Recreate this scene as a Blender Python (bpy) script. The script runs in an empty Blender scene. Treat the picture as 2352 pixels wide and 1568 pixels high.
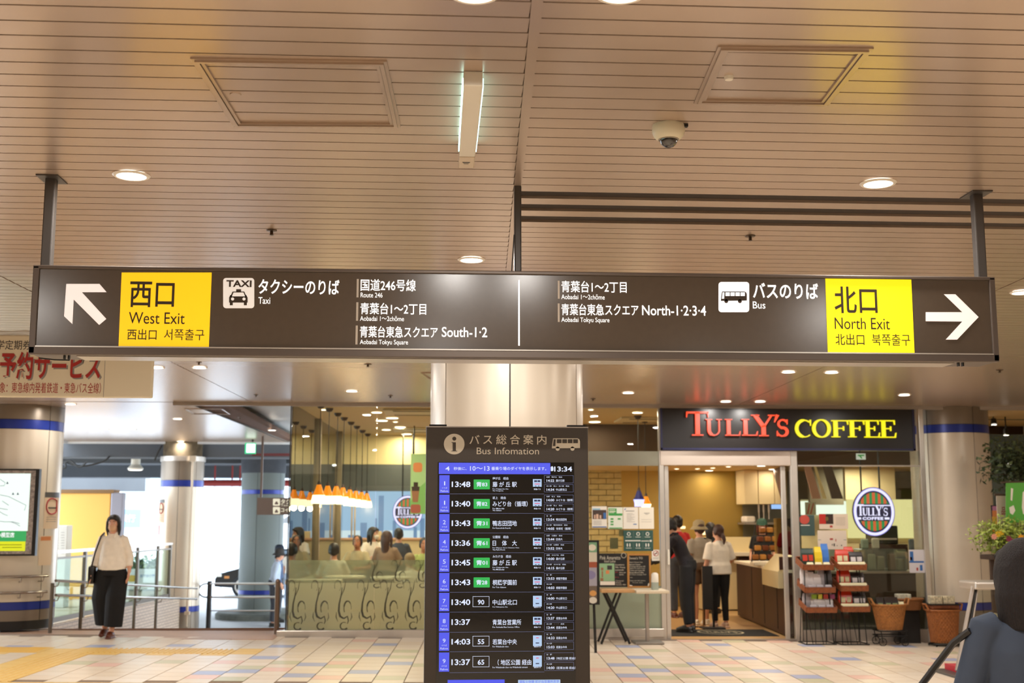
import bpy, bmesh, math, random
from mathutils import Vector, Matrix
random.seed(7)
PI = math.pi
sc = bpy.context.scene
C = bpy.context.collection

# ------------------------------------------------------------------ camera
F = 2787.0; PITCH = .1446; YAW = .0619; H = 1.665
_fw = Vector((math.sin(YAW)*math.cos(PITCH), math.cos(YAW)*math.cos(PITCH), math.sin(PITCH)))
_rt = Vector((math.cos(YAW), -math.sin(YAW), 0)); _up = _rt.cross(_fw)
cd = bpy.data.cameras.new('camera'); cam = bpy.data.objects.new('camera', cd); C.objects.link(cam)
cam.matrix_world = Matrix(((_rt.x, _up.x, -_fw.x, 0), (_rt.y, _up.y, -_fw.y, 0), (_rt.z, _up.z, -_fw.z, H), (0, 0, 0, 1)))
cd.sensor_width = 36; cd.lens = F/2352*36; cd.clip_end = 300; cd.clip_start = .05
cd.dof.use_dof = True; cd.dof.focus_distance = 5.8; cd.dof.aperture_fstop = 4.0
sc.camera = cam

# ------------------------------------------------------------------ world, exposure
w = bpy.data.worlds.new('world'); sc.world = w; w.use_nodes = True
bg = w.node_tree.nodes['Background']
bg.inputs[0].default_value = (.80, .90, 1.0, 1); bg.inputs[1].default_value = 8.0
sc.view_settings.view_transform = 'Standard'; sc.view_settings.look = 'None'
sc.view_settings.gamma = 1; sc.view_settings.use_curve_mapping = False
sc.view_settings.exposure = 0.0
cy = sc.cycles
cy.max_bounces = 6; cy.diffuse_bounces = 4; cy.glossy_bounces = 4; cy.transparent_max_bounces = 16
cy.transmission_bounces = 6; cy.sample_clamp_indirect = 5; cy.caustics_reflective = False; cy.caustics_refractive = False
cy.use_denoising = True
LAMP_W = 23.5

# ------------------------------------------------------------------ helpers
def ray(px, py): return (_fw*F + _rt*(px-1176) - _up*(py-784))
def at(px, py, Y):
    d = ray(px, py); v = d*(Y/d.y); v.z += H; return v
CZ = 3.235
def onz(px, py, z):
    d = ray(px, py); v = d*((z-H)/d.z); v.z = z; return v
def fz(x): return .028 - .0140*(x-3.2)
def onf(px, py):                      # point of the slightly tilted floor
    d = ray(px, py)
    t = (fz(0)-H)/(d.z + .0140*d.x); v = d*t; v.z += H; return v
SK = .038                             # depth-wise seams run slightly skewed
def lin(h):
    r = []
    for i in (0, 2, 4):
        c = int(h[i:i+2], 16)/255; r.append(c/12.92 if c <= .04045 else ((c+.055)/1.055)**2.4)
    return tuple(r)+(1,)
MATS = {}
def mat(key, col='808080', rough=.5, metal=0, emit=0, ecol=None, noise=0, nscale=8, bump=0, bscale=60, spec=None, alpha=None, coat=0, stretch=None):
    if key in MATS: return MATS[key]
    m = bpy.data.materials.new(key); m.use_nodes = True; nt = m.node_tree; b = nt.nodes['Principled BSDF']
    c = lin(col); b.inputs['Base Color'].default_value = c
    b.inputs['Roughness'].default_value = rough; b.inputs['Metallic'].default_value = metal
    if spec is not None: b.inputs['Specular IOR Level'].default_value = spec
    if coat: b.inputs['Coat Weight'].default_value = coat; b.inputs['Coat Roughness'].default_value = .05
    if emit:
        b.inputs['Emission Color'].default_value = lin(ecol or col); b.inputs['Emission Strength'].default_value = emit
    if alpha is not None: b.inputs['Alpha'].default_value = alpha
    if noise or bump:
        tc = nt.nodes.new('ShaderNodeTexCoord'); mp = nt.nodes.new('ShaderNodeMapping')
        nt.links.new(tc.outputs['Object'], mp.inputs['Vector'])
        if stretch: mp.inputs['Scale'].default_value = stretch
    if noise:
        n = nt.nodes.new('ShaderNodeTexNoise'); n.inputs['Scale'].default_value = nscale; n.inputs['Detail'].default_value = 4
        nt.links.new(mp.outputs[0], n.inputs['Vector'])
        mr = nt.nodes.new('ShaderNodeMapRange'); mr.inputs['From Min'].default_value = .3; mr.inputs['From Max'].default_value = .7
        mr.inputs['To Min'].default_value = 1-noise; mr.inputs['To Max'].default_value = 1+noise*.5
        nt.links.new(n.outputs[0], mr.inputs['Value'])
        mx = nt.nodes.new('ShaderNodeMix'); mx.data_type = 'RGBA'; mx.blend_type = 'MULTIPLY'; mx.inputs[0].default_value = 1
        mx.inputs[6].default_value = c; nt.links.new(mr.outputs[0], mx.inputs[7]); nt.links.new(mx.outputs[2], b.inputs['Base Color'])
    if bump:
        n2 = nt.nodes.new('ShaderNodeTexNoise'); n2.inputs['Scale'].default_value = bscale; n2.inputs['Detail'].default_value = 3
        nt.links.new(mp.outputs[0], n2.inputs['Vector'])
        bp = nt.nodes.new('ShaderNodeBump'); bp.inputs['Strength'].default_value = bump; bp.inputs['Distance'].default_value = .01
        nt.links.new(n2.outputs[0], bp.inputs['Height']); nt.links.new(bp.outputs[0], b.inputs['Normal'])
    MATS[key] = m; return m
def glow(key, col='ffffff', s=1.0):
    if key in MATS: return MATS[key]
    m = bpy.data.materials.new(key); m.use_nodes = True; nt = m.node_tree
    b = nt.nodes['Principled BSDF']; b.inputs['Base Color'].default_value = (.02, .02, .02, 1); b.inputs['Roughness'].default_value = .4
    b.inputs['Emission Color'].default_value = lin(col); b.inputs['Emission Strength'].default_value = s
    MATS[key] = m; return m
def glassmat(key, tint='ffffff', refl=1.0, haze=0.0, hazecol='c9d2c4'):
    if key in MATS: return MATS[key]
    m = bpy.data.materials.new(key); m.use_nodes = True; nt = m.node_tree; nt.nodes.clear()
    out = nt.nodes.new('ShaderNodeOutputMaterial'); tr = nt.nodes.new('ShaderNodeBsdfTransparent'); tr.inputs[0].default_value = lin(tint)
    gl = nt.nodes.new('ShaderNodeBsdfGlossy'); gl.inputs['Roughness'].default_value = .0
    fr = nt.nodes.new('ShaderNodeFresnel'); fr.inputs[0].default_value = 1.5
    mu = nt.nodes.new('ShaderNodeMath'); mu.operation = 'MULTIPLY'; mu.inputs[1].default_value = refl; nt.links.new(fr.outputs[0], mu.inputs[0])
    mx = nt.nodes.new('ShaderNodeMixShader'); nt.links.new(mu.outputs[0], mx.inputs[0]); nt.links.new(tr.outputs[0], mx.inputs[1]); nt.links.new(gl.outputs[0], mx.inputs[2])
    last = mx
    if haze:
        df = nt.nodes.new('ShaderNodeBsdfDiffuse'); df.inputs[0].default_value = lin(hazecol)
        tl = nt.nodes.new('ShaderNodeBsdfTranslucent'); tl.inputs[0].default_value = lin(hazecol)
        m1 = nt.nodes.new('ShaderNodeMixShader'); m1.inputs[0].default_value = .5; nt.links.new(df.outputs[0], m1.inputs[1]); nt.links.new(tl.outputs[0], m1.inputs[2])
        m2 = nt.nodes.new('ShaderNodeMixShader'); m2.inputs[0].default_value = haze; nt.links.new(mx.outputs[0], m2.inputs[1]); nt.links.new(m1.outputs[0], m2.inputs[2]); last = m2
    nt.links.new(last.outputs[0], out.inputs[0]); MATS[key] = m; return m

def put(o, label=None, cat=None, group=None, kind=None):
    if label: o['label'] = label
    if cat: o['category'] = cat
    if group: o['group'] = group
    if kind: o['kind'] = kind
    return o
def thing(name, label, cat, loc=(0, 0, 0), group=None):
    o = bpy.data.objects.new(name, None); C.objects.link(o); o.location = loc; o.empty_display_size = .1
    return put(o, label, cat, group)
def clone(o, parent=None):
    c = o.copy(); C.objects.link(c)
    if parent: c.parent = parent
    for ch in list(o.children): clone(ch, c)
    return c
def wloc(o):
    v = Vector((0, 0, 0))
    while o: v += o.location; o = o.parent
    return v

class MB:
    def __init__(s): s.v = []; s.f = []; s.m = []; s.cm = 0
    def add(s, vs, fs):
        n = len(s.v); s.v += [tuple(v) for v in vs]; s.f += [tuple(i+n for i in f) for f in fs]; s.m += [s.cm]*len(fs); return s
    def box(s, a, b, M=None):
        x0, y0, z0 = a; x1, y1, z1 = b
        if x0 > x1: x0, x1 = x1, x0
        if y0 > y1: y0, y1 = y1, y0
        if z0 > z1: z0, z1 = z1, z0
        vs = [Vector(p) for p in ((x0, y0, z0), (x1, y0, z0), (x1, y1, z0), (x0, y1, z0), (x0, y0, z1), (x1, y0, z1), (x1, y1, z1), (x0, y1, z1))]
        if M: vs = [M @ v for v in vs]
        return s.add(vs, [(0, 3, 2, 1), (4, 5, 6, 7), (0, 1, 5, 4), (1, 2, 6, 5), (2, 3, 7, 6), (3, 0, 4, 7)])
    def bbox(s, a, b, r=.01, M=None):         # box with chamfered vertical+horizontal edges
        a = Vector(a); b = Vector(b); lo = Vector((min(a[i], b[i]) for i in range(3))); hi = Vector((max(a[i], b[i]) for i in range(3)))
        r = min(r, *(0.45*(hi[i]-lo[i]) for i in range(3)))
        bm = bmesh.new(); bmesh.ops.create_cube(bm, size=1)
        for v in bm.verts: v.co = Vector((lo[i]+(v.co[i]+.5)*(hi[i]-lo[i]) for i in range(3)))
        bmesh.ops.bevel(bm, geom=bm.edges[:], offset=r, segments=2, affect='EDGES', profile=.5)
        vs = [v.co.copy() for v in bm.verts]; bm.verts.index_update(); fs = [[v.index for v in f.verts] for f in bm.faces]; bm.free()
        if M: vs = [M @ v for v in vs]
        return s.add(vs, fs)
    def poly(s, pts, y, t=.002):              # pts: world (x,z) outline at depth y, thickness t towards camera (-y)
        n = len(pts); vs = [(p[0], y-t, p[1]) for p in pts]+[(p[0], y, p[1]) for p in pts]
        return s.add(vs, [tuple(range(n)), tuple(reversed(range(n, 2*n)))]+[(i, (i+1) % n, n+(i+1) % n, n+i) for i in range(n)])
    def pxpoly(s, pts, Y, t=.002):
        return s.poly([(lambda v: (v.x, v.z))(at(p[0], p[1], Y)) for p in pts], Y, t)
    def pxrect(s, x0, y0, x1, y1, Y, t=.002):
        a = at((x0+x1)/2, y0, Y).z; b = at((x0+x1)/2, y1, Y).z; l = at(x0, (y0+y1)/2, Y).x; r = at(x1, (y0+y1)/2, Y).x
        return s.box((l, Y-t, b), (r, Y, a))
    def pxframe(s, x0, y0, x1, y1, w, Y, t=.002):
        s.pxrect(x0, y0, x1, y0+w, Y, t); s.pxrect(x0, y1-w, x1, y1, Y, t); s.pxrect(x0, y0+w, x0+w, y1-w, Y, t); s.pxrect(x1-w, y0+w, x1, y1-w, Y, t); return s
    def ell(s, cx, cz, rx, rz, y, t=.002, n=32, rot=0):
        return s.poly([(cx+rx*math.cos(a)*math.cos(rot)-rz*math.sin(a)*math.sin(rot), cz+rx*math.cos(a)*math.sin(rot)+rz*math.sin(a)*math.cos(rot)) for a in (2*PI*i/n for i in range(n))], y, t)
    def ring(s, cx, cz, rx, rz, wd, y, t=.002, n=40):
        vs = []; fs = []
        for i in range(n):
            a = 2*PI*i/n; c, q = math.cos(a), math.sin(a)
            for k, yy in ((0, y-t), (wd, y-t), (wd, y), (0, y)): vs.append((cx+(rx-k)*c, yy, cz+(rz-k)*q))
        for i in range(n):
            j = (i+1) % n
            for k in range(4): fs.append((4*i+k, 4*j+k, 4*j+(k+1) % 4, 4*i+(k+1) % 4))
        return s.add(vs, fs)
    def tube(s, pts, r, n=8, flat=1.0, cap=True, xdir=None):
        pts = [Vector(p) for p in pts]; k = len(pts); rr = r if isinstance(r, (list, tuple)) else [r]*k
        fl = flat if isinstance(flat, (list, tuple)) else [flat]*k
        vs = []; fs = []; u = None
        for i, p in enumerate(pts):
            d = (pts[min(i+1, k-1)]-pts[max(i-1, 0)]).normalized()
            if xdir is not None: u = (Vector(xdir)-d*d.dot(Vector(xdir))).normalized()
            elif u is None: u = d.orthogonal().normalized()
            else:
                u = u-d*d.dot(u); u = u.normalized() if u.length > 1e-6 else d.orthogonal().normalized()
            v = d.cross(u)
            for j in range(n):
                a = 2*PI*j/n; vs.append(p+u*math.cos(a)*rr[i]+v*math.sin(a)*rr[i]*fl[i])
        for i in range(k-1):
            for j in range(n): fs.append((i*n+j, i*n+(j+1) % n, (i+1)*n+(j+1) % n, (i+1)*n+j))
        if cap: fs += [tuple(reversed(range(n))), tuple(range((k-1)*n, k*n))]
        return s.add(vs, fs)
    def lathe(s, prof, c=(0, 0, 0), n=24, sx=1, sy=1, closed=False, M=None):
        vs = []; fs = []; k = len(prof)
        for (r, z) in prof:
            for j in range(n):
                a = 2*PI*j/n; v = Vector((r*sx*math.cos(a), r*sy*math.sin(a), z))
                if M: v = M @ v
                vs.append(v+Vector(c))
        for i in range(k-1):
            for j in range(n): fs.append((i*n+j, i*n+(j+1) % n, (i+1)*n+(j+1) % n, (i+1)*n+j))
        if not closed:
            if prof[0][0] > 1e-5: fs.append(tuple(reversed(range(n))))
            if prof[-1][0] > 1e-5: fs.append(tuple(range((k-1)*n, k*n)))
        return s.add(vs, fs)
    def ball(s, c, r, n=12, m=8, M=None):
        r = r if isinstance(r, (tuple, list)) else (r, r, r)
        vs = []; fs = []
        for i in range(m+1):
            t = PI*i/m
            for j in range(n):
                a = 2*PI*j/n; v = Vector((r[0]*math.sin(t)*math.cos(a), r[1]*math.sin(t)*math.sin(a), r[2]*math.cos(t)))
                if M: v = M @ v
                vs.append(v+Vector(c))
        for i in range(m):
            for j in range(n): fs.append((i*n+j, (i+1)*n+j, (i+1)*n+(j+1) % n, i*n+(j+1) % n))
        return s.add(vs, fs)
    def mesh(s, name, mats, off=Vector((0, 0, 0)), smooth=False):
        me = bpy.data.meshes.new(name); me.from_pydata([Vector(v)-off for v in s.v], [], s.f)
        for m in (mats if isinstance(mats, (list, tuple)) else [mats]): me.materials.append(m)
        if len(me.materials) > 1: me.polygons.foreach_set('material_index', s.m)
        if smooth:
            me.polygons.foreach_set('use_smooth', [True]*len(me.polygons)); me.set_sharp_from_angle(angle=math.radians(40))
        me.update(); return me
    def build(s, name, mats, parent=None, label=None, cat=None, group=None, kind=None, smooth=False):
        if parent: off = Vector((0, 0, 0))
        else:
            xs = [v[0] for v in s.v]; ys = [v[1] for v in s.v]; zs = [v[2] for v in s.v]
            off = Vector(((min(xs)+max(xs))/2, (min(ys)+max(ys))/2, min(zs)))
        o = bpy.data.objects.new(name, s.mesh(name, mats, off, smooth)); C.objects.link(o)
        if parent: o.parent = parent; o.location = -wloc(parent)
        else: o.location = off
        return put(o, label, cat, group, kind)

# lettering (Blender's own font with its fallback glyphs), fitted into a box
_tc = bpy.data.curves.new('t', 'FONT'); _to = bpy.data.objects.new('t', _tc)
_tcol = bpy.data.scenes.new('tmp'); _tcol.collection.objects.link(_to)
_cache = {}
def glyphs(body, bold, space=1.0, res=4):
    k = (body, bold, space, res)
    if k in _cache: return _cache[k]
    _tc.body = body; _tc.offset = bold; _tc.resolution_u = res; _tc.space_character = space
    vl = _tcol.view_layers[0]; _to.update_tag(); vl.update(); dg = vl.depsgraph
    me = bpy.data.meshes.new_from_object(_to.evaluated_get(dg))
    vs = [(v.co.x, v.co.y) for v in me.vertices]; fs = [tuple(p.vertices) for p in me.polygons]; bpy.data.meshes.remove(me)
    _cache[k] = (vs, fs); return vs, fs
def text(mb, body, box, Y, bold=0.0, t=.0015, space=1.0, res=3, flip=False, shear=0, keep=False):
    vs, fs = glyphs(body, bold, space, res)
    if not vs: return
    x0 = min(v[0] for v in vs); x1 = max(v[0] for v in vs); y0 = min(v[1] for v in vs); y1 = max(v[1] for v in vs)
    cx, cyy = (box[0]+box[2])/2, (box[1]+box[3])/2
    L, R_ = at(box[0], cyy, Y).x, at(box[2], cyy, Y).x; T, B = at(cx, box[1], Y).z, at(cx, box[3], Y).z
    if flip: L, R_ = R_, L
    W, D = (x1-x0) or 1, (y1-y0) or 1
    mb.add([(L+(v[0]-x0)/W*(R_-L)+shear*(v[1]-y0)/D, Y-t, B+(v[1]-y0)/D*(T-B)) for v in vs], fs)

# ---- serif capitals drawn as strokes (unit height), for the shop's lettering
def ribbon(mb, pts, ws, P):
    n = len(pts); L = []; R_ = []
    for i, p in enumerate(pts):
        a = pts[max(i-1, 0)]; b = pts[min(i+1, n-1)]; dx, dy = b[0]-a[0], b[1]-a[1]; q = math.hypot(dx, dy) or 1
        w_ = ws[i] if isinstance(ws, (list, tuple)) else ws; nx, ny = -dy/q*w_/2, dx/q*w_/2
        L.append(P(p[0]+nx, p[1]+ny)); R_.append(P(p[0]-nx, p[1]-ny))
    mb.add(L+R_, [(i, n+i, n+i+1, i+1) for i in range(n-1)])
def arc(cx, cy_, rx, ry, a0, a1, n=20):
    return [(cx+rx*math.cos(math.radians(a0+(a1-a0)*i/n)), cy_+ry*math.sin(math.radians(a0+(a1-a0)*i/n))) for i in range(n+1)]
def serif(mb, ch, P, st=.17, th=.065):
    def st_(pts, w_): ribbon(mb, pts, w_, P)
    def foot(x, y, hw=.15): st_([(x-hw, y), (x+hw, y)], .05)
    if ch == 'T':
        st_([(.42, .02), (.42, .98)], st); foot(.42, .025, .22); st_([(.0, .96), (.84, .96)], .075); st_([(.02, .99), (.0, .76)], [.05, .03]); st_([(.82, .99), (.84, .76)], [.05, .03])
        return .84
    if ch == 'U':
        st_([(.16, .97), (.16, .36)]+arc(.42, .36, .26, .32, 180, 270, 8), [st]*8+[.09]*3); st_(arc(.42, .36, .26, .32, 270, 360, 8)+[(.68, .97)], [.09]+[th]*9); foot(.16, .975, .17); foot(.68, .975, .14)
        return .86
    if ch == 'L':
        st_([(.16, .02), (.16, .98)], st); foot(.16, .975, .17); st_([(.0, .03), (.66, .03)], .06); st_([(.64, .0), (.69, .27)], [.07, .03]); return .68
    if ch == 'Y':
        st_([(.12, .97), (.46, .44)], st); st_([(.80, .97), (.48, .44)], th+.01); st_([(.46, .5), (.46, .02)], st); foot(.46, .025, .2); foot(.12, .975, .17); foot(.80, .975, .14); return .93
    if ch == 'S':
        st_(arc(.34, .73, .22, .235, 20, 250, 16), [.05]+[.1]*15+[.15]); st_(arc(.34, .73, .22, .235, 250, 262, 2)+arc(.30, .265, .25, .25, 70, -165, 18), [.15]*6+[.14]*8+[.09]*8)
        st_([(.56, .99), (.56, .70)], [.05, .03]); st_([(.05, .01), (.05, .32)], [.05, .03]); return .6
    if ch == 'C':
        st_(arc(.5, .5, .42, .47, 50, 310, 30), [.06]*5+[.11, .14]+[st]*16+[.14, .11]+[.06]*6); st_([(.82, 1.0), (.83, .66)], [.08, .03]); return .86
    if ch == 'O':
        pts = arc(.5, .5, .42, .465, 0, 360, 40); st_(pts, [.07+.11*abs(math.cos(math.radians(9*i)))**1.3 for i in range(41)]); return 1.0
    if ch in 'FE':
        st_([(.17, .02), (.17, .98)], st); foot(.17, .025, .18); st_([(.0, .97), (.68, .97)], .06); st_([(.67, 1.0), (.69, .74)], [.06, .03]); st_([(.2, .52), (.5, .52)], .06); st_([(.5, .65), (.5, .39)], .045)
        if ch == 'E': st_([(.0, .03), (.70, .03)], .06); st_([(.69, .0), (.74, .28)], [.06, .03]); return .74
        return .7
    if ch == "'":
        st_([(.16, 1.02), (.02, .62)], [.15, .03]); return .18
    return .4
def serifword(word, boxes, Y, mb_or_parent, material=None, bold=1.0, t=.004, yoff=None):
    """word: chars; boxes: px boxes per char"""
    for ch, (x0, y0, x1, y1) in zip(word, boxes):
        mb = MB() if material else mb_or_parent
        tmp = MB(); adv = serif(tmp, ch, lambda a, b: (a, 0, b), st=.17*bold, th=.065*bold)
        xs = [v[0] for v in tmp.v]; zs = [v[2] for v in tmp.v]; xa, xb, za, zb = min(xs), max(xs), min(zs), max(zs)
        L = at(x0, (y0+y1)/2, Y).x; R_ = at(x1, (y0+y1)/2, Y).x; T = at((x0+x1)/2, y0, Y).z; B = at((x0+x1)/2, y1, Y).z
        vs = [(L+(v[0]-xa)/(xb-xa)*(R_-L), Y-t, B+(v[2]-za)/(zb-za)*(T-B)) for v in tmp.v]
        mb.add(vs, tmp.f)
        if material:
            vb = [(v[0], Y, v[2]) for v in vs]; mb.add(vb, tmp.f)
            for f in tmp.f:
                for i in range(len(f)):
                    a, b = f[i], f[(i+1) % len(f)]; mb.add([vs[a], vs[b], vb[b], vb[a]], [(0, 1, 2, 3)])
            mb.build('letter', material, mb_or_parent)

# materials
M_slat = mat('ceiling slat', 'c4ae9b', .27, .45)
M_gap = mat('ceiling joint', '5e3f2a', .8)
M_dark = mat('dark slot', '33261b', .8)
M_steel = mat('stainless steel', 'cfc8be', .28, .6, noise=.08, nscale=3)
M_steel2 = mat('brushed trim', 'b5aca2', .35, .65)
M_sign = mat('sign face', '574a3d', .2, 0, noise=.04, nscale=30, spec=.6, emit=.10, ecol='57493b')
M_signf = mat('sign frame', '6b6058', .38, .55)
M_post = mat('dark grey post', '55504c', .4, .5)
M_blk = mat('black paint', '14120f', .45)
M_iron = mat('black iron', '171513', .5, .3)
M_white = mat('white plastic', 'e9e2d2', .4)
M_col = mat('column panel', 'dccfbc', .30, .25, noise=.05, nscale=1.5)
M_colg = mat('column grey', '86796a', .35, .4)
M_blue = mat('blue band', '20348f', .3, .2)
M_wood = mat('dark wood', '3d2015', .45, noise=.3, nscale=6, stretch=(6, 6, .6))
M_cream = mat('cream wall', 'ecd9a0', .7)
M_ochre = mat('ochre wall', '9d8138', .7, noise=.05, nscale=2)
M_glass = glassmat('window glass', 'f3f8f4', 1.0)
M_film = glassmat('frosted film', 'e8f0e4', .8, .76, 'faf6e0')
M_film2 = glassmat('light film', 'eef4ea', .8, .30, 'e2e4cc')
M_fig = glow('lit white', 'ffffff', 1.15)

# ================================================================== lamps of the ceiling
def _area(name, loc, power, size, col, parent, spread=178):
    l = bpy.data.lights.new(name, 'AREA'); l.shape = 'DISK'; l.size = size; l.energy = power; l.color = col; l.spread = math.radians(spread)
    o = bpy.data.objects.new(name, l); C.objects.link(o); o.parent = parent; o.location = Vector(loc)-wloc(parent); return o
M_lamp = glow('lamp lens', 'fff3e0', 9.0); M_ring = mat('lamp ring', 'f2eadc', .4)
_ringmesh = {}
def downlight(x, y, z, r=.078, power=LAMP_W, col=(1, .955, .90), label='', group=None, name='downlight'):
    if r not in _ringmesh:
        a = MB(); a.lathe([(r*.86, -.0), (r*.86, -.006), (r, -.006), (r+.008, .0)], n=28, closed=True)
        b = MB(); b.lathe([(0, -.004), (r*.86, -.004)], n=28)
        _ringmesh[r] = (a.mesh('rim', M_ring, smooth=False), b.mesh('lens', M_lamp))
    t = thing(name, label, 'ceiling light', (x, y, z), group)
    for nm, me in zip(('rim', 'lens'), _ringmesh[r]):
        o = bpy.data.objects.new(nm, me); C.objects.link(o); o.parent = t
    if power: _area('lamp_light', (x, y, z-.02), power, r*1.6, col, t)
    return t
DLG = 'round downlights set flush in the slatted ceiling'
_dl = [((302, 401), 'round downlight glowing beside the left hanger of the overhead sign'),
       ((2017, 419), 'round downlight glowing beside the right hanger of the overhead sign'),
       ((1083, 595), 'round downlight glowing just above the middle of the overhead sign'),
       ((2348, 670), 'round downlight cut by the right edge, past the end of the overhead sign'),
       ((360, 843), 'round downlight half behind the hanging paper banner'),
       ((458, 843), 'round downlight just right of the hanging paper banner'),
       ((808, 897), 'round downlight in the pale ceiling above the cafe pendants'),
       ((1443, 901), 'round downlight right of the round column, before the cafe'),
       ((1811, 853), 'left one of two downlights close together above the shop fascia'),
       ((1910, 854), 'right one of two downlights close together above the shop fascia'),
       ((2077, 906), 'round downlight above the right end of the shop fascia'),
       ((1667, 921), 'round downlight just above the first red letters of the fascia'),
       ((1746, 921), 'round downlight just above the apostrophe of the fascia'),
       ((162, 927), 'round downlight beside the top of the left banded column'),
       ((408, 961), 'round downlight in the bright far left ceiling, nearest the dark beam gap'),
       ((625, 987), 'round downlight in the bright left ceiling just outside the glass corner'),
       ((240, 985), 'left one of two faint downlights over the ramp'),
       ((303, 985), 'right one of two faint downlights over the ramp'),
       ((415, 1013), 'round downlight right in front of the mottled concrete column head')]
for (px, py), lb in _dl:
    p = onz(px, py, CZ); far = p.y > 17
    downlight(p.x, p.y, CZ-.004, .078, 12 if far else LAMP_W, (1, .955, .90), lb, DLG)
for x, y in [(onz(1090, -21, CZ).x, onz(1090, -21, CZ).y), (onz(1426, -21, CZ).x, onz(1426, -21, CZ).y)]:
    downlight(x, y, CZ-.004, .078, LAMP_W, (1, .955, .90), 'round downlight at the top edge of the picture, '+('left' if x < .4 else 'right')+' of the pair', DLG)
# unseen hall lamps; the row behind the sign is added for brightness
for x, y in [(-5, 10.2), (-2.5, 10.2), (2.4, 10.2), (4.6, 10.2), (7, 10.2), (-5, 5.5), (5.6, 5.5), (-6.4, 9), (-6.4, 13), (.45, 8.2), (8.2, 9), (8.2, 13), (-3, 2), (0, 0), (3, 2), (-3, -2.5), (3, -2.5), (0, -5), (6.5, 0), (-6.5, 0)]:
    q_ = 'added unseen behind the overhead sign' if y in (8.2, 10.2) and abs(x) < 6 else 'outside the picture'
    downlight(x, y, CZ-.004, .078, LAMP_W*(1.6 if y < 6 else 1.0), (1, .955, .90), 'round downlight of the hall, '+q_, 'hall downlights '+q_)

# ================================================================== ceiling
RY0, RP = 3.893, .1213
def seam(x0): return lambda y: x0+SK*(y-3.8)
sL, sC, sR = seam(-3.02), seam(.307), seam(3.72)
b_ = MB()
b_.box((-12.5, -8.2, CZ+.018), (10.2, 16.8, CZ+.12)); b_.box((-7.6, 16.8, CZ+.018), (-2.98, 25.7, CZ+.12))
ceil = b_.build('ceiling', M_gap, label='brown-grey slatted metal ceiling over the concourse', kind='structure')
ceil.data.materials[0] = M_gap
G = .0095
def slatmesh(L, mt=M_slat, z=0):
    m = MB(); m.box((0, G/2, z), (L, RP-G/2, z+.017)); return m.mesh('slat', mt)
bays = [(lambda y: -12.4, lambda y: sL(y)-.006), (lambda y: sL(y)+.006, lambda y: sC(y)-.018), (lambda y: sC(y)+.018, lambda y: sR(y)-.006), (lambda y: sR(y)+.006, lambda y: 10.1)]
hatches = []
h1 = [onz(*p, CZ) for p in ((455, 137), (875, 143), (907, 285), (545, 283))]
h2 = [onz(*p, CZ) for p in ((1662, 110), (1987, 114), (1894, 234), (1609, 230))]
_sm = {}
rest = MB(); restL = MB()
k0 = int((-8.2-RY0)/RP); k1 = int((16.8-RY0)/RP)
SLOT = RY0+RP*15
for k in range(k0, k1+1):
    y = RY0+RP*k
    if y+RP > 16.8: continue
    for bi, (a, b) in enumerate(bays):
        xa, xb = a(y), b(y)
        slot = (bi >= 2 and k in (15, 17, 19))
        if 3.0 < y < 10.2 and bi in (1, 2) or 7.3 < y < 10.2:
            key = (bi, slot)
            if key not in _sm: _sm[key] = (slatmesh(xb-xa, M_dark if slot else M_slat, .012 if slot else 0), xb-xa)
            o = bpy.data.objects.new('slat', _sm[key][0]); C.objects.link(o); o.parent = ceil
            o.location = Vector((xb-_sm[key][1] if bi == 0 else xa, y, CZ))-ceil.location
            if slot: o['label'] = 'dark recessed slot between the slats'
        else: rest.box((xa, y+G/2, CZ), (xb, y+RP-G/2, CZ+.017))
y = 16.82
while y+RP < 25.7:
    rest.box((-7.6, y+G/2, CZ), (-3.42+SK*(y-16.8), y+RP-G/2, CZ+.017)); y += RP
rest.build('far_slats', M_slat, ceil, kind='stuff')
m = MB()
for y0, y1 in ((2.0, 16.7),):
    m.add([(sC(y0)-.018, y0, CZ-.003), (sC(y0)+.018, y0, CZ-.003), (sC(y1)+.018, y1, CZ-.003), (sC(y1)-.018, y1, CZ-.003),
           (sC(y0)-.018, y0, CZ+.012), (sC(y0)+.018, y0, CZ+.012), (sC(y1)+.018, y1, CZ+.012), (sC(y1)-.018, y1, CZ+.012)], [(0, 3, 2, 1), (4, 5, 6, 7), (0, 1, 5, 4), (1, 2, 6, 5), (2, 3, 7, 6), (3, 0, 4, 7)])
m.build('joint_cover', M_slat, ceil)
# stepped recess left of the cafe: fascia strip and higher pale soffit
fx = lambda y: -3.42+SK*(y-16.8)
m = MB(); m.add([(fx(16.8), 16.8, CZ-.0), (fx(25.7), 25.7, CZ), (fx(25.7), 25.7, CZ+.22), (fx(16.8), 16.8, CZ+.22), (fx(16.8)-.03, 16.8, CZ), (fx(25.7)-.03, 25.7, CZ), (fx(25.7)-.03, 25.7, CZ+.22), (fx(16.8)-.03, 16.8, CZ+.22)], [(0, 1, 2, 3), (7, 6, 5, 4), (0, 4, 5, 1), (3, 2, 6, 7)])
m.build('trim_1', mat('recess fascia', '8d867e', .6), kind='structure', label='grey upright edge of the stepped ceiling outside the cafe')
m = MB(); m.box((-3.45, 16.8, CZ+.2), (-1.95, 25.7, CZ+.26)); m.build('trim_2', mat('pale soffit', 'd9dcdc', .4, .3), kind='structure', label='pale higher soffit beside the cafe glass')
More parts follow.
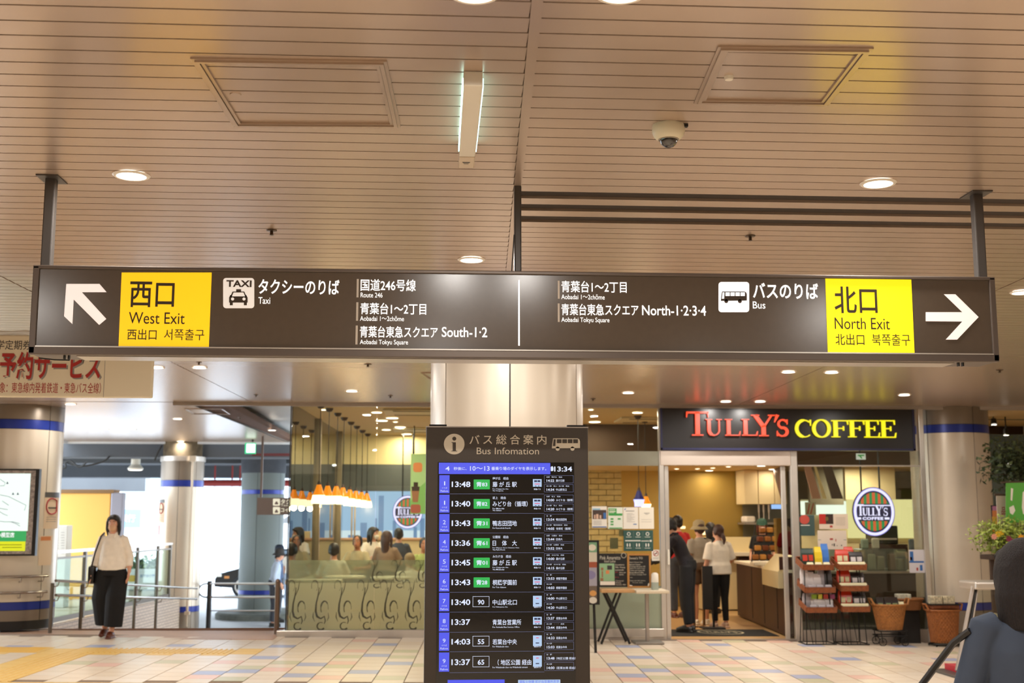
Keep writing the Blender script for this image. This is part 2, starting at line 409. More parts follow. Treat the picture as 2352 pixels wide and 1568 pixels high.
# metal strip along the end of the ceiling
m = MB(); a = -3.6; m.box((a, 16.77, CZ-.045), (9.9, 16.83, CZ+.015)); m.build('trim_3', M_steel2, kind='structure', label='thin metal edge strip where the ceiling meets the cafe front')
m = MB(); m.box((-7.7, 25.66, CZ-.04), (-3.0, 25.74, CZ+.2)); m.box((-7.7, 16.8, CZ-.04), (-7.62, 25.74, CZ+.2)); m.build('trim_4', mat('white edge', 'dfe3e8', .5), kind='structure', label='white edge of the far left ceiling')

def hatch(c, lb):
    t = thing('ceiling_hatch', lb, 'access panel', (c[0]+c[2])*.5, 'access hatches in the ceiling')
    cen = (c[0]+c[1]+c[2]+c[3])/4
    for i in range(4):
        a, b = c[i], c[(i+1) % 4]; m = MB()
        for (o0, o1, zz) in ((-.022, -.010, .006), (-.010, .004, .013), (.006, .018, .008)):
            d = (b-a).normalized(); n_ = Vector((-d.y, d.x, 0))
            if n_.dot(cen-a) < 0: n_ = -n_
            A0 = a+n_*o0-d*(-o0 if i % 2 else -o0); B0 = b+n_*o0+d*(-o0); A1 = a+n_*o1+d*o1; B1 = b+n_*o1-d*o1
            A0 = a+n_*o0+d*o0; 
            m.add([A0+Vector((0, 0, -zz)), B0+Vector((0, 0, -zz)), B1+Vector((0, 0, -zz)), A1+Vector((0, 0, -zz)), A0+Vector((0, 0, .002)), B0+Vector((0, 0, .002)), B1+Vector((0, 0, .002)), A1+Vector((0, 0, .002))],
                  [(0, 1, 2, 3), (7, 6, 5, 4), (0, 4, 5, 1), (1, 5, 6, 2), (2, 6, 7, 3), (3, 7, 4, 0)])
        m.build('frame_bar', mat('hatch frame', 'c3ae9a', .3, .6), t)
    return t
t = hatch(h1, 'larger ceiling access hatch with pale frame, left of the hanging light box')
p = onz(541, 216, CZ); m = MB(); m.lathe([(0, -.004), (.02, -.004), (.022, 0)], (p.x, p.y, CZ), 16); m.build('latch', M_slat, t)
t = hatch(h2, 'smaller ceiling access hatch with pale frame above the security camera')
p = onz(1674, 176, CZ); m = MB(); m.lathe([(0, -.014), (.014, -.012), (.018, 0)], (p.x, p.y, CZ), 16); m.build('latch', M_white, t)

# ================================================================== hall shell outside the picture
M_wall = mat('plain wall', 'd9ccb9', .7)
m = MB(); m.box((-12.6, -8.4, -.2), (10.3, -8.2, 3.4)); m.build('wall_back', M_wall, kind='structure', label='plain beige wall behind the viewer')
m = MB(); m.box((-12.6, -8.2, -.2), (-12.4, 16, 3.4)); m.build('wall_left', M_wall, kind='structure', label='plain beige wall left of the concourse')
m = MB(); m.box((10.1, -8.2, -.2), (10.3, 23.6, 3.4)); m.build('wall_right', M_wall, kind='structure', label='plain beige wall right of the concourse')

# ================================================================== floor
M_mort = mat('floor joint', '8d7764', .8)
m = MB(); x0, x1 = -12.5, 10.2
m.add([(x0, -8.2, fz(x0)-.006), (x1, -8.2, fz(x1)-.006), (x1, 16.9, fz(x1)-.006), (x0, 16.9, fz(x0)-.006), (x0, -8.2, fz(x0)-.2), (x1, -8.2, fz(x1)-.2), (x1, 16.9, fz(x1)-.2), (x0, 16.9, fz(x0)-.2)], [(0, 1, 2, 3), (7, 6, 5, 4), (0, 4, 5, 1), (1, 5, 6, 2), (2, 6, 7, 3), (3, 7, 4, 0)])
floor = m.build('floor', M_mort, kind='structure', label='pale beige paved concourse floor with scattered coloured tiles')
TC = [mat('tile beige', 'f0dcc2', .30, noise=.03, nscale=3), mat('tile beige light', 'f3e1ca', .30, noise=.03, nscale=3), mat('tile blue', 'aeb3cc', .32), mat('tile pink', 'efc4b0', .32), mat('tile olive', 'cfc8a4', .32), mat('tile yellow', 'f2c463', .4)]
TW = .31; TG = .007
def tilemesh(mi):
    m = MB(); w_ = TW-TG; s = -.0140
    vs = [(TG/2, TG/2, -.005), (w_, TG/2, -.005+s*w_), (w_+SK*TW, w_, -.005+s*w_), (TG/2+SK*TW, w_, -.005)]
    m.add(vs+[(a, b, c+.005+.001) for a, b, c in vs], [(0, 3, 2, 1), (4, 5, 6, 7), (0, 1, 5, 4), (1, 2, 6, 5), (2, 3, 7, 6), (3, 0, 4, 7)])
    return m.mesh('tile', TC[mi])
_tm = [tilemesh(i) for i in range(6)]
Y0T = 12.13
def tidx(x, y):
    c = math.floor((x-SK*(y-12))/TW); r = math.floor((y-Y0T-(TW/2 if c % 2 else 0))/TW); return c, r
special = {}
def zs(pts, ox, oy, s, kind):
    for a, b in pts:
        p = onf(ox+a/s, oy+b/s); special[tidx(p.x, p.y)] = kind
zs([(250, 240), (315, 303), (220, 338), (408, 375), (270, 397), (730, 238), (850, 301), (635, 337), (985, 375), (725, 397), (1175, 397), (1215, 239), (1375, 302), (1705, 243), (1900, 308)], 1340, 1380, 2.324, 2)
zs([(150, 270), (100, 375), (300, 418), (545, 210), (660, 267), (780, 336), (545, 375), (1180, 266), (1330, 336), (1025, 212), (1510, 415), (1680, 270), (1900, 342)], 1340, 1380, 2.324, 3)
zs([(410, 270), (500, 338), (380, 356), (600, 397), (440, 418), (720, 300), (900, 418), (790, 356), (915, 266), (1045, 337), (800, 210), (1420, 270), (1240, 355), (1600, 338), (1920, 272), (1230, 415)], 1340, 1380, 2.324, 4)
zs([(35, 243), (520, 238), (1025, 237), (320, 306), (100, 384), (1440, 300), (1530, 237), (1660, 335), (1320, 370), (1135, 397), (2030, 237), (1985, 300), (2095, 335), (1925, 375), (1590, 397)], 0, 1380, 2.352, 2)
zs([(70, 345), (640, 338), (1240, 335), (1470, 372), (1110, 415), (1880, 265), (1800, 336), (1710, 420), (1930, 210)], 0, 1380, 2.352, 3)
zs([(355, 340), (950, 335), (110, 430), (1260, 415), (1790, 352), (1550, 335), (1850, 300), (2160, 265), (2230, 355), (1370, 353), (2100, 415), (2240, 300)], 0, 1380, 2.352, 4)
tiles = []
for c in range(-34, 32):
    for r in range(0, 15):
        y = Y0T+(TW/2 if c % 2 else 0)+r*TW; x = c*TW+SK*(y-12)
        if y+TW > 16.78 or x < -10 or x > 9.7: continue
        if x < -2.4 and y > 16.35: continue
        kind = special.get((c, r))
        if kind is None: kind = 1 if random.random() < .4 else 0
        if x < -2.35 and 14.55 < y+.15 < 15.2 and x > -9: kind = 5
        if -4.55 < x+.15 < -4.05 and y < 14.8: kind = 5
        tiles.append((y, x, kind))
def inview(x, y):
    v = Vector((x+.15, y+.15, fz(x)-H)); d = v.dot(_fw); px = 1176+F*v.dot(_rt)/d; py = 784-F*v.dot(_up)/d
    return -20 < px < 2210 and py < 1570 and not (985 < px < 1345)
tiles.sort(); vis = [t_ for t_ in tiles if inview(t_[1], t_[0])][:296]; vs_ = set(vis)
for (y, x, kind) in vis:
    o = bpy.data.objects.new('tile', _tm[kind]); C.objects.link(o); o.parent = floor; o.location = Vector((x, y, fz(x)))-floor.location
farm = [MB() for _ in range(6)]
for t_ in tiles:
    if t_ in vs_: continue
    y, x, kind = t_; w_ = TW-TG
    vs = [(x+TG/2, y+TG/2), (x+w_, y+TG/2), (x+w_+SK*TW, y+w_), (x+TG/2+SK*TW, y+w_)]
    farm[kind].add([(a, b, fz(a)-.006) for a, b in vs]+[(a, b, fz(a)+.001) for a, b in vs], [(0, 3, 2, 1), (4, 5, 6, 7), (0, 1, 5, 4), (1, 2, 6, 5), (2, 3, 7, 6), (3, 0, 4, 7)])
for mi, mm in enumerate(farm):
    if mm.f: mm.build('far_tiles', TC[mi], floor, kind='stuff')
m = MB()     # plain paving nearer the viewer
m.add([(x0, -8.2, fz(x0)-.004), (x1, -8.2, fz(x1)-.004), (x1, 12.12, fz(x1)-.0), (x0, 12.12, fz(x0)-.0)], [(0, 1, 2, 3)])
m.build('near_paving', TC[0], floor, kind='stuff')
m = MB()     # raised bars of the tactile strips
def bar(xa, ya, xb, yb, w_=.012):
    d = Vector((xb-xa, yb-ya, 0)).normalized(); n_ = Vector((-d.y, d.x, 0))*w_
    ps = [Vector((xa, ya, fz(xa)+.001)), Vector((xb, yb, fz(xb)+.001))]
    m.add([ps[0]-n_, ps[1]-n_, ps[1]+n_, ps[0]+n_]+[q+Vector((0, 0, .005)) for q in (ps[0]-n_*.6, ps[1]-n_*.6, ps[1]+n_*.6, ps[0]+n_*.6)], [(4, 5, 6, 7), (0, 1, 5, 4), (1, 2, 6, 5), (2, 3, 7, 6), (3, 0, 4, 7)])
for i in range(8): bar(-8.5, 14.66+i*.072, -4.6, 14.66+i*.072)
for i in range(26): bar(-4.0+i*.062, 14.66, -3.98+i*.062, 15.16)
for i in range(6): bar(-4.42+i*.075+SK*.1, 12.15, -4.42+i*.075+SK*2.4, 14.6)
m.build('tactile_bars', TC[5], floor, kind='stuff')
m = MB(); m.add([(-8, 11.9, fz(-8)+.002), (7.5, 11.9, fz(7.5)+.002), (7.5, 12.1, fz(7.5)+.002), (-8, 12.1, fz(-8)+.002)], [(0, 1, 2, 3)]); m.build('tactile_strip', TC[5], floor, kind='stuff')

# ramp going down on the left and the ground outside
M_ramp = mat('ramp paving', 'c9a48a', .45, noise=.12, nscale=2)
m = MB(); zl = fz(-5)
m.add([(-7.2, 16.3, zl+.012), (-2.1, 16.3, fz(-2.1)+.008), (-2.1, 17.6, fz(-2.1)-.0), (-7.2, 17.6, zl), (-2.0, 25.2, -.58), (-7.6, 25.2, -.58), (-7.2, 16.3, -.7), (-2.1, 16.3, -.7), (-2.0, 25.2, -.75), (-7.6, 25.2, -.75)],
      [(0, 1, 2, 3), (3, 2, 4, 5), (0, 6, 7, 1), (1, 7, 8, 4, 2), (0, 3, 5, 9, 6), (5, 4, 8, 9)])
m.build('floor_ramp', M_ramp, kind='structure', label='pinkish paved ramp sloping down to the street on the left')
m = MB()
for i in range(24):
    f_ = i/24
    y = 17.6+7.6*f_; z = zl+(-.58-zl)*f_+.002
    m.box((-7.1, y, z-.004), (-2.1, y+.012, z+.001))
m.build('joint_line', mat('ramp joint', '8a6a58', .8), bpy.data.objects['floor_ramp'], kind='stuff')
m = MB(); m.box((-40, 25.2, -.9), (25, 80, -.6)); m.box((-40, 16, -.95), (-7.6, 80, -.65)); m.build('floor_street', mat('street paving', 'b9bcc0', .6, noise=.1, nscale=.6), kind='structure', label='bluish grey pavement and road outside')

# ================================================================== overhead direction sign
SY = 5.5
t = thing('overhead_sign', 'long dark illuminated direction sign hanging from the ceiling on three posts', 'sign', at(1180, 822, SY)+Vector((0, .12, 0)))
SGN = t
zT = (at(78, 616, SY).z+at(2285, 633, SY).z)/2; zB = (at(66, 815, SY).z+at(2292, 828, SY).z)/2
xL = at(72, 716, SY).x; xR = at(2288, 730, SY).x
m = MB(); m.bbox((xL, SY+.004, zB), (xR, SY+.20, zT), .008); m.build('housing', M_signf, t)
m = MB(); fr = .026
m.bbox((xL, SY-.012, zT-.014), (xR, SY+.02, zT+.003), .004); m.bbox((xL, SY-.012, zB-.003), (xR, SY+.02, zB+.034), .004)
m.bbox((xL, SY-.012, zB), (xL+.028, SY+.02, zT), .004); m.bbox((xR-.028, SY-.012, zB), (xR, SY+.02, zT), .004)
m.build('frame', M_signf, t)
m = MB(); m.box((xL+.03, SY-.018, zB+.030), (xR-.03, SY-.008, zB+.036)); m.box((xL+.2, SY+.03, zB-.006), (xR-.2, SY+.17, zB)); m.build('bright_edge', M_steel, t)
m = MB(); m.box((xL+.02, SY-.002, zB+.02), (xR-.02, SY+.006, zT-.01)); face = m.build('face_panel', M_sign, t)
def z3(ox, oy, s): return lambda pts: [(ox+a/s, oy+b/s) for a, b in pts]
za, zb, zc = z3(0, 560, 2.94), z3(780, 580, 2.94), z3(1552, 580, 2.94)
M_yel = mat('yellow lit panel', 'f7c81c', .4, emit=.62, ecol='ffcf10')
M_yel2 = mat('yellow lit panel bright', 'fbe20f', .4, emit=.78, ecol='ffe808')
M_arr = mat('white lit arrow', 'f4ebe4', .4, emit=.55, ecol='fff4ee')
M_brn = mat('brown print', '3f3023', .5); M_wt = mat('white lit print', 'ffffff', .4, emit=.75); M_icon = mat('icon plate', 'f0e8df', .4, emit=.45)
FY = SY-.003
m = MB(); m.pxpoly(za([(822, 193), (1430, 193), (1410, 707), (800, 707)]), FY, .001); yp = m.build('yellow_panel', M_yel, t, 'yellow West Exit panel')
m = MB(); m.pxpoly(zc([(1010, 175), (1590, 182), (1613, 688), (1027, 679)]), FY, .001); yq = m.build('yellow_panel', M_yel2, t, 'yellow North Exit panel')
def txt(body, box, zf, Y, material, parent, bold=.0, nm='lettering', space=1.0, shear=0, res=3, tt=.0015):
    b = zf([(box[0], box[1]), (box[2], box[3])]); m = MB(); text(m, body, (b[0][0], b[0][1], b[1][0], b[1][1]), Y, bold, tt, space, res, shear=shear); return m.build(nm, material, parent)
TY = FY-.0015
for body, box, bd in (('西口', (877, 255, 1178, 428), .012), ('West Exit', (870, 462, 1248, 540), 0), ('西出口', (860, 575, 1058, 648), .004), ('서쪽출구', (1108, 575, 1380, 650), .0)):
    txt(body, box, za, TY, M_brn, yp, bd, res=5)
for body, box, bd in (('北口', (1070, 230, 1360, 410), .012), ('North Exit', (1073, 440, 1445, 518), 0), ('北出口', (1078, 548, 1273, 625), .004), ('북쪽출구', (1325, 550, 1583, 628), .0)):
    txt(body, box, zc, TY, M_brn, yq, bd, res=5)
m = MB(); m.pxpoly(za([(448, 270), (672, 270), (720, 326), (553, 326), (718, 506), (670, 547), (498, 375), (489, 541), (433, 488)]), FY, .001); m.build('arrow', M_arr, t, 'white arrow pointing up and left')
m = MB(); m.pxpoly(zc([(1810, 281), (1888, 281), (2045, 435), (1900, 587), (1823, 587), (1935, 465), (1688, 463), (1688, 402), (1935, 402)]), FY, .001); m.build('arrow', M_arr, t, 'white arrow pointing right')
def rrect(px0, py0, px1, py1, r, n=5):
    o = []
    for cx, cy_, a0 in ((px1-r, py0+r, 270), (px1-r, py1-r, 0), (px0+r, py1-r, 90), (px0+r, py0+r, 180)):
        for i in range(n+1):
            a = math.radians(a0+90*i/n); o.append((cx+r*math.cos(a), cy_+r*math.sin(a)))
    return o
m = MB(); m.pxpoly(za(rrect(1507, 230, 1717, 434, 20)), FY, .001); ic = m.build('icon_plate', M_icon, t, 'white taxi pictogram plate')
m = MB(); text(m, 'TAXI', (520, 643.5, 578, 659), TY, .03)
Z = lambda p: za(p)
for pts in ([(1570, 322), (1650, 322), (1665, 358), (1555, 358)], [(1547, 362), (1672, 362), (1672, 396), (1547, 396)], [(1552, 396), (1572, 396), (1572, 414), (1552, 414)], [(1647, 396), (1667, 396), (1667, 414), (1647, 414)], [(1595, 306), (1628, 306), (1628, 322), (1595, 322)], [(1547, 362), (1555, 345), (1663, 345), (1672, 362)]): m.pxpoly(Z(pts), TY, .001)
m.build('taxi_glyph', M_brn, ic)
m = MB()
m.pxpoly(Z([(1577, 328), (1644, 328), (1655, 354), (1566, 354)]), TY-.0015, .0005)
for cx in (1571, 1648):
    p = at(*za([(cx, 372)])[0], TY); m.ell(p.x, p.z, .007, .007, TY-.0015, .0005)
m.build('headlamps', M_icon, ic)
m = MB(); m.pxpoly(zc(rrect(289, 198, 496, 402, 20)), FY, .001); ic2 = m.build('icon_plate', M_wt, t, 'white bus pictogram plate')
def busglyph(par, zf, x0, y0, x1, y1, Y, mt, mw, t_=.001):
    sx = (x1-x0)/175; sy = (y1-y0)/80; P = lambda pts: zf([(x0+a*sx, y0+b*sy) for a, b in pts]); m = MB()
    m.pxpoly(P([(8, 3), (160, 3), (170, 8), (175, 20), (175, 62), (0, 64), (2, 40)]), Y, t_)
    for cx in (36, 128):
        p = at(*P([(cx, 66)])[0], Y); q = at(*P([(cx+13, 66)])[0], Y); m.ell(p.x, p.z, q.x-p.x, q.x-p.x, Y, t_, 20)
    m.build('bus_glyph', mt, par); m = MB()
    m.pxpoly(P([(12, 8), (24, 8), (22, 50), (6, 50)]), Y-.0016, .0004)
    for i in range(4): m.pxpoly(P([(31+i*34, 8), (60+i*34, 8), (60+i*34, 32), (31+i*34, 32)]), Y-.0016, .0004)
    m.build('bus_windows', mw, par)
busglyph(ic2, zc, 305, 260, 480, 342, TY, M_brn, M_wt)
for body, box, zf, bd in (('タクシーのりば', (1745, 240, 2292, 340), za, .016), ('Taxi', (1745, 360, 1825, 405), za, .004),
        ('国道246号線', (142, 180, 515, 260), zb, .011), ('Route 246', (142, 270, 290, 303), zb, .004), ('青葉台1〜2丁目', (140, 340, 585, 418), zb, .011), ('Aobadai 1〜2chōme', (138, 428, 435, 462), zb, .004),
        ('青葉台東急スクエア', (137, 497, 663, 575), zb, .011), ('South-1·2', (690, 503, 997, 571), zb, .011), ('Aobadai Tokyu Square', (137, 588, 462, 629), zb, .004),
        ('青葉台1〜2丁目', (1497, 192, 1938, 270), zb, .011), ('Aobadai 1〜2chōme', (1497, 282, 1790, 316), zb, .004), ('青葉台東急スクエア', (1497, 347, 2018, 425), zb, .011),
        ('North-1·2·3·4', (2042, 357, 2474, 425), zb, .011), ('Aobadai Tokyu Square', (1497, 438, 1822, 479), zb, .004),
        ('バスのりば', (520, 205, 962, 312), zc, .02), ('Bus', (520, 330, 605, 378), zc, .004)):
    txt(body, box, zf, FY, M_wt, t, bd, res=4)
m = MB()
for x0, y0, y1, x1 in ((115, 178, 302, 129), (112, 335, 460, 126), (108, 492, 620, 122), (1473, 190, 312, 1486), (1473, 343, 468, 1486)):
    q = zb([(x0, y0), (x1, y1)]); m = MB(); m.pxrect(q[0][0], q[0][1], q[1][0], q[1][1], FY, .001); m.build('marker_bar', mat('bar beige', 'b9a996', .5, emit=.25), t)
q = zb([(1206, 185), (1217, 628)]); m = MB(); m.pxrect(q[0][0], q[0][1], q[1][0], q[1][1], FY, .001); m.build('divider_line', M_wt, t)
for px, wd in ((112, .024), (1189, .017), (2247, .024)):
    x = at(px, 520, SY+.12).x; m = MB(); m.bbox((x-wd, SY+.10, zT-.01), (x+wd, SY+.148, CZ), .006)
    if wd > .02:
        m.box((x-.05, SY+.05, CZ-.006), (x+.05, SY+.2, CZ))
    m.build('hanger_post', M_post, t)
# clips and a cable under the sign
m = MB()
for px in (150, 160, 2198, 2208): x = at(px, 820, SY+.05).x; mc = MB(); mc.box((x-.003, SY+.03, zB-.018), (x+.003, SY+.05, zB)); mc.build('clip', M_blk, t)
for a, b in ((90, 160), (2205, 2262)):
    mc = MB(); mc.tube([at(a, 822, SY+.05)+Vector((0, 0, 0)), at((a+b)/2, 826, SY+.05), at(b, 827, SY+.05)], .003, 6); mc.build('cable_end', M_blk, t)
m = MB(); m.tube([(at(1013, 617, SY+.1).x, SY+.1, zT), (at(1040, 616, SY+.1).x, SY+.1, zT+.012), (at(1100, 616, SY+.1).x, SY+.1, zT+.004), (at(1175, 612, SY+.1).x, SY+.1, zT+.02), (at(1181, 560, SY+.1).x, SY+.1, zT+.2)], .003, 6)
m.build('cable', M_blk, t)

# ---------------------------------------------------------------- hanging light box, camera, detectors
t = thing('suspended_light_box', 'narrow cream light box seen end-on under the ceiling, edges glowing faint cyan', 'light box', (at(1087, 300, 4.6).x, 4.75, CZ))
p0 = onz(1087, 197, CZ-.055); p1 = onz(1083, 385, CZ-.055); 
m = MB(); hw = .034; m.bbox((p0.x-hw, p0.y, CZ-.055), (p0.x+hw, p1.y-.16, CZ), .004); m.build('casing', M_white, t)
m = MB(); m.bbox((p0.x-hw, p1.y-.155, CZ-.058), (p0.x+hw, p1.y, CZ), .004); ec = m.build('end_cap', mat('cap beige', 'dccbb4', .5), t)
m = MB()
for k, (wd, yy) in enumerate(((.034, .06), (.028, .07), (.02, .085))): m.box((p0.x-wd/2-.002, p1.y-.155+yy, CZ-.0592), (p0.x+wd/2-.002, p1.y-.150+yy, CZ-.058))
m.build('small_print', mat('grey print', '6d6a68', .6), ec)
m = MB()
for s_ in (-1, 1): m.box((p0.x+s_*(hw+.0005), p0.y+.04, CZ-.045), (p0.x+s_*(hw+.004), p1.y-.2, CZ-.012))
m.build('glowing_edge', glow('cyan edge', 'c4fff6', 4.0), t)

p = onz(1535, 288, CZ); t = thing('security_camera', 'white dome security camera with smoked bubble on the ceiling', 'camera', (p.x, p.y, CZ))
m = MB(); R0 = .062
m.lathe([(.064, 0), (.066, -.006), (.066, -.030), (.060, -.044), (.050, -.056), (.040, -.060)], (p.x, p.y, CZ), 28); m.build('housing', mat('cream plastic', 'e6dcc0', .35), t, smooth=True)
m = MB(); m.ball((p.x, p.y, CZ-.058), (.037, .037, .036), 20, 14); m.build('smoked_bubble', mat('smoked dome', '1a1614', .05, coat=1, spec=.9), t, smooth=True)
m = MB(); m.lathe([(.039, -.056), (.042, -.058), (.042, -.062), (.038, -.063)], (p.x, p.y, CZ), 24, closed=True); m.build('trim_ring', mat('ring grey', 'b5ab99', .3, .5), t)
m = MB(); m.box((p.x+.05, p.y-.03, CZ-.012), (p.x+.075, p.y-.01, CZ)); m.build('bracket', M_blk, t)
M_brass = mat('sprinkler metal', '5a4a3a', .35, .8)
for (px, py), r, lb in (((624, 528), .03, 'dark metal sprinkler head between the left downlight and the sign'), ((1723, 541), .03, 'dark metal sprinkler head behind the three dark slots'),
                        ((457, 831), .03, 'small round detector just above the downlight right of the paper banner'), ((845, 836), .04, 'small brown detector under the sign, left of the round column'), ((588, 906), .03, 'tiny dark sensor in the bright left ceiling by the seam'), ((551, 958), .035, 'tiny dark sensor beside the stepped ceiling edge'), ((897, 908), .035, 'small detector above the cafe glass, left of the round column'),
                        ((1362, 915), .035, 'small detector right of the round column'), ((2296, 849), .04, 'small grey detector near the right edge under the sign')):
    p = onz(px, py, CZ); t = thing('sprinkler', lb, 'ceiling fitting', (p.x, p.y, CZ), 'small fittings in the ceiling')
    m = MB(); m.lathe([(r, 0), (r*.9, -.006), (r*.35, -.008)], (p.x, p.y, CZ), 16); m.build('plate', M_brass, t)
    m = MB(); m.lathe([(r*.3, 0), (r*.3, -.026), (r*.5, -.030), (0, -.032)], (p.x, p.y, CZ), 10); m.build('nozzle', M_brass, t)
for c4, lb in (([(968, 855), (1060, 857), (1075, 868), (985, 868)], 'thin pale hatch frame in the ceiling, left of the round column'), ([(424, 938), (510, 938), (528, 950), (444, 950)], 'faint hatch frame in the bright far left ceiling')):
    c = [onz(a, b, CZ) for a, b in c4]; t = thing('ceiling_hatch', lb, 'access panel', c[0], 'access hatches in the ceiling'); m = MB()
    for i in range(4):
        a, b = c[i], c[(i+1) % 4]; m.tube([a+Vector((0, 0, -.003)), b+Vector((0, 0, -.003))], .010, 4)
    m.build('frame_bar', mat('hatch frame'), t)

# ---------------------------------------------------------------- hanging paper banner at the left
BY = 9.0
t = thing('hanging_banner', 'cream hanging banner with big red Japanese lettering, behind the left end of the overhead sign', 'banner', at(150, 765, BY))
m = MB(); a = at(-70, 913, BY); b = at(348, 913, BY); top = at(150, 770, BY).z
m.bbox((a.x, BY, b.z), (b.x, BY+.05, top), .01); m.build('board', mat('banner cream', 'efe3c6', .6), t)
m = MB(); random.seed(3)
pts = [(b.x-.95+i*.05 if False else a.x+i*.09) for i in range(12)]
m.tube([(x, BY+.015, top+.005+random.uniform(0, .02)) for x in pts], [.018+random.uniform(-.006, .008) for _ in pts], 7); m.build('crumpled_film', glassmat('clear film', 'ffffff', 2.5, .5, 'efe9dc'), t)
M_red = mat('red print', 'b02a22', .5); M_gsh = mat('grey shadow print', '9a948c', .6); M_dkp = mat('dark print', '4b443d', .6)
m = MB(); text(m, '学定期券', (-8, 781, 72, 803), BY, .005); m.build('lettering', M_dkp, t)
m = MB(); text(m, '予約サービス', (0+3, 812, 235, 874), BY-.001, .025, .0005, res=5); m.build('lettering_shadow', M_gsh, t)
m = MB(); text(m, '予約サービス', (0, 808, 231, 871), BY-.003, .025, res=5); m.build('lettering', M_red, t, 'large red lettering')
m = MB(); text(m, '象：東急線内発着鉄道・東急バス全線）', (0, 878, 232, 903), BY, .0); m.build('lettering', M_red, t)
m = MB(); m.pxrect(239, 824, 240, 912, BY, .001); m.build('panel_joint', M_gsh, t)
m = MB(); 
for px in (-40, 300):
    x = at(px, 700, BY).x; m = MB(); m.tube([(x, BY+.03, top-.02), (x, BY+.03, CZ)], .006, 6); m.build('hanger_wire', M_post, t)

# ================================================================== round columns
def column(cx, cyy, R, z0, z1, bt, bb, lb, seams, plinth=True, arcs=None, name='column', grey_top=True):
    """bt=(zlo,zhi) of the upper blue band, bb=(zlo,zhi) of the lower one"""
    t = thing(name, lb, 'column', (cx, cyy, z0)); n = 72
    def cyl(nm, za_, zb_, r, mt, lab=None):
        m = MB(); m.lathe([(r, za_), (r, zb_)], (cx, cyy, 0), n); return m.build(nm, mt, t, lab, smooth=True)
    cyl('core', z0, z1, R-.012, M_blk)
    segs = [(z0+(.12 if plinth else 0), bb[0], M_colg, 'panel'), (bb[0], bb[1], M_blue, 'blue_band'), (bb[1], bt[0], M_col, 'panel'), (bt[0], bt[1], M_blue, 'blue_band'), (bt[1], z1, M_colg, 'panel')]
    for (a, b, mt, nm) in segs:
        for i, s0 in enumerate(seams):
            s1 = seams[(i+1) % len(seams)]; 
            if s1 <= s0: s1 += 360
            m = MB(); k = max(3, int((s1-s0)/5)); e = .55
            rr = [R, R-.012]; vs = []
            for z in (a+.003, b-.003):
                for j in range(k+1):
                    an = math.radians(s0+e+(s1-s0-2*e)*j/k); vs.append((cx+R*math.cos(an), cyy+R*math.sin(an), z))
            m.add(vs, [(j, j+1, k+2+j, k+1+j) for j in range(k)])
            vs2 = [(cx+(v[0]-cx)*(R-.011)/R, cyy+(v[1]-cyy)*(R-.011)/R, v[2]) for v in vs]
            q = len(m.v); m.add(vs2, [(j+1, j, k+1+j, k+2+j) for j in range(k)])
            m.f += [(0, k+1, q+k+1, q), (k, q+k, q+2*k+1, 2*k+1)]; m.m += [0, 0]
            m.build(nm, mt, t, smooth=True)
    if plinth: cyl('plinth', z0, z0+.12, R-.03, M_steel2)
    return t
# column behind the timetable board
cX, cY = at(1163, 900, 9.6).x, 9.55
def zat(px, py, Y): return at(px, py, Y).z
column(cX, cY, .6, fz(cX), CZ, (2.95, 3.07), (.38, .50), 'round column of pale metal panels behind the bus timetable board', [270-1, 330, 30, 90, 150, 216])
p = at(30, 1000, 17.6)
lc = column(p.x, 17.8, .62, fz(p.x), CZ, (zat(60, 984, 17.2), zat(60, 962, 17.2)), (zat(60, 1402, 17.2), zat(60, 1383, 17.2)), 'thick round column with blue bands and a lit map poster at the far left', [258, 330, 60, 150, 205])
p = at(2196, 1000, 17.0); RCX = p.x
column(p.x, 17.25, .55, fz(p.x), CZ, (zat(2196, 992, 16.7), zat(2196, 973, 16.7)), (zat(2196, 1402, 16.7), zat(2196, 1384, 16.7)), 'round column with blue bands right of the cafe window', [284, 20, 90, 160, 215])
p = at(408, 1200, 25.6); C2 = p
t2 = column(p.x, 25.9, .44, -.58, zat(408, 1056, 25.5), (zat(408, 1117, 25.5), zat(408, 1102, 25.5)), (zat(408, 1406, 25.5), zat(408, 1393, 25.5)), 'thinner round column with blue bands at the foot of the ramp', [272, 320, 60, 150, 200], plinth=False)
m = MB(); zt = zat(408, 1058, 25.5); m.lathe([(.445, zt-.0), (.46, zt), (.46, zt+.10), (.445, zt+.10)], (p.x, 25.9, 0), 40); m.build('cap_ring', M_steel2, t2, smooth=True)
m = MB(); m.lathe([(.41, zt+.1), (.41, 3.6)], (p.x, 25.9, 0), 40); m.build('concrete_head', mat('mottled concrete', '6b5c45', .9, noise=.6, nscale=5), t2, 'mottled bare concrete head', smooth=True)
m = MB()
xx = at(437, 1200, 25.4).x; m.tube([(xx, 25.43, -.2), (xx, 25.43, zt+.03)], .025, 8); m.box((xx-.06, 25.38, zt-.02), (xx+.06, 25.48, zt+.1)); m.box((xx-.05, 25.39, -.26), (xx+.05, 25.47, -.2)); m.tube([(xx, 25.43, -.5), (xx, 25.43, -.2)], .015, 6); m.build('drain_pipe', mat('beige pipe', 'd5c4ac', .4), t2)
p = at(595, 1200, 28.5); C3 = p
t3 = column(p.x, 29, .50, -.62, zat(595, 1078, 28.5), (zat(595, 1134, 28.5), zat(595, 1124, 28.5)), (zat(595, 1366, 28.5), zat(595, 1356, 28.5)), 'darker grey round column with blue bands standing on a kerbed island by the street', [263, 330, 60, 150, 200], plinth=False)
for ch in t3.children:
    if ch.name.startswith('panel'): ch.data.materials[0] = mat('street column', '727b79', .6)  # all panels in one even darker grey
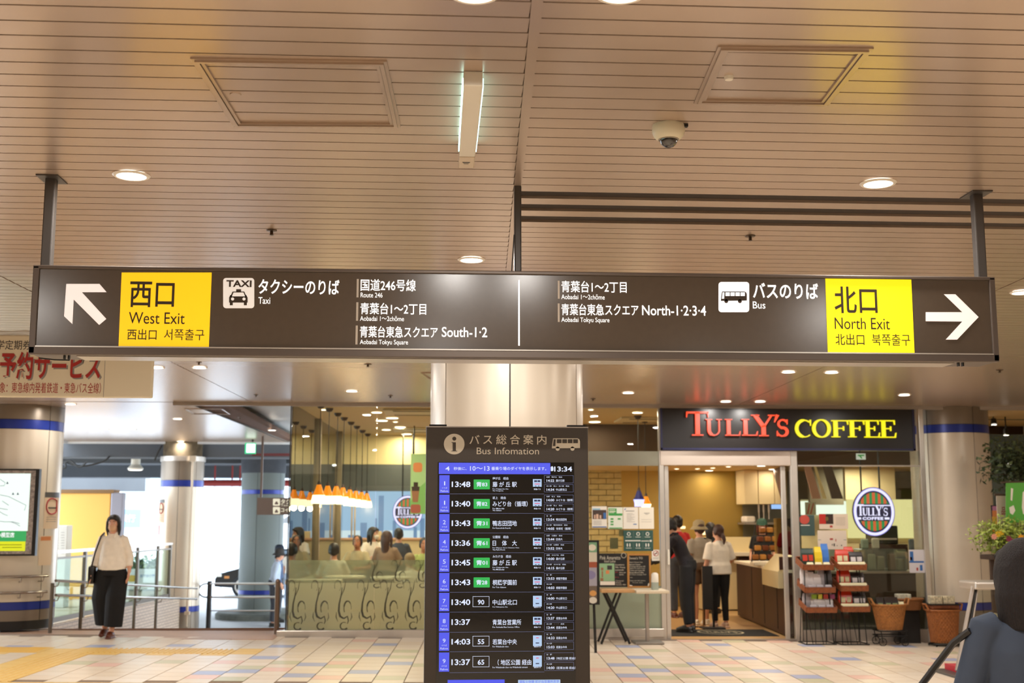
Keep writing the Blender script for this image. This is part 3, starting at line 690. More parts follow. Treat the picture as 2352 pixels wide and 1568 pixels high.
m = MB(); m.lathe([(.52, zat(595, 1085, 28.5)), (.52, 3.4)], (p.x, 29, 0), 32); m.build('concrete_head', mat('dark concrete', '50535a', .9, noise=.2, nscale=3), t3, smooth=True)
m = MB(); m.lathe([(1.15, -.62), (1.15, -.50), (1.1, -.46), (0, -.46)], (p.x+.15, 29, 0), 40); m.build('kerb_island', mat('kerb stone', '6c706a', .8, noise=.2), t3)

# ================================================================== bus timetable board
BYD = 6.4
bx0 = at(979, 979, BYD).x; bx1 = at(1350.5, 981, BYD).x; bz = at(1165, 980, BYD).z
t = thing('timetable_board', 'tall dark freestanding bus timetable display in front of the round column', 'information board', ((bx0+bx1)/2, BYD+.1, fz(bx0)))
m = MB(); m.bbox((bx0, BYD, fz(bx0)+.02), (bx1, BYD+.19, bz), .006); body = m.build('cabinet', mat('cabinet brown', '41382f', .45, .1, noise=.03, nscale=40), t)
m = MB(); m.bbox((bx0-.05, BYD-.12, fz(bx0)-.004), (bx1+.05, BYD+.32, fz(bx0)+.025), .006); m.build('base_plate', M_post, t)
m = MB(); m.box((bx0-.002, BYD-.001, bz-.004), (bx1+.002, BYD+.19, bz+.002)); m.build('top_edge', M_steel2, t)
for a, b in ((986, 1026), (1302, 1344)):
    m = MB(); l = at(a, 975, BYD+.1).x; r = at(b, 975, BYD+.1).x; m.box((l, BYD+.09, bz), (r, BYD+.13, bz+.018)); m.build('lifting_lug', M_blk, t)
M_tan = mat('tan print', 'cdbfa8', .5)
Y1 = BYD-.001
zk = z3(960, 960, 5.057); zq = z3(960, 1250, 4.931)
m = MB(); c = at(*zk([(421, 301)])[0], Y1); r = at(*zk([(541, 301)])[0], Y1).x-c.x; m.ell(c.x, c.z, r, r, Y1, .001, 48); ic = m.build('information_symbol', M_tan, t, 'round tan information symbol')
m = MB(); c2 = at(*zk([(422, 238)])[0], Y1); m.ell(c2.x, c2.z, r*.19, r*.19, Y1-.001, .001, 24)
for pts in ([(390, 280), (440, 280), (440, 378), (456, 380), (456, 385), (385, 385), (385, 380), (403, 378), (403, 287), (390, 286)],): m.pxpoly(zk(pts), Y1-.001, .001)
m.build('letter_i', body.data.materials[0], ic)
m = MB()
for ch, x0, x1, y0, y1 in (('バ', 598, 715, 196, 300), ('ス', 758, 862, 205, 300), ('総', 908, 1030, 192, 306), ('合', 1068, 1185, 192, 306), ('案', 1222, 1340, 192, 306), ('内', 1384, 1492, 197, 306)):
    q = zk([(x0, y0), (x1, y1)]); text(m, ch, (q[0][0], q[0][1], q[1][0], q[1][1]), Y1, .008, res=4)
m.build('lettering', M_tan, t)
m = MB(); q = zk([(682, 342), (1405, 420)]); text(m, 'Bus Infomation', (q[0][0], q[0][1], q[1][0], q[1][1]), Y1, .0, res=4); m.build('lettering', M_tan, t)
busglyph(t, zk, 1555, 229, 1882, 381, Y1, M_tan, body.data.materials[0])
# screen
M_scr = mat('screen glass', '08090c', .04, 0, spec=.7, coat=.3); 
m = MB(); m.pxrect(1006, 1061, 1322, 1566, Y1, .002); 
a = at(1006, 1061, Y1); b = at(1322, 1566, Y1); m = MB(); m.box((a.x, Y1-.002, .35), (b.x, Y1, a.z)); scr = m.build('screen', M_scr, t, 'black display screen with departure rows')
SY2 = Y1-.0025
M_sb = glow('screen blue', '4d58f0', .95); M_sg = glow('screen green', '1ec152', .85); M_sw = glow('screen white', 'dfe8ff', 1.0); M_sl = glow('screen line', '8d96c8', .55); M_sp = glow('screen pale', 'b9d4f6', .9); M_sr = glow('screen red', 'f0446a', .9); M_sf = glow('screen face', 'a9c6ee', .9); M_sk = glow('screen navy', '1d2c66', .5)
def row(nm, parent=scr): return thing(nm, None, None) 
m = MB(); m.pxrect(1008, 1062.5, 1264, 1088.5, SY2, .0005); hb = m.build('header_bar', M_sb, scr, 'blue header bar')
m = MB()
for s_, x0, x1, y0, y1 in (('4', 318, 368, 560, 610), ('秒後に、', 415, 565, 566, 604), ('10〜13', 605, 832, 557, 610), ('番乗り場のダイヤを表示します。', 853, 1490, 564, 606)):
    q = zk([(x0, y0), (x1, y1)]); text(m, s_, (q[0][0], q[0][1], q[1][0], q[1][1]), SY2-.0008, .008, .0003, res=2)
m.build('lettering', M_sw, hb)
m = MB(); q = zk([(1582, 562), (1790, 620)]); text(m, '13:34', (q[0][0], q[0][1], q[1][0], q[1][1]), SY2, .02, .0005, res=3)
m.pxpoly([(1265, 1072), (1269, 1070), (1271, 1074), (1271, 1080), (1268, 1082), (1265, 1081)], SY2, .0005); m.build('clock_digits', M_sw, scr)
rows = [(1090.9, 1132.4, '1', '13:48', '青83', '梅が丘　経由', '藤 が 丘 駅', 1187, 'For Fujigaoka Sta.\nVia Umegaoka', ('当駅　梅が丘　経由', '14:22', '藤が丘駅'), ('次の便　坂上・北八朔　経由', '14:34', '中山駅北口'), 0),
 (1135.6, 1177, '1', '13:40', '青82', '坂上　経由', 'みどり台（循環）', 1212, 'For Midoridai\nVia Sakaue', ('当駅　坂上　経由', '14:00', 'みどり台（循環）'), ('次の便　坂上　経由', '14:20', 'みどり台（循環）'), 0),
 (1180, 1222, '2', '13:43', '青31', '', '鴨志田団地', 1187, 'For Kamoshida Danchi', ('当　駅', '13:54', '鴨志田団地'), ('次の便　鴨志田団地　経由', '14:05', '寺家町（循環）'), 0),
 (1225.4, 1267.5, '4', '13:36', '青61', '公園前　経由', '日　体　大', 1187, 'For Nippon Sport Science Univ.\nVia Park Front', ('当駅　公園前　経由', '13:44', '日体大'), ('次の便　公園前　経由', '13:52', '日体大'), 0),
 (1269.9, 1312.9, '5', '13:45', '青01', 'みたけ台　経由', '藤 が 丘 駅', 1187, 'For Fujigaoka Sta.\nVia Mitakedai', ('当駅　みたけ台　経由', '14:00', '藤が丘駅'), ('次の便　みたけ台　経由', '14:15', '藤が丘駅'), 0),
 (1315.3, 1358, '6', '13:43', '青28', '', '桐蔭学園前', 1187, 'For Toin Gakuen', ('当　駅', '13:53', '桐蔭学園前'), ('次の便', '14:03', '桐蔭学園前'), 0),
 (1361, 1403.5, '7', '13:40', '90', '', '中山駅北口', 1187, 'For Nakayama Sta.', ('当　駅', '14:00', '中山駅北口'), ('次の便', '14:20', '中山駅北口'), 1),
 (1406.6, 1449.4, '8', '13:37', '', '', '青葉台営業所', 1197, 'For Aobadai Bus Service Office', ('当　駅', '13:37', '若葉台中央'), ('次の便　・・・　経由', '13:44', '若葉台中央'), 0),
 (1452, 1494, '9', '14:03', '55', '', '若葉台中央', 1187, 'For Wakabadai chuo', ('当　駅', '14:33', '若葉台中央'), ('次の便', '15:03', '若葉台中央'), 1),
 (1498, 1542, '9', '13:37', '65', '', '（ 地区公園 経由', 1220, 'For Wakabadai chuo via Wakabadai minami', ('当　駅', '13:48', '（地区公園 経由）'), ('次の便', '14:00', '（若葉台南 経由）'), 1)]
for (y0, y1, no, tm, rt, via, dest, dx, eng, n1, n2, kind) in rows:
    dxl = -(y0-1090)/450*2.5
    X = lambda v: v+dxl*(1165-v)/150*.35
    m = MB(); m.pxrect(X(1009), y0, X(1032.5), y1, SY2, .0005); cell = m.build('platform_cell', M_sb, scr, 'blue platform number cell')
    m = MB(); h_ = y1-y0
    text(m, no, (X(1020 if no == '1' else 1017.5), y0+h_*.34, X(1022.5 if no == '1' else 1024), y0+h_*.56), SY2-.0008, .0, .0003, res=3); text(m, 'のりば', (X(1015), y0+h_*.66, X(1027), y0+h_*.75), SY2-.0008, .0, .0003, res=1); text(m, 'Platform', (X(1012), y0+h_*.82, X(1029.5), y0+h_*.93), SY2-.0008, .0, .0003, res=1)
    m.build('lettering', M_sw, cell)
    m = MB(); text(m, tm, (X(1037.5), y0+h_*.35, X(1080.5), y0+h_*.66), SY2, .022, .0005, res=3); m.build('time_digits', M_sw, scr); m = MB()
    if via: text(m, via, (X(1131.5), y0+h_*.10, X(1131.5+len(via)*6), y0+h_*.25), SY2, .004, .0005, res=1)
    xs = 1143 if '地区' in dest else 1131.5
    text(m, dest, (X(xs), y0+h_*.36, X(dx), y0+h_*.66), SY2, .008, .0005, res=2)
    ln = eng.split('\n')
    for i, e in enumerate(ln): text(m, e, (X(1131.5), y0+h_*(.73+.1*i), X(1131.5+min(len(e)*2.05, 88)), y0+h_*(.81+.1*i)), SY2, .006, .0005, res=1)
    m.build('departure_text', M_sw, scr)
    if rt:
        m = MB()
        if kind == 0:
            m.pxpoly(rrect(X(1088), y0+h_*.24, X(1125), y0+h_*.78, 1.2), SY2, .0005); bd = m.build('route_badge', M_sg, scr, 'green route badge')
        else:
            m.pxframe(X(1086), y0+h_*.19, X(1124), y0+h_*.76, .8, SY2, .0005); bd = m.build('route_badge', M_sw, scr, 'outlined route badge')
        m = MB(); text(m, rt, (X(1094 if kind == 0 else 1097.5), y0+h_*.37, X(1119.5 if kind == 0 else 1112.5), y0+h_*.64), SY2-.0008, .02, .0003, res=2); m.build('lettering', M_sw, bd)
    m = MB(); m.pxrect(X(1033), y1+1.2, X(1250), y1+1.8, SY2, .0005); m.build('row_line', M_sl, scr)
    # pictogram card: plain bus front / plain card, no mascot
    m = MB(); hh = .60 if kind == 0 else .68
    m.pxrect(X(1224), y0+h_*(.22 if kind == 0 else .16), X(1244), y0+h_*(.22+.42 if kind == 0 else .74), SY2, .0005); cardo = m.build('picture_card', M_sp, scr)
    m = MB()
    if kind == 0:
        m.pxrect(X(1227), y0+h_*.28, X(1233.5), y0+h_*.38, SY2-.0008, .0003); m.pxrect(X(1234.5), y0+h_*.28, X(1241), y0+h_*.38, SY2-.0008, .0003); m.pxrect(X(1229), y0+h_*.58, X(1232), y0+h_*.62, SY2-.0008, .0003); m.pxrect(X(1236), y0+h_*.58, X(1239), y0+h_*.62, SY2-.0008, .0003)
    else: m.pxrect(X(1230), y0+h_*.55, X(1238), y0+h_*.60, SY2-.0008, .0003)
    m.build('card_marks', M_sk, cardo)
    m = MB(); m.pxrect(X(1228 if kind == 0 else 1231), y0+h_*(.47 if kind == 0 else .27), X(1240 if kind == 0 else 1237), y0+h_*(.51 if kind == 0 else .31), SY2-.0008, .0003); m.build('card_stripe', M_sr, cardo)
    m = MB(); text(m, '東急バス' if kind == 0 else '神奈中バス', (X(1226), y0+h_*.73, X(1242), y0+h_*.82), SY2, .01, .0005, res=1); m.build('lettering', M_sw, cardo)
    for i, nn in enumerate((n1, n2)):
        a0 = y0+h_*(.01+.5*i); a1 = y0+h_*(.44+.5*i)
        m = MB(); m.pxframe(X(1250), a0, X(1317), a1, .55, SY2, .0005)
        fr_ = m.build('next_bus_frame', M_sl, scr)
        m = MB(); text(m, nn[0], (X(1255), a0+(a1-a0)*.14, X(1255+len(nn[0])*4.0), a0+(a1-a0)*.30), SY2, .003, .0005, res=1)
        text(m, nn[1], (X(1255.5), a0+(a1-a0)*.52, X(1273), a0+(a1-a0)*.84), SY2, .018, .0005, res=2); text(m, nn[2], (X(1277), a0+(a1-a0)*.52, X(1277+len(nn[2])*4.9), a0+(a1-a0)*.84), SY2, .004, .0005, res=1)
        m.build('lettering', M_sw, fr_)
m = MB(); m.pxrect(1028, 1560.5, 1159, 1590, SY2, .0005); m.build('picture_panel', M_sb, scr)
m = MB(); m.pxrect(1190, 1560.5, 1287, 1590, SY2, .0005); pp = m.build('picture_panel', M_sp, scr)
m = MB(); text(m, '運転士体験 初が台営業所見学', (1193, 1561.5, 1284, 1568), SY2-.0008, 0, .0003, res=1); m.build('lettering', M_sb, pp)

# ================================================================== cafe: shell
FA = 16.8                                   # shop front plane
def PX(px, Y, py=1200): return at(px, py, Y).x
def PZ(py, Y, px=1400): return at(px, py, Y).z
xs0 = PX(663, FA); sw = lambda y: xs0+SK*(y-FA)         # side glass line
BW = 23.2
M_cfl = mat('cafe floor tan', 'c9a06a', .35, noise=.08, nscale=2)
m = MB(); xa, xb = xs0, 10.1
m.add([(xa, 16.9, fz(xa)), (xb, 16.9, fz(xb)), (xb, BW+.1, fz(xb)), (xa, BW+.1, fz(xa)), (xa, 16.9, -.8), (xb, 16.9, -.8), (xb, BW+.1, -.8), (xa, BW+.1, -.8)], [(0, 1, 2, 3), (7, 6, 5, 4), (0, 4, 5, 1), (1, 5, 6, 2), (2, 6, 7, 3), (3, 7, 4, 0)])
m.build('floor_cafe', M_cfl, kind='structure', label='tan cafe floor')
bulkX = 2.2
M_cceil = mat('cafe ceiling', 'd8bc86', .6)
m = MB(); m.box((xs0+.02, 16.84, CZ+.001), (10.1, BW+.1, CZ+.1)); m.build('ceiling_cafe', M_cceil, kind='structure', label='cream cafe ceiling')
m = MB(); m.box((bulkX, 20.35, 2.565), (10.1, 20.45, CZ)); bk = m.build('wall_bulkhead', mat('bulkhead brown', '4a3524', .7), kind='structure', label='dark brown drop wall across the cafe ceiling')
m = MB(); m.box((bulkX, 20.45, 2.565), (10.1, BW, 2.62)); m.build('ceiling_low', M_cceil, kind='structure', label='lower cream ceiling over the cafe counter')
# back walls
xB = PX(1340, BW); x1430 = PX(1428, BW); x1530 = PX(1533, BW); x1706 = PX(1706, BW)
zv = PZ(1066, BW, 900); zm1 = PZ(1128, BW, 900); zm0 = PZ(1292, BW, 900)
m = MB(); m.box((-2.0, BW, zv), (xB, BW+.1, CZ)); m.box((-2.0, BW, -.1), (xB, BW+.1, zm0)); m.build('wall_cafe_left', M_cream, kind='structure', label='cream cafe wall above the sky mural')
m = MB(); m.box((-2.0, BW, zm1), (xB, BW+.1, zv)); m.build('trim_5', mat('valance grey', '5c605d', .3, .2), kind='structure', label='grey band between the cream wall and the sky mural')
m = MB(); m.box((x1430, BW, -.1), (x1530, BW+.1, CZ)); m.build('wall_yellow', mat('yellow wall', 'd3ad5c', .7), kind='structure', label='plain yellow wall beside the brick wall')
m = MB(); m.box((x1530, BW, -.1), (x1706, BW+.1, 2.6)); m.build('wall_ochre', M_ochre, kind='structure', label='plain ochre wall seen through the cafe door')
m = MB(); m.box((x1706, BW, -.1), (10.1, BW+.1, 2.6)); m.build('wall_kitchen', mat('kitchen wall', '837f6a', .5), kind='structure', label='grey-green wall behind the cafe counter')
m = MB(); m.box((xB, BW+.03, -.1), (x1430, BW+.1, CZ)); wb = m.build('wall_brick', mat('brick joint', 'a98f5f', .8), kind='structure', label='wall of pale yellow bricks behind the posters')
M_brick = mat('pale brick', 'e3cd92', .75, noise=.15, nscale=9)
bL, bH = .30, .107; bm_ = MB(); bm_.bbox((0, 0, 0), (bL-.012, .035, bH-.012), .004); brm = bm_.mesh('brick', M_brick); bm_ = MB(); bm_.bbox((0, 0, 0), (bL/2-.012, .035, bH-.012), .004); hbm = bm_.mesh('half_brick', M_brick)
z = PZ(1280, BW); i = 0
while z < PZ(1064, BW):
    x = xB-(bL/2 if i % 2 else 0)
    while x < x1430-.05:
        if x < xB-.01 and x+bL > xB:
            o = bpy.data.objects.new('brick', hbm); C.objects.link(o); o.parent = wb; o.location = Vector((xB, BW-.002, z))-wb.location
        elif x+bL >= x1430+.02 and x < x1430-.1:
            o = bpy.data.objects.new('brick', hbm); C.objects.link(o); o.parent = wb; o.location = Vector((x, BW-.002, z))-wb.location
        elif x >= xB-.01:
            o = bpy.data.objects.new('brick', brm); C.objects.link(o); o.parent = wb; o.location = Vector((x, BW-.002, z))-wb.location
        elif x < xB: pass
        x += bL
    z += bH; i += 1
# sky mural, backlit
M_mu = glow('mural sky', 'a9cdf2', .95); M_mu2 = glow('mural low sky', 'dfeefa', 1.05); M_mt = glow('mural towers', '7fa6d6', .8); M_mt2 = glow('mural hills', 'e9c4b0', .8)
t = thing('skyline_mural', 'large backlit mural of pale blue sky and city towers on the cafe back wall', 'mural', (PX(1000, BW), BW-.05, zm0))
x0 = -1.78; m = MB(); zmid = zm0+(zm1-zm0)*.45; m.box((x0, BW-.04, zmid), (xB, BW, zm1)); m.build('upper_sky', M_mu, t)
m = MB(); m.box((x0, BW-.04, zm0), (xB, BW, zmid)); m.build('lower_sky', M_mu2, t)
for px0, px1, py, s_ in ((828, 843, 1200, 'a'), (850, 856, 1215, 'a'), (862, 866, 1190, 'a'), (869, 881, 1138, 'b'), (902, 910, 1195, 'a'), (800, 815, 1228, 'a'), (950, 958, 1210, 'b'), (885, 898, 1222, 'a'), (965, 975, 1190, 'a')):
    m = MB(); a = PX(px0, BW-.05); b = PX(px1, BW-.05); m.box((a, BW-.048, zm0), (b, BW-.04, PZ(py, BW, 860))); m.build('tower', M_mt, t)
m = MB(); m.box((x0, BW-.052, zm0), (xB, BW-.04, PZ(1262, BW, 860))); m.build('skyline_base', M_mt2, t)
for px in (806, 813):
    m = MB(); a = PX(px, BW-.06); m.box((a, BW-.07, zm0), (a+.03, BW-.05, zm1)); m.build('joint_strip', M_steel2, t)

# ---- shop front glazing
def frost(z0, z1, x0, x1, y, mt, name='frosted_film', parent=None):
    m = MB(); m.box((x0, y, z0), (x1, y+.002, z1)); return m.build(name, mt, parent)
w1 = MB(); zk0 = fz(0)
kz1 = PZ(1446, FA, 800); kz0 = PZ(1467, FA, 800)
w1.bbox((xs0-.12, FA-.06, kz0), (PX(1520, FA), FA+.06, kz1), .01); w1.box((xs0-.12, FA-.04, -.2), (PX(1520, FA), FA+.05, kz0))
w1 = w1.build('window_1', M_steel, kind='structure', label='long fixed cafe window with steel kick plate and patterned frosted film')
ztop = CZ-.04
for a, b in ((664, 734), (734, 862), (862, 1010), (1010, 1180), (1180, 1352)):
    xa, xb = PX(a, FA), PX(b, FA); m = MB(); m.box((xa+.003, FA-.006, kz1), (xb-.003, FA+.006, ztop)); m.build('pane', M_glass, w1)
zf1 = PZ(1286, FA, 800); zf2 = PZ(1338, FA, 800)
frost(zf2, zf1, xs0+.03, PX(1352, FA), FA+.012, M_film2, parent=w1); frost(kz1, zf2, xs0+.03, PX(1352, FA), FA+.012, M_film, parent=w1)
# right half of that window: transom, plain band below, posts
m = MB(); xa, xb = PX(1352, FA), PX(1516, FA); m.box((xa, FA-.02, PZ(1069, FA)), (xb, FA+.02, PZ(1036, FA))); m.build('transom', mat('satin transom', '8e8a78', .25, .6), w1)
m = MB(); m.box((xa, FA-.006, PZ(1350, FA)), (xb, FA+.006, PZ(1069, FA))); m.build('pane', M_glass, w1)
m = MB(); m.box((xa, FA-.006, PZ(1036, FA)), (xb, FA+.006, ztop)); m.build('pane', M_glass, w1)
m = MB(); m.box((xa, FA-.01, kz1), (xb, FA+.01, PZ(1345, FA))); m.build('solid_panel', mat('sage panel', '98a18a', .35, spec=.5), w1, 'plain sage green frosted panel')
# swirl motifs on the film, coloured dark for the gloom behind clear gaps
M_sw1 = mat('dark swirl', '4c4636', .5)
def swirl():
    m = MB(); P = lambda a, b: (a, 0, b)
    S = lambda p, w_: ribbon(m, p, w_, P)
    S(arc(.01, .54, .045, .075, -60, 210, 14), [.005]*5+[.014]*5+[.006]*5); S([(.07, .52), (.06, .42), (.035, .3), (.03, .2), (.05, .13), (.1, .1)], [.01, .016, .022, .028, .03, .02])
    S(arc(.15, .24, .05, .095, -10, 215, 16), [.006]*4+[.016]*4+[.022]*5+[.012]*4); S([(.10, .10), (.15, .13), (.165, .07), (.15, .03)], [.02, .022, .016, .012]); S(arc(.105, .0, .05, .05, 60, 330, 14), [.01]*4+[.018]*6+[.024]*5)
    S([(.0, .19), (-.005, .12), (.02, .06)], [.006, .014, .004]); S([(.2, .18), (.21, .12), (.19, .07)], [.004, .014, .006]); S([(.12, .62), (.1, .5), (.06, .4)], [.006, .012, .008])
    return m.mesh('swirl', M_sw1)
swm = swirl()
for i in range(13):
    x = PX(672+i*52.5, FA); o = bpy.data.objects.new('swirl_motif', swm); C.objects.link(o); o.parent = w1; o.scale = (.98, 1, .98); o.location = Vector((x, FA+.0095, kz1+.05))-w1.location
    if i > 2:
        o = bpy.data.objects.new('swirl_motif', swm); C.objects.link(o); o.parent = w1; o.scale = (.8, 1, .55); o.location = Vector((x+.14, FA+.0095, zf2-.04))-w1.location
# side glazing
w2 = MB(); 
def side(y0, y1, z0, z1, th=.006):
    m = MB(); m.add([(sw(y0)-th, y0, z0), (sw(y0)+th, y0, z0), (sw(y1)+th, y1, z0), (sw(y1)-th, y1, z0), (sw(y0)-th, y0, z1), (sw(y0)+th, y0, z1), (sw(y1)+th, y1, z1), (sw(y1)-th, y1, z1)], [(0, 3, 2, 1), (4, 5, 6, 7), (0, 1, 5, 4), (1, 2, 6, 5), (2, 3, 7, 6), (3, 0, 4, 7)]); return m
w2 = side(16.87, BW, -.7, kz1, .05).build('window_2', M_steel2, kind='structure', label='side glass wall of the cafe facing the street')
M_glass2 = glassmat('side glass', 'f2f7f4', 1.3)
for a, b in ((16.87, 19.5), (19.5, 22.4), (22.4, BW)): side(a+.01, b-.01, kz1, CZ).build('pane', M_glass2, w2)
side(16.95, 22.4, kz1, zf2, .009).build('frosted_film', M_film, w2)
for yy, wd in ((19.5, .055), (22.4, .09)):
    m = MB(); m.bbox((sw(yy)-.05, yy-wd, kz1), (sw(yy)+.06, yy+wd, CZ), .008); m.build('mullion', mat('bronze mullion', '8c8069', .4, .6), w2)
m = MB(); m.bbox((xs0-.012, FA-.012, kz1), (xs0+.004, FA+.004, CZ), .002); m.build('corner_seal', M_blk, w2)

# fascia with the shop's name
fx0, fx1 = PX(1521, FA-.1), PX(2112, FA-.1); fz1 = CZ-.05; fz0 = PZ(1034, FA-.1, 1800)
t = thing('shop_fascia', 'black shop fascia with large lit red and yellow capitals above the cafe entrance', 'sign', ((fx0+fx1)/2, FA-.05, fz0))
m = MB(); m.bbox((fx0, FA-.09, fz0), (fx1, FA+.04, fz1), .01); m.build('box', mat('fascia black', '1c1918', .3, .1, spec=.5), t)
m = MB(); m.box((fx0, FA-.1, fz0), (fx1, FA-.09, fz0+.03)); m.box((fx1-.03, FA-.1, fz0), (fx1, FA-.09, fz1)); m.box((fx0, FA-.1, fz0), (fx0+.025, FA-.09, fz1)); m.build('frame', mat('fascia blue edge', '2a2a48', .35, .3), t)
M_lr = glow('lit red letters', 'ff4a22', 1.25); M_ly = glow('lit yellow letters', 'ffee14', 1.1)
z8 = z3(1350, 820, 2.347)
LY = FA-.10
bxs = [(530, 294, 650, 423), (634, 334, 722, 425), (738, 334, 822, 424), (828, 334, 915, 424), (880, 309, 1008, 426), (1003, 309, 1030, 352), (1016, 334, 1080, 429)]
serifword("TULLY'S", [tuple(c for p in z8([(a, b), (c_, d)]) for c in p) for a, b, c_, d in bxs], LY, t, M_lr, t=.03)
bxs = [(1116, 335, 1203, 434), (1208, 335, 1308, 434), (1311, 340, 1403, 432), (1400, 340, 1490, 432), (1488, 340, 1572, 434), (1572, 340, 1660, 435)]
serifword("COFFEE", [tuple(c for p in z8([(a, b), (c_, d)]) for c in p) for a, b, c_, d in bxs], LY, t, M_ly, t=.03)

# door opening
def frame_bar(x0p, x1p, z0, z1, y0=FA-.03, y1=FA+.05, mt=None, par=None, nm='jamb', py=1250):
    m = MB(); m.bbox((at(x0p, py, FA).x, y0, z0), (at(x1p, py, FA).x, y1, z1), .006); return m.build(nm, mt or M_steel, par)
d1 = MB(); d1.bbox((PX(1515, FA, 1050), FA-.035, PZ(1069, FA, 1650)), (PX(1815, FA, 1050), FA+.06, fz0-.0), .01); d1 = d1.build('door_1', mat('header steel', 'd5c6b8', .22, .6), kind='structure', label='wide automatic cafe doorway with brushed steel header and jambs')
fl = fz(3.5)
frame_bar(1516, 1527, fl-.02, CZ-.05, par=d1); frame_bar(1529, 1539, fl, PZ(1069, FA), FA+.02, FA+.07, par=d1, nm='door_stile'); frame_bar(1800, 1810, fl-.03, PZ(1069, FA), FA+.02, FA+.07, par=d1, nm='door_stile')
frame_bar(1820, 1836, fl-.04, fz0, par=d1)
m = MB(); m.box((PX(1810, FA), FA+.03, fl), (PX(1820, FA), FA+.04, PZ(1069, FA))); m.build('pane', M_glass, d1)
m = MB(); m.bbox((PX(1532, FA), FA-.0, PZ(1297, FA)), (PX(1537, FA), FA+.02, PZ(1262, FA)), .003); m.build('pull_handle', M_white, d1)
m = MB(); m.box((PX(1527, FA), FA-.03, fl-.02), (PX(1820, FA), FA+.06, fl+.003)); m.build('threshold', M_steel2, d1)
for px in (1594, 1662):
    pass
# right window
w3 = MB(); xa, xb = PX(1836, FA), PX(2122, FA); w3.bbox((xa, FA-.03, fz(5)-.06), (xb, FA+.05, PZ(1445, FA, 1980)), .006); w3 = w3.build('window_3', M_steel2, kind='structure', label='cafe window right of the door with a dark lower panel')
m = MB(); m.box((xa, FA-.006, PZ(1445, FA, 1980)), (xb, FA+.006, PZ(1070, FA, 1980))); m.build('pane', M_glass, w3)
m = MB(); m.box((xa, FA-.006, PZ(1069, FA, 1980)), (xb, FA+.006, fz0)); m.build('pane', M_glass, w3, 'upper light')
m = MB(); m.box((xa, FA-.015, PZ(1071, FA, 1980)), (xb, FA+.015, PZ(1068, FA, 1980))); m.build('transom', M_steel2, w3)
m = MB(); m.bbox((PX(2113, FA, 1100), FA-.05, fz(5.8)-.05), (PX(2124, FA, 1100), FA+.05, CZ-.04), .006); m.build('end_post', M_steel, w3)
m = MB(); m.box((xa, FA+.03, PZ(1445, FA, 1980)), (xb, FA+.05, PZ(1372, FA, 1980))); m.build('back_panel', mat('panel grey brown', '6f6c60', .5), w3)

# oval shop emblem
M_ow = glow('emblem white', 'e6dcff', 1.5); M_on = glow('emblem navy', '1c1a4c', .7); M_og = glow('emblem green', '2f9a55', .9); M_oo = glow('emblem orange', 'f0683a', .9); M_op = glow('emblem violet', '8a7ce0', 1.2)
def emblem(x0, y0, x1, y1, Y, lb, rods=(), mats_=None):
    W, N, Gn, O, Pv = mats_ or (M_ow, M_on, M_og, M_oo, M_op)
    c = at((x0+x1)/2, (y0+y1)/2, Y); rx = at(x1, (y0+y1)/2, Y).x-c.x; rz = at((x0+x1)/2, y0, Y).z-c.z
    t = thing('oval_emblem', lb, 'sign', (c.x, Y, c.z-rz))
    m = MB(); m.ell(c.x, c.z, rx, rz, Y, .04, 48); m.build('casing', mat('emblem casing', '2a2550', .4), t)
    yy = Y-.04
    m = MB(); m.ell(c.x, c.z, rx*.985, rz*.985, yy, .002, 48); m.build('face', Pv, t)
    m = MB(); m.ring(c.x, c.z, rx*.96, rz*.96, rx*.12, yy-.002, .002); m.build('white_ring', W, t)
    m = MB(); m.ell(c.x, c.z, rx*.82, rz*.84, yy-.002, .002, 48); m.build('inner_field', N, t)
    for half in (1, -1):
        z0_, z1_ = c.z+half*rz*(.32 if half > 0 else .38), c.z+half*rz*.77; n = 11
        for i in range(n):
            a = -.74+1.48*i/n; b = -.74+1.48*(i+1)/n
            def zz(u): 
                q = 1-(u/.76)**2; return c.z+half*rz*max(.32 if half > 0 else .38, .78*math.sqrt(max(0, q)))
            za_, zb_ = zz(a), zz(b); m = MB()
            pts = [(c.x+rx*a, z0_), (c.x+rx*b, z0_), (c.x+rx*b, zb_), (c.x+rx*(a+b)/2, zz((a+b)/2)), (c.x+rx*a, za_)]
            if half < 0: pts.reverse()
            m.poly(pts, yy-.0045, .001); m.build('stripe', (Gn, O)[i % 2], t)
    m = MB(); bw = (x1-x0)
    for k in (1,): m.box((c.x-rx*.86, yy-.0065, c.z+k*rz*.25-.006*rx/.28), (c.x+rx*.86, yy-.0045, c.z+k*rz*.25+.008*rx/.28))
    m.build('band_line', W, t)
    cx, cyp = (x0+x1)/2, (y0+y1)/2; m = MB()
    u = bw/96; L0 = cx-36*u
    bb = [(0, -17, 15, 9), (12, -9, 24, 9), (24, -9, 34, 9), (34, -9, 45, 9), (41, -15, 58, 9), (57, -15, 61, -7), (60, -9, 70, 10)]
    serifword("TULLY'S", [(L0+a*u, cyp+b*u*(y1-y0)/113/u*1.0 if False else cyp+b*u, L0+c_*u, cyp+d*u) for a, b, c_, d in bb], yy-.0045, m, None, 1.35, .0015)
    m.build('lettering', W, t)
    m = MB(); text(m, 'COFFEE', (cx-24*u, cyp+12*u, cx+24*u, cyp+19*u), yy-.0055, .05, .001, space=1.1)
    for a, b in ((-38, -27), (27, 38)): m.pxrect(cx+a*u, cyp+13*u, cx+b*u, cyp+18*u, yy-.0055, .001)
    m.build('lettering', W, t)
    for r in rods:
        m = MB(); xr = PX(r, Y, 1100); m.tube([(xr, Y-.02, c.z+rz*.5), (xr, Y-.02, CZ if Y < 20.4 or xr < bulkX else 2.565)], .012, 6); m.build('rod', M_blk, t)
    return t
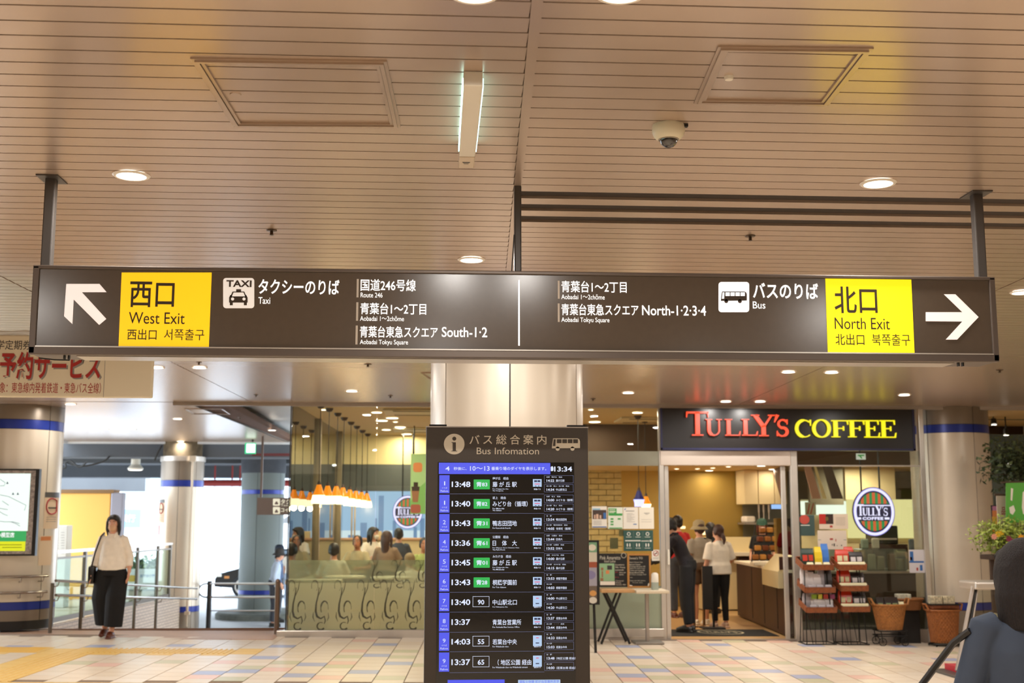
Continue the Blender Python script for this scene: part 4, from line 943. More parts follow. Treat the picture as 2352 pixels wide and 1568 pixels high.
emblem(1957, 1118.5, 2053, 1231, FA+.12, 'glowing oval striped emblem inside the right-hand cafe window', (1976, 2018))
emblem(902, 1137, 971, 1214, 22.9, 'glowing oval striped emblem before the sky mural, partly behind a green banner', (925, 948))

# ================================================================== people
M_skin = mat('skin', 'd9a184', .5); M_skin2 = mat('skin tan', 'b97a58', .5)
M_hair = mat('hair black', '15100e', .4, bump=.3, bscale=40, stretch=(8, 8, 1)); M_hairb = mat('hair brown', '3b1f17', .4, bump=.3, bscale=40, stretch=(8, 8, 1)); M_hairg = mat('hair grey', '8d8577', .5, bump=.3, bscale=40)
def cloth(key, col='888888', **k): return mat(key, col, .85, noise=.08, nscale=14, bump=.25, bscale=9, **k)
def remesh(mb, vox, smooth_it=4):
    me = mb.mesh('r', []); o = bpy.data.objects.new('r', me); _tcol.collection.objects.link(o)
    r = o.modifiers.new('r', 'REMESH'); r.mode = 'VOXEL'; r.voxel_size = vox
    if smooth_it:
        q = o.modifiers.new('s', 'SMOOTH'); q.iterations = smooth_it; q.factor = .5
    vl = _tcol.view_layers[0]; vl.update(); out = bpy.data.meshes.new_from_object(o.evaluated_get(vl.depsgraph))
    _tcol.collection.objects.unlink(o); bpy.data.objects.remove(o); bpy.data.meshes.remove(me)
    out.polygons.foreach_set('use_smooth', [True]*len(out.polygons)); return out
def person(label, loc, heading, h=1.6, pose=None, top=None, bottom=None, skin=None, hair='short', hairm=None, topstyle='tee', botstyle='trousers', shoes=None, vox=.012, mask=None, glasses=False, hat=None, bag=None, sit=False, lean=0, headturn=0, headtilt=0, w=1.0, group=None, face=True, upper_only=False, shirt_len=.0):
    """heading: direction the person faces, degrees, 0 = +Y (away from the viewer)"""
    J = dict(head=(0, .015, 1.475), neck=(0, 0, 1.36), chest=(0, .0, 1.2), belly=(0, .01, 1.02), pelvis=(0, 0, .90))
    for s_, k in ((-1, 'L'), (1, 'R')):
        J['sh'+k] = (s_*.142*w, 0, 1.285); J['el'+k] = (s_*.192*w, -.02, 1.03); J['wr'+k] = (s_*.215*w, .05, .82); J['ha'+k] = (s_*.215*w, .075, .75)
        J['hip'+k] = (s_*.085, 0, .86); J['kn'+k] = (s_*.09, .02, .46); J['an'+k] = (s_*.09, -.01, .075); J['to'+k] = (s_*.10, .14, .03)
    if sit:
        for k, s_ in (('L', -1), ('R', 1)):
            J['kn'+k] = (s_*.12, .42, .90); J['an'+k] = (s_*.12, .42, .46); J['to'+k] = (s_*.12, .58, .43)
            J['el'+k] = (s_*.23, .1, 1.06); J['wr'+k] = (s_*.12, .32, 1.06); J['ha'+k] = (s_*.09, .39, 1.06)
    if pose: J.update(pose)
    sc_ = h/1.6
    up = ('head', 'neck', 'chest', 'belly', 'shL', 'shR', 'elL', 'elR', 'wrL', 'wrR', 'haL', 'haR')
    J = {k: Vector(v) for k, v in J.items()}
    if lean:
        Rm = Matrix.Rotation(-math.radians(lean), 3, 'X')
        for k in up:
            if k in ('chest', 'belly', 'neck', 'head', 'shL', 'shR') or not (pose and k in pose): J[k] = J['pelvis']+Rm @ (J[k]-J['pelvis'])
    dz = -.44 if sit else 0
    for k in J: J[k] = Vector((J[k].x, J[k].y, J[k].z+dz))
    HM = Matrix.Rotation(math.radians(headturn), 3, 'Z') @ Matrix.Rotation(-math.radians(headtilt+lean*.5), 3, 'X')
    hd = J['head']
    def hp(x, y, z): return hd+HM @ Vector((x, y, z))
    t = thing('person', label, 'person', loc, group)
    WM = Matrix.Translation(Vector(loc)) @ Matrix.Rotation(math.radians(heading), 4, 'Z') @ Matrix.Scale(sc_, 4)
    def emit(mb, nm, mt, vx=None, sm=4, lab=None):
        if vx is None:
            me = mb.mesh(nm, mt, smooth=True)
        else:
            me = remesh(mb, vx, sm); me.materials.clear(); me.materials.append(mt)
        me.transform(Matrix.Translation(-Vector(loc)) @ WM); o = bpy.data.objects.new(nm, me); C.objects.link(o); o.parent = t
        if lab: o['label'] = lab
        return o
    skin = skin or M_skin; hairm = hairm or M_hair
    X = WM.to_3x3() 
    B = MB()
    B.ball(hp(0, -.005, .03), (.072, .092, .092), 16, 12, HM); B.ball(hp(0, .03, -.045), (.052, .058, .062), 14, 10, HM)
    B.ball(hp(0, .092, -.012), (.012, .02, .022), 8, 6, HM); B.ball(hp(0, .085, -.055), (.024, .012, .010), 8, 6, HM)
    for s_ in (-1, 1): B.ball(hp(s_*.074, -.005, -.01), (.010, .018, .030), 8, 6, HM); B.ball(hp(s_*.035, .062, -.02), (.022, .02, .02), 8, 6, HM)
    B.tube([J['neck']-Vector((0, 0, .07)), J['neck'], hp(0, -.01, -.05)], [.06, .05, .05], 12)
    B.tube([J['pelvis']-Vector((0, 0, .06)), J['pelvis'], J['belly'], J['chest'], (J['shL']+J['shR'])/2+Vector((0, 0, .01)), J['neck']], [.13*w, .145*w, .12*w, .135*w, .105*w, .05], 16, [.75, .7, .66, .64, .55, .9], xdir=(1, 0, 0))
    for k, s_ in (('L', -1), ('R', 1)):
        B.tube([J['sh'+k]*.85+((J['shL']+J['shR'])/2)*.15, J['sh'+k], (J['sh'+k]+J['el'+k])/2, J['el'+k], (J['el'+k]*.6+J['wr'+k]*.4), J['wr'+k]], [.052, .05, .044, .036, .037, .024], 10)
        d = (J['ha'+k]-J['wr'+k]).normalized(); sidev = d.cross(Vector((s_, 0, 0))); sidev = sidev.normalized() if sidev.length > .1 else Vector((0, 1, 0))
        outv = d.cross(sidev).normalized(); wr = J['wr'+k]
        B.tube([wr, wr+d*.03, wr+d*.085], [.022, .036, .034], 8, [.7, .42, .35], xdir=sidev)
        for i, (off, ln) in enumerate(((-.027, .066), (-.009, .075), (.009, .070), (.026, .055))):
            a = wr+d*.08+sidev*off; c1 = outv*(-.006 if s_ > 0 else .006)
            B.tube([a, a+d*ln*.4+c1, a+d*ln*.75+c1*2.4, a+d*ln+c1*4], [.009, .0088, .008, .006], 6)
        tv = sidev*(-1 if off > 0 else 1); fwd_ = Vector((0, 1, 0)); tv = sidev if sidev.dot(fwd_) > 0 else -sidev
        B.tube([wr+d*.02+tv*.02, wr+d*.045+tv*.042, wr+d*.075+tv*.052], [.013, .011, .008], 6)
        if not upper_only:
            B.tube([J['hip'+k], (J['hip'+k]+J['kn'+k])/2, J['kn'+k], (J['kn'+k]*.65+J['an'+k]*.35), J['an'+k]], [.088, .074, .052, .053, .032], 12)
            B.tube([J['an'+k]+Vector((0, -.04, -.035)), (J['an'+k]+J['to'+k])/2+Vector((0, 0, -.01)), J['to'+k]], [.032, .036, .028], 10, .8)
    emit(B, 'body', skin, vox)
    # clothes
    e = .014
    if top:
        T = MB(); lo = J['pelvis']+Vector((0, 0, -.02-shirt_len)) if not sit else J['pelvis']+Vector((0, 0, -.05))
        loose = 1.12 if topstyle in ('blouse', 'loose') else 1.0
        T.tube([lo, J['pelvis']*.5+J['belly']*.5, J['belly'], J['chest'], (J['shL']+J['shR'])/2+Vector((0, 0, .005)), (J['shL']+J['shR'])/2*.45+J['neck']*.55, J['neck']-Vector((0, 0, .01))], [(.155*w+e)*loose, (.150*w+e)*loose, (.135*w+e)*loose, .140*w+e, .118*w+e, .080, .060], 20, [.70, .70, .68, .66, .6, .75, .95], xdir=(1, 0, 0))
        slv = dict(tee=.55, loose=.75, long=1.0, blouse=.82, sleeveless=.12).get(topstyle, 1.0)
        for k in 'LR':
            a, b, c = J['sh'+k], J['el'+k], J['wr'+k]
            base = a*.8+((J['shL']+J['shR'])/2)*.2
            if slv <= .75:
                en = a+(b-a)*min(1, slv+.2); T.tube([base, a, a+(en-a)*.5, en], [.056, .058, .060*loose*1.03, .064*loose*1.06], 12)
            else:
                en = b+(c-b)*(slv-.5)*2*.96; T.tube([base, a, (a+b)/2, b, en], [.055, .057, .053*loose, .050*loose, .038*loose], 12)
                if topstyle == 'blouse': T.tube([en-(c-b).normalized()*.03, en], .050, 12)
        emit(T, 'shirt', top, vox*1.05, 4)
        if topstyle in ('blouse', 'long') and not mask == 'x':
            Cm = MB(); nk = J['neck']
            for s_ in (-1, 1): Cm.tube([nk+Vector((s_*.02, -.055, .01)), nk+Vector((s_*.062, 0, .012)), nk+Vector((s_*.035, .06, -.03)), nk+Vector((s_*.03, .085, -.07))], [.016, .018, .018, .006], 8, .5)
            emit(Cm, 'collar', top, None)
    if bottom and not upper_only:
        T = MB()
        if botstyle == 'trousers' or botstyle == 'slim' or botstyle == 'shorts':
            q = .80 if botstyle == 'slim' else 1.0
            T.tube([J['pelvis']+Vector((0, 0, .07)), J['pelvis'], J['pelvis']-Vector((0, 0, .06))], [.15*w, .168*w, .15*w], 18, [.75, .76, .8], xdir=(1, 0, 0))
            for k in 'LR':
                if botstyle == 'shorts': T.tube([J['hip'+k]+Vector((0, 0, .03)), J['hip'+k]*.4+J['kn'+k]*.6], [.095, .085], 12)
                else: T.tube([J['hip'+k]+Vector((0, 0, .03)), J['hip'+k]*.5+J['kn'+k]*.5, J['kn'+k], J['kn'+k]*.4+J['an'+k]*.6, J['an'+k]+Vector((0, 0, .03))], [.098, .094*(q+1)/2, .076*q, .066*q, .058*q], 12)
        else:                                   # long wide skirt-like trousers
            for k, s_ in (('L', -1), ('R', 1)):
                T.tube([J['pelvis']+Vector((s_*.03, 0, .09)), J['hip'+k]+Vector((s_*.01, 0, -.08)), J['kn'+k]+Vector((s_*.02, 0, .05)), J['an'+k]+Vector((s_*.015, -.01, .07))], [.115, .125, .132, .12], 16, [.9, .9, .85, .8], xdir=(1, 0, 0))
            T.tube([J['pelvis']+Vector((0, 0, .10)), J['pelvis']-Vector((0, 0, .1))], [.15*w, .165*w], 18, .8, xdir=(1, 0, 0))
        emit(T, 'trousers', bottom, vox*1.05, 4)
    if shoes and not upper_only:
        for k in 'LR':
            S = MB(); a, b = J['an'+k], J['to'+k]
            S.tube([a+Vector((0, -.055, -.04)), a+Vector((0, -.01, -.025)), (a+b)/2+Vector((0, 0, -.002)), b+Vector((0, .015, .0))], [.034, .044, .044, .03], 12, .85); S.bbox((a.x-.04, a.y-.075, a.z-.08), (a.x+.04, b.y+.02, a.z-.055), .008)
            emit(S, 'shoe', shoes, .009, 2)
    # hair
    Hh = MB()
    if hair != 'none':
        Hh.ball(hp(0, -.018, .042), (.083, .096, .088), 18, 12, HM)
        for s_ in (-1, 1): Hh.ball(hp(s_*.062, -.02, .0), (.025, .05, .05), 10, 8, HM)
        Hh.ball(hp(0, -.07, -.02), (.066, .035, .055), 12, 8, HM)
        if hair in ('bob', 'long'): Hh.ball(hp(0, .022, .078), (.070, .062, .048), 14, 10, HM)
        if hair in ('bob', 'long', 'foreground'):
            ln = {'bob': .16, 'long': .26, 'foreground': .2}[hair]
            for s_ in (-1, 1):
                Hh.tube([hp(s_*.055, .03, .080), hp(s_*.076, .022, .02), hp(s_*.080, .005, -.07), hp(s_*.068, -.01, -ln)], [.022, .022, .024, .012], 10)
            Hh.tube([hp(0, -.07, .05), hp(0, -.08, -.05), hp(0, -.075, -ln)], [.08, .08, .06], 14, .5, xdir=HM @ Vector((1, 0, 0)))
            Hh.tube([hp(-.062, .062, .055), hp(-.03, .083, .075), hp(.02, .086, .085), hp(.062, .062, .06)], [.012, .014, .014, .012], 8)
        if hair == 'foreground':
            Hh.ball(hp(0, -.03, -.015), (.118, .118, .150), 26, 18, HM); Hh.tube([hp(0, -.04, .03), hp(0, -.05, -.08), hp(0, -.045, -.2)], [.115, .135, .12], 18, .8, xdir=HM @ Vector((1, 0, 0)))
        if hair == 'ponytail':
            Hh.ball(hp(.015, -.105, -.06), (.035, .03, .04), 10, 8, HM); Hh.tube([hp(.015, -.11, -.06), hp(.02, -.13, -.12), hp(.02, -.12, -.19)], [.036, .03, .01], 10)
        emit(Hh, 'hair', hairm, vox*.9 if vox < .012 else .011, 3)
    if hat:
        Ht = MB(); hm, style = hat; 
        Ht.lathe([(.0, .155), (.05, .15), (.088, .115), (.096, .06), (.098, .035)], hd, 24, 1, 1.08, M=HM)
        if style == 'bucket': Ht.lathe([(.097, .05), (.12, .028), (.145, .0), (.143, -.004), (.12, .022), (.095, .04)], hd, 24, 1, 1.05, M=HM)
        else:
            Ht.tube([hp(0, .06, .05), hp(0, .12, .045), hp(0, .165, .03)], [.075, .07, .045], 14, .12, xdir=HM @ Vector((1, 0, 0)))
        emit(Ht, 'hat', hm)
    if mask:
        K = MB(); K.ball(hp(0, .055, -.045), (.056, .050, .052), 14, 10, HM)
        for s_ in (-1, 1): K.tube([hp(s_*.05, .06, -.02), hp(s_*.075, .0, -.005)], .003, 5)
        emit(K, 'face_mask', mask, None)
    if face:
        for s_ in (-1, 1):
            E_ = MB(); E_.ball(hp(s_*.031, .080, .012), (.013, .006, .0048), 10, 6, HM); e1 = emit(E_, 'eye', mat('eye white', 'efe8e0', .3))
            E_ = MB(); E_.ball(hp(s_*.031, .0855, .012), (.0055, .003, .0046), 8, 6, HM); emit(E_, 'iris', M_blk)
            E_ = MB(); E_.tube([hp(s_*.014, .089, .034), hp(s_*.032, .088, .040), hp(s_*.05, .077, .034)], .0035, 5); emit(E_, 'eyebrow', hairm)
        if not mask:
            E_ = MB(); E_.ball(hp(0, .091, -.053), (.024, .006, .007), 10, 6, HM); emit(E_, 'mouth', mat('lips', 'a85b50', .5))
    if glasses:
        for s_ in (-1, 1):
            G_ = MB(); n = 16; pts = [hp(s_*.033+.022*math.cos(2*PI*i/n), .100, .010+.016*math.sin(2*PI*i/n)) for i in range(n+1)]; G_.tube(pts, .002, 5); G_.tube([hp(s_*.055, .098, .012), hp(s_*.078, .0, .01)], .002, 5); emit(G_, 'spectacle_frame', M_blk)
    return t, J, WM
def fp(px, py_feet):                         # standing point on the floor seen at this pixel
    p = onf(px, py_feet); return (p.x, p.y, fz(p.x))
C_cream = cloth('linen cream', 'f7ecdc'); C_blk = cloth('cloth black', '0d0c0d'); C_white = cloth('cotton white', 'ece2d4'); C_navy = cloth('cloth charcoal', '211f28'); C_grey = cloth('cloth grey', '9b9387'); C_red = cloth('cloth red', 'b51d1c'); C_slate = cloth('cloth slate', '3d4656'); C_olive = cloth('cloth beige', 'b9ab86'); C_lblue = cloth('cloth pale blue', 'a7b4c6'); C_jean = cloth('denim', '3b3f49')
M_leather = mat('brown leather', '5e2a14', .4); M_bagb = mat('black leather', '120f0e', .35)

# woman walking at the left
x, y, z = fp(250, 1463)
t, J, WM = person('woman walking in a cream blouse, wide black trousers, beige face mask and shoulder bag', (x, y, z+.0), 178, 1.58,
    pose=dict(elL=(-.215, -.03, 1.04), wrL=(-.235, .03, .84), haL=(-.235, .06, .77), elR=(.22, -.02, 1.04), wrR=(.24, .05, .84), haR=(.235, .08, .77), anL=(-.06, .10, .075), toL=(-.06, .25, .03), knL=(-.075, .10, .47), anR=(.07, -.05, .10), toR=(.08, .09, .03)),
    top=C_cream, bottom=C_blk, botstyle='wide', topstyle='blouse', hair='bob', mask=mat('mask beige', 'd6ab88', .7), vox=.008, shoes=M_leather)
def local(t, WM, mb, nm, mt, vx=None):
    me = mb.mesh(nm, mt, smooth=True) if not vx else remesh(mb, vx, 3)
    if vx: me.materials.clear(); me.materials.append(mt)
    me.transform(Matrix.Translation(-t.location) @ WM); o = bpy.data.objects.new(nm, me); C.objects.link(o); o.parent = None; return o
def held(nm, lb, cat, loc, WM, parts):
    tt = thing(nm, lb, cat, loc)
    for pn, mb, mt in parts:
        me = mb.mesh(pn, mt, smooth=True); me.transform(Matrix.Translation(-Vector(loc)) @ WM); o = bpy.data.objects.new(pn, me); C.objects.link(o); o.parent = tt
    return tt
m1 = MB(); m1.bbox((.20, -.10, .70), (.285, .12, .93), .025); m2 = MB()
m2.tube([(.24, .1, .92), (.20, .11, 1.1), (.145, .06, 1.32), (.13, -.02, 1.36), (.16, -.08, 1.3), (.22, -.1, .92)], .011, 6)
held('shoulder_bag', 'black shoulder bag hanging at the side of the woman in the cream blouse', 'bag', Vector((x+.2, y, z+.7)), WM, [('pouch', m1, M_bagb), ('strap', m2, M_bagb)])

# foreground person cut by the right edge
p = at(2372, 1400, 4.3)
t, J, WM = person('person in a dark slate top seen from behind, cut by the lower right corner', (p.x, 4.35, fz(p.x)), 8, 1.545, top=C_slate, bottom=C_blk, topstyle='long', botstyle='trousers', hair='foreground', hairm=mat('hair dark brown', '170c09', .75, bump=.8, bscale=30, stretch=(9, 9, 1), noise=.4, nscale=30), vox=.008, face=False, shoes=M_blk, w=1.22,
    pose=dict(elL=(-.25, .03, 1.04), wrL=(-.27, .16, .92), haL=(-.27, .22, .9)))
m1 = MB(); m1.bbox((-.56, .1, .66), (-.42, .36, .9), .02); m2 = MB(); m2.tube([(-.49, .12, .9), (-.40, .10, 1.05), (-.27, .06, 1.22), (-.235, .0, 1.27)], .013, 6);
held('shoulder_bag', 'dark handbag strap of the person at the lower right corner', 'bag', Vector((p.x-.3, 4.5, .6)), WM, [('pouch', m1, M_bagb), ('strap', m2, M_bagb)])

# queue inside the door
x, y, z = fp(1655, 1441)
person('woman in a loose white t-shirt and black trousers with a low ponytail, seen from behind', (x, y, z), 10, 1.56, top=C_white, bottom=C_blk, topstyle='loose', botstyle='slim', hair='ponytail', hairm=M_hairb, vox=.009, shoes=mat('pale shoes', 'c9a58c', .5), shirt_len=.06, headturn=15, w=1.1, pose=dict(elR=(.24, .06, 1.05), wrR=(.28, .25, .98), haR=(.29, .33, .98)))
x, y, z = fp(1583, 1452); z += .010
person('man in black leaning forward over a tray just inside the door', (x, y, z), 66, 1.70, lean=24, top=C_navy, bottom=cloth('trousers black', '15161a'), topstyle='long', botstyle='trousers', hair='short', vox=.010, shoes=M_blk, pose=dict(elL=(-.2, .35, 1.0), wrL=(-.1, .52, .92), haL=(-.08, .6, .92), elR=(.2, .33, 1.0), wrR=(.12, .52, .92), haR=(.1, .6, .92)), w=.98)
x, y, z = PX(1606, 19.3), 19.3, fz(4)
person('person in a grey top and knitted beige hat standing in the queue', (x, y, z), 12, 1.60, top=C_grey, bottom=cloth('shorts brown', '5b4636'), topstyle='tee', botstyle='shorts', hair='short', hairm=M_hairb, hat=(cloth('knit hat', '9d8f70'), 'bucket'), vox=.012, shoes=M_white, w=1.05)
x, y = PX(1556, 20.6), 20.6
person('person in a red top partly hidden behind the left door jamb', (x, y, z), 20, 1.70, top=C_red, bottom=C_jean, topstyle='tee', hair='short', vox=.014, shoes=M_leather, w=1.1)
x, y = PX(1631, 21.5), 21.5
person('dark-haired person in black behind the queue, facing the counter', (x, y, z), -30, 1.58, top=C_blk, bottom=C_blk, topstyle='tee', hair='bob', vox=.014, shoes=M_blk)
x, y = PX(1750, 21.6), 21.6
person('cafe worker with red-brown hair and a green cap behind the counter', (x, y, z), 165, 1.62, top=C_blk, bottom=C_blk, topstyle='tee', hair='bob', hairm=mat('hair red brown', '5a2416', .4), hat=(mat('cap green', '123d2c', .6), 'cap'), vox=.014, shoes=M_blk)
# seated guests behind the patterned glass
def seat(px, Y, lb, hd, hh=1.62, dz=0, **k):
    x = PX(px, Y); z0 = fz(x)+dz; return person(lb, (x, Y, z0), hd, hh, sit=True, vox=.014, group=None, **k)
seat(768, 19.2, 'guest in a white shirt seated with his back to the glass, short dark hair', 5, top=C_white, bottom=C_jean, topstyle='tee', hair='short', dz=.02)
seat(822, 20.9, 'seated guest in glasses facing out, thick dark hair, beside the cream counter', 170, top=C_olive, bottom=C_jean, topstyle='tee', hair='short', glasses=True, skin=M_skin2, dz=.12, headtilt=-12)
seat(858, 22.1, 'seated woman with long black hair and white face mask, arm raised', 195, top=C_white, bottom=C_blk, topstyle='tee', hair='long', mask=C_white, dz=.25, headturn=45, pose=dict(elL=(-.2, .14, 1.13), wrL=(-.08, .28, 1.22), haL=(-.03, .33, 1.23)))
seat(888, 20.6, 'seated guest with long brown hair turned away', 345, top=cloth('floral', '8e7560'), bottom=C_blk, topstyle='tee', hair='long', hairm=M_hairb, dz=.2)
seat(916, 21.9, 'seated guest with short black hair in profile, nearest the skyline mural', 10, top=C_slate, bottom=C_blk, topstyle='tee', hair='short', dz=.24)
seat(948, 18.9, 'elderly guest in a white shirt bending over, thin grey-brown hair', 20, top=C_white, bottom=C_olive, topstyle='long', hair='short', hairm=mat('hair thin brown', '8d7450', .6), dz=-.10, lean=12, w=1.2)
seat(975, 20.4, 'dark-haired guest partly hidden by the timetable board', 185, top=cloth('lime shirt', 'a7b46a'), bottom=C_blk, topstyle='tee', hair='short', skin=M_skin2, dz=.1)
# people out in the street
zs_ = -.6
person('pedestrian in a dark wide hat and pale blue top outside the glass corner', (PX(633, 26.5), 26.5, zs_), -80, 1.62, top=C_lblue, bottom=C_jean, topstyle='long', hair='short', hat=(mat('hat dark', '2a2623', .8), 'bucket'), vox=.014, shoes=M_blk, lean=8)
person('pedestrian in a navy cap just behind the one in the dark hat', (PX(642, 27.6), 27.6, zs_), -80, 1.66, top=cloth('cloth blue', '4d6080'), bottom=C_jean, topstyle='long', hair='short', hat=(mat('cap navy', '1f2737', .8), 'cap'), vox=.014, shoes=M_blk)
for px, yy, lb in ((688, 33, 'pedestrian in pale clothes under a white parasol, seen through the side glass'), (672, 31, 'pedestrian in a light top walking beside the parasol, seen through the side glass')):
    person(lb, (PX(px, yy), yy, zs_), 180 if px < 680 else 0, 1.6, top=C_white, bottom=C_lblue, topstyle='tee', hair='short', hairm=M_hairb, vox=.016, face=False)
xx = PX(690, 33); t = thing('parasol', 'white parasol held up in the street beyond the side glass', 'umbrella', (xx, 33, .6))
m = MB(); zt = PZ(1176, 33); m.lathe([(.0, zt), (.25, zt-.06), (.45, zt-.17), (.55, zt-.30), (.54, zt-.30), (.0, zt-.05)], (xx, 33, 0), 16); m.build('canopy', mat('parasol white', 'f4f6fa', .8), t, smooth=True)
m = MB(); m.tube([(xx, 33, zs_+.85), (xx, 33, zt)], .012, 6); m.build('shaft', M_post, t)
# ================================================================== ZZ

# ================================================================== cafe lights
warm = (1, .84, .62)
CL = 'round downlights in the cafe ceiling'
for (px, py), lb in (((878, 931), 'cafe downlight nearest the glass, above the pendants'), ((901, 959), 'cafe downlight in the middle of the cream ceiling'), ((877, 965), 'cafe downlight left of the middle one in the cream ceiling'), ((919, 980), 'cafe downlight further back in the cream ceiling'), ((934, 996), 'cafe downlight closest to the back wall'), ((1366, 968), 'cafe downlight above the window posters, left of the fascia')):
    p = onz(px, py, CZ); downlight(p.x, p.y, CZ-.004, .11, 17, warm, lb, CL)
for (px, py), lb in (((908, 968), 'tiny ceiling spot beside the middle cafe downlights'), ((929, 990), 'tiny ceiling spot near the back of the cafe'), ((1357, 940), 'tiny ceiling spot at the edge of the round column'), ((744, 940), 'tiny ceiling spot left of the first pendant')):
    p = onz(px, py, CZ); downlight(p.x, p.y, CZ-.004, .045, 6, warm, lb, CL)
for x, y in ((-.9, 18.2), (.6, 19), (1.6, 21.5), (3, 18), (5.2, 18), (7.5, 18.4), (-.9, 21.8)):
    downlight(x, y, CZ-.004, .09, 17, warm, 'cafe downlight hidden by the column, board or fascia', 'hidden cafe downlights')
for (px, py), r, lb in (((1554, 1076), .05, 'small cafe spot at the left of the doorway'), ((1602, 1076), .05, 'second small cafe spot from the left in the doorway'), ((1637, 1074), .05, 'third small cafe spot in the doorway'), ((1673, 1071), .05, 'small cafe spot nearest the viewer in the doorway'), ((1629, 1080), .09, 'oval-looking cafe downlight over the ochre wall'), ((1741, 1082), .09, 'cafe downlight before the cream cupboards'), ((1775, 1077), .09, 'cafe downlight at the right of the doorway')):
    p = onz(px, py, 2.565); downlight(p.x, min(p.y, 22.95), 2.562, r, 6.5 if r > .06 else 3, warm, lb, CL)
for x in (5.6, 7.4):
    downlight(x, 20.75, 2.562, .09, 26, warm, 'cafe downlight behind the right-hand window, '+('left' if x < 6 else 'right')+' one', CL)
# cassette air conditioner units
for (px, py), lb in (((948, 944), 'round-cornered ceiling air conditioner outlet near the glass'), ((958, 985), 'ceiling air conditioner outlet further back'), ((1478, 962), 'ceiling air conditioner outlet left of the fascia')):
    p = onz(px, py, CZ); t = thing('ceiling_air_conditioner', lb, 'air conditioner', (p.x, p.y, CZ), 'cassette air conditioners in the cafe ceiling'); m = MB(); m.bbox((p.x-.42, p.y-.42, CZ-.03), (p.x+.42, p.y+.42, CZ), .012); m.build('cover', mat('ac cover', 'e4d4ae', .5), t)
    m = MB(); 
    for s_ in (-1, 1): m.box((p.x-.28, p.y+s_*.34-.03, CZ-.036), (p.x+.28, p.y+s_*.34+.03, CZ-.03)); 
    m.build('louvre', mat('louvre', '6d6450', .6), t, kind='stuff')
# amber glass pendants
M_amb = bpy.data.materials.new('amber shade'); M_amb.use_nodes = True
b_ = M_amb.node_tree.nodes['Principled BSDF']; b_.inputs['Base Color'].default_value = lin('c46a10'); b_.inputs['Roughness'].default_value = .25
b_.inputs['Emission Color'].default_value = lin('ff8a10'); b_.inputs['Emission Strength'].default_value = 1.0
M_ambw = glow('lit opal glass', 'ffeab8', 3.4); M_bluew = glow('lit blue glass', '5a60e0', 1.2)
def pendant(px, Y, pys, lb, h=.26, r=.10, shade=None, low=None, grp='amber glass pendant lamps over the window counter'):
    x = PX(px, Y, 1100); zt = PZ(pys-20*19/Y, Y); zb_ = zt-h; z1 = CZ
    t = thing('pendant_lamp', lb, 'pendant lamp', (x, Y, z1), grp)
    m = MB(); m.lathe([(.0, -.055), (.035, -.05), (.055, -.02), (.06, 0)], (x, Y, z1), 16); m.build('ceiling_cup', mat('cup brown', '3a2418', .4), t, smooth=True)
    m = MB(); m.tube([(x, Y, z1), (x, Y, zt)], .006, 5); m.build('cable', M_blk, t)
    m = MB(); m.lathe([(.015, 0), (.03, -.05)], (x, Y, zt+.05), 12); m.build('cap', mat('cup brown'), t)
    m = MB(); m.lathe([(.03, 0), (.055, -h*.3), (.085, -h*.55)], (x, Y, zt), 18, closed=True); m.build('shade_upper', shade or M_amb, t, smooth=True)
    m = MB(); m.lathe([(.085, -h*.55), (r, -h*.8), (r*1.02, -h)], (x, Y, zt), 18, closed=True); sh = m.build('shade_lower', low or M_ambw, t, smooth=True)
    l = bpy.data.lights.new('bulb', 'POINT'); l.energy = 5; l.color = (1, .7, .4); l.shadow_soft_size = .05; o = bpy.data.objects.new('bulb', l); C.objects.link(o); o.parent = t; o.location = Vector((x, Y, zt-h-.03))-t.location
for i, (px, Y, py) in enumerate(((733, 17.05, 1136), (753, 17.6, 1138), (773, 18.4, 1138), (788, 19.2, 1140), (804, 20.1, 1144), (818, 21.0, 1146), (831, 22.0, 1148), (843, 22.9, 1150))):
    pendant(px, Y, py, ('nearest', 'second', 'third', 'fourth', 'fifth', 'sixth', 'seventh', 'farthest')[i]+' amber glass pendant in the row running back along the cafe window')
pendant(1467, 18.6, 1147, 'blue glass pendant lamp above the window posters', h=.24, r=.07, shade=mat('blue shade', '2a2f80', .2), low=glow('lit blue lower', 'b7b2ff', 2.5), grp='two small pendants beside the fascia')
pendant(1483, 19.4, 1159, 'orange glass pendant lamp just right of the blue one', h=.22, r=.07, grp='two small pendants beside the fascia')

# ================================================================== cafe furniture and interior
M_ctop = mat('counter white', 'e8dcc4', .35); M_cbox = mat('counter cream', 'e3d0a2', .5)
x0c = PX(785, 22.0); t = thing('cream_partition', 'low cream partition with a sloping-looking top behind the seated guests', 'partition', (x0c+.6, 22.8, 0))
zc_ = PZ(1240, 22.7, 800); xa = PX(783, 22.7)
m = MB(); m.box((xa, 22.7, fz(xa)), (xa+2.3, 22.88, zc_)); m.build('body', M_cbox, t)
m = MB(); m.bbox((xa-.02, 22.66, zc_), (xa+2.32, 22.9, zc_+.04), .006); m.build('top', mat('salmon top', 'd9ab86', .4), t)
m = MB(); q = PX(852, 22.95); m.bbox((q, 22.74, zc_+.04), (PX(878, 22.95), 22.84, PZ(1219, 22.8)), .01); tt = m.build('menu_stand', M_cbox, label='small cream board standing on the partition before the mural', cat='board')
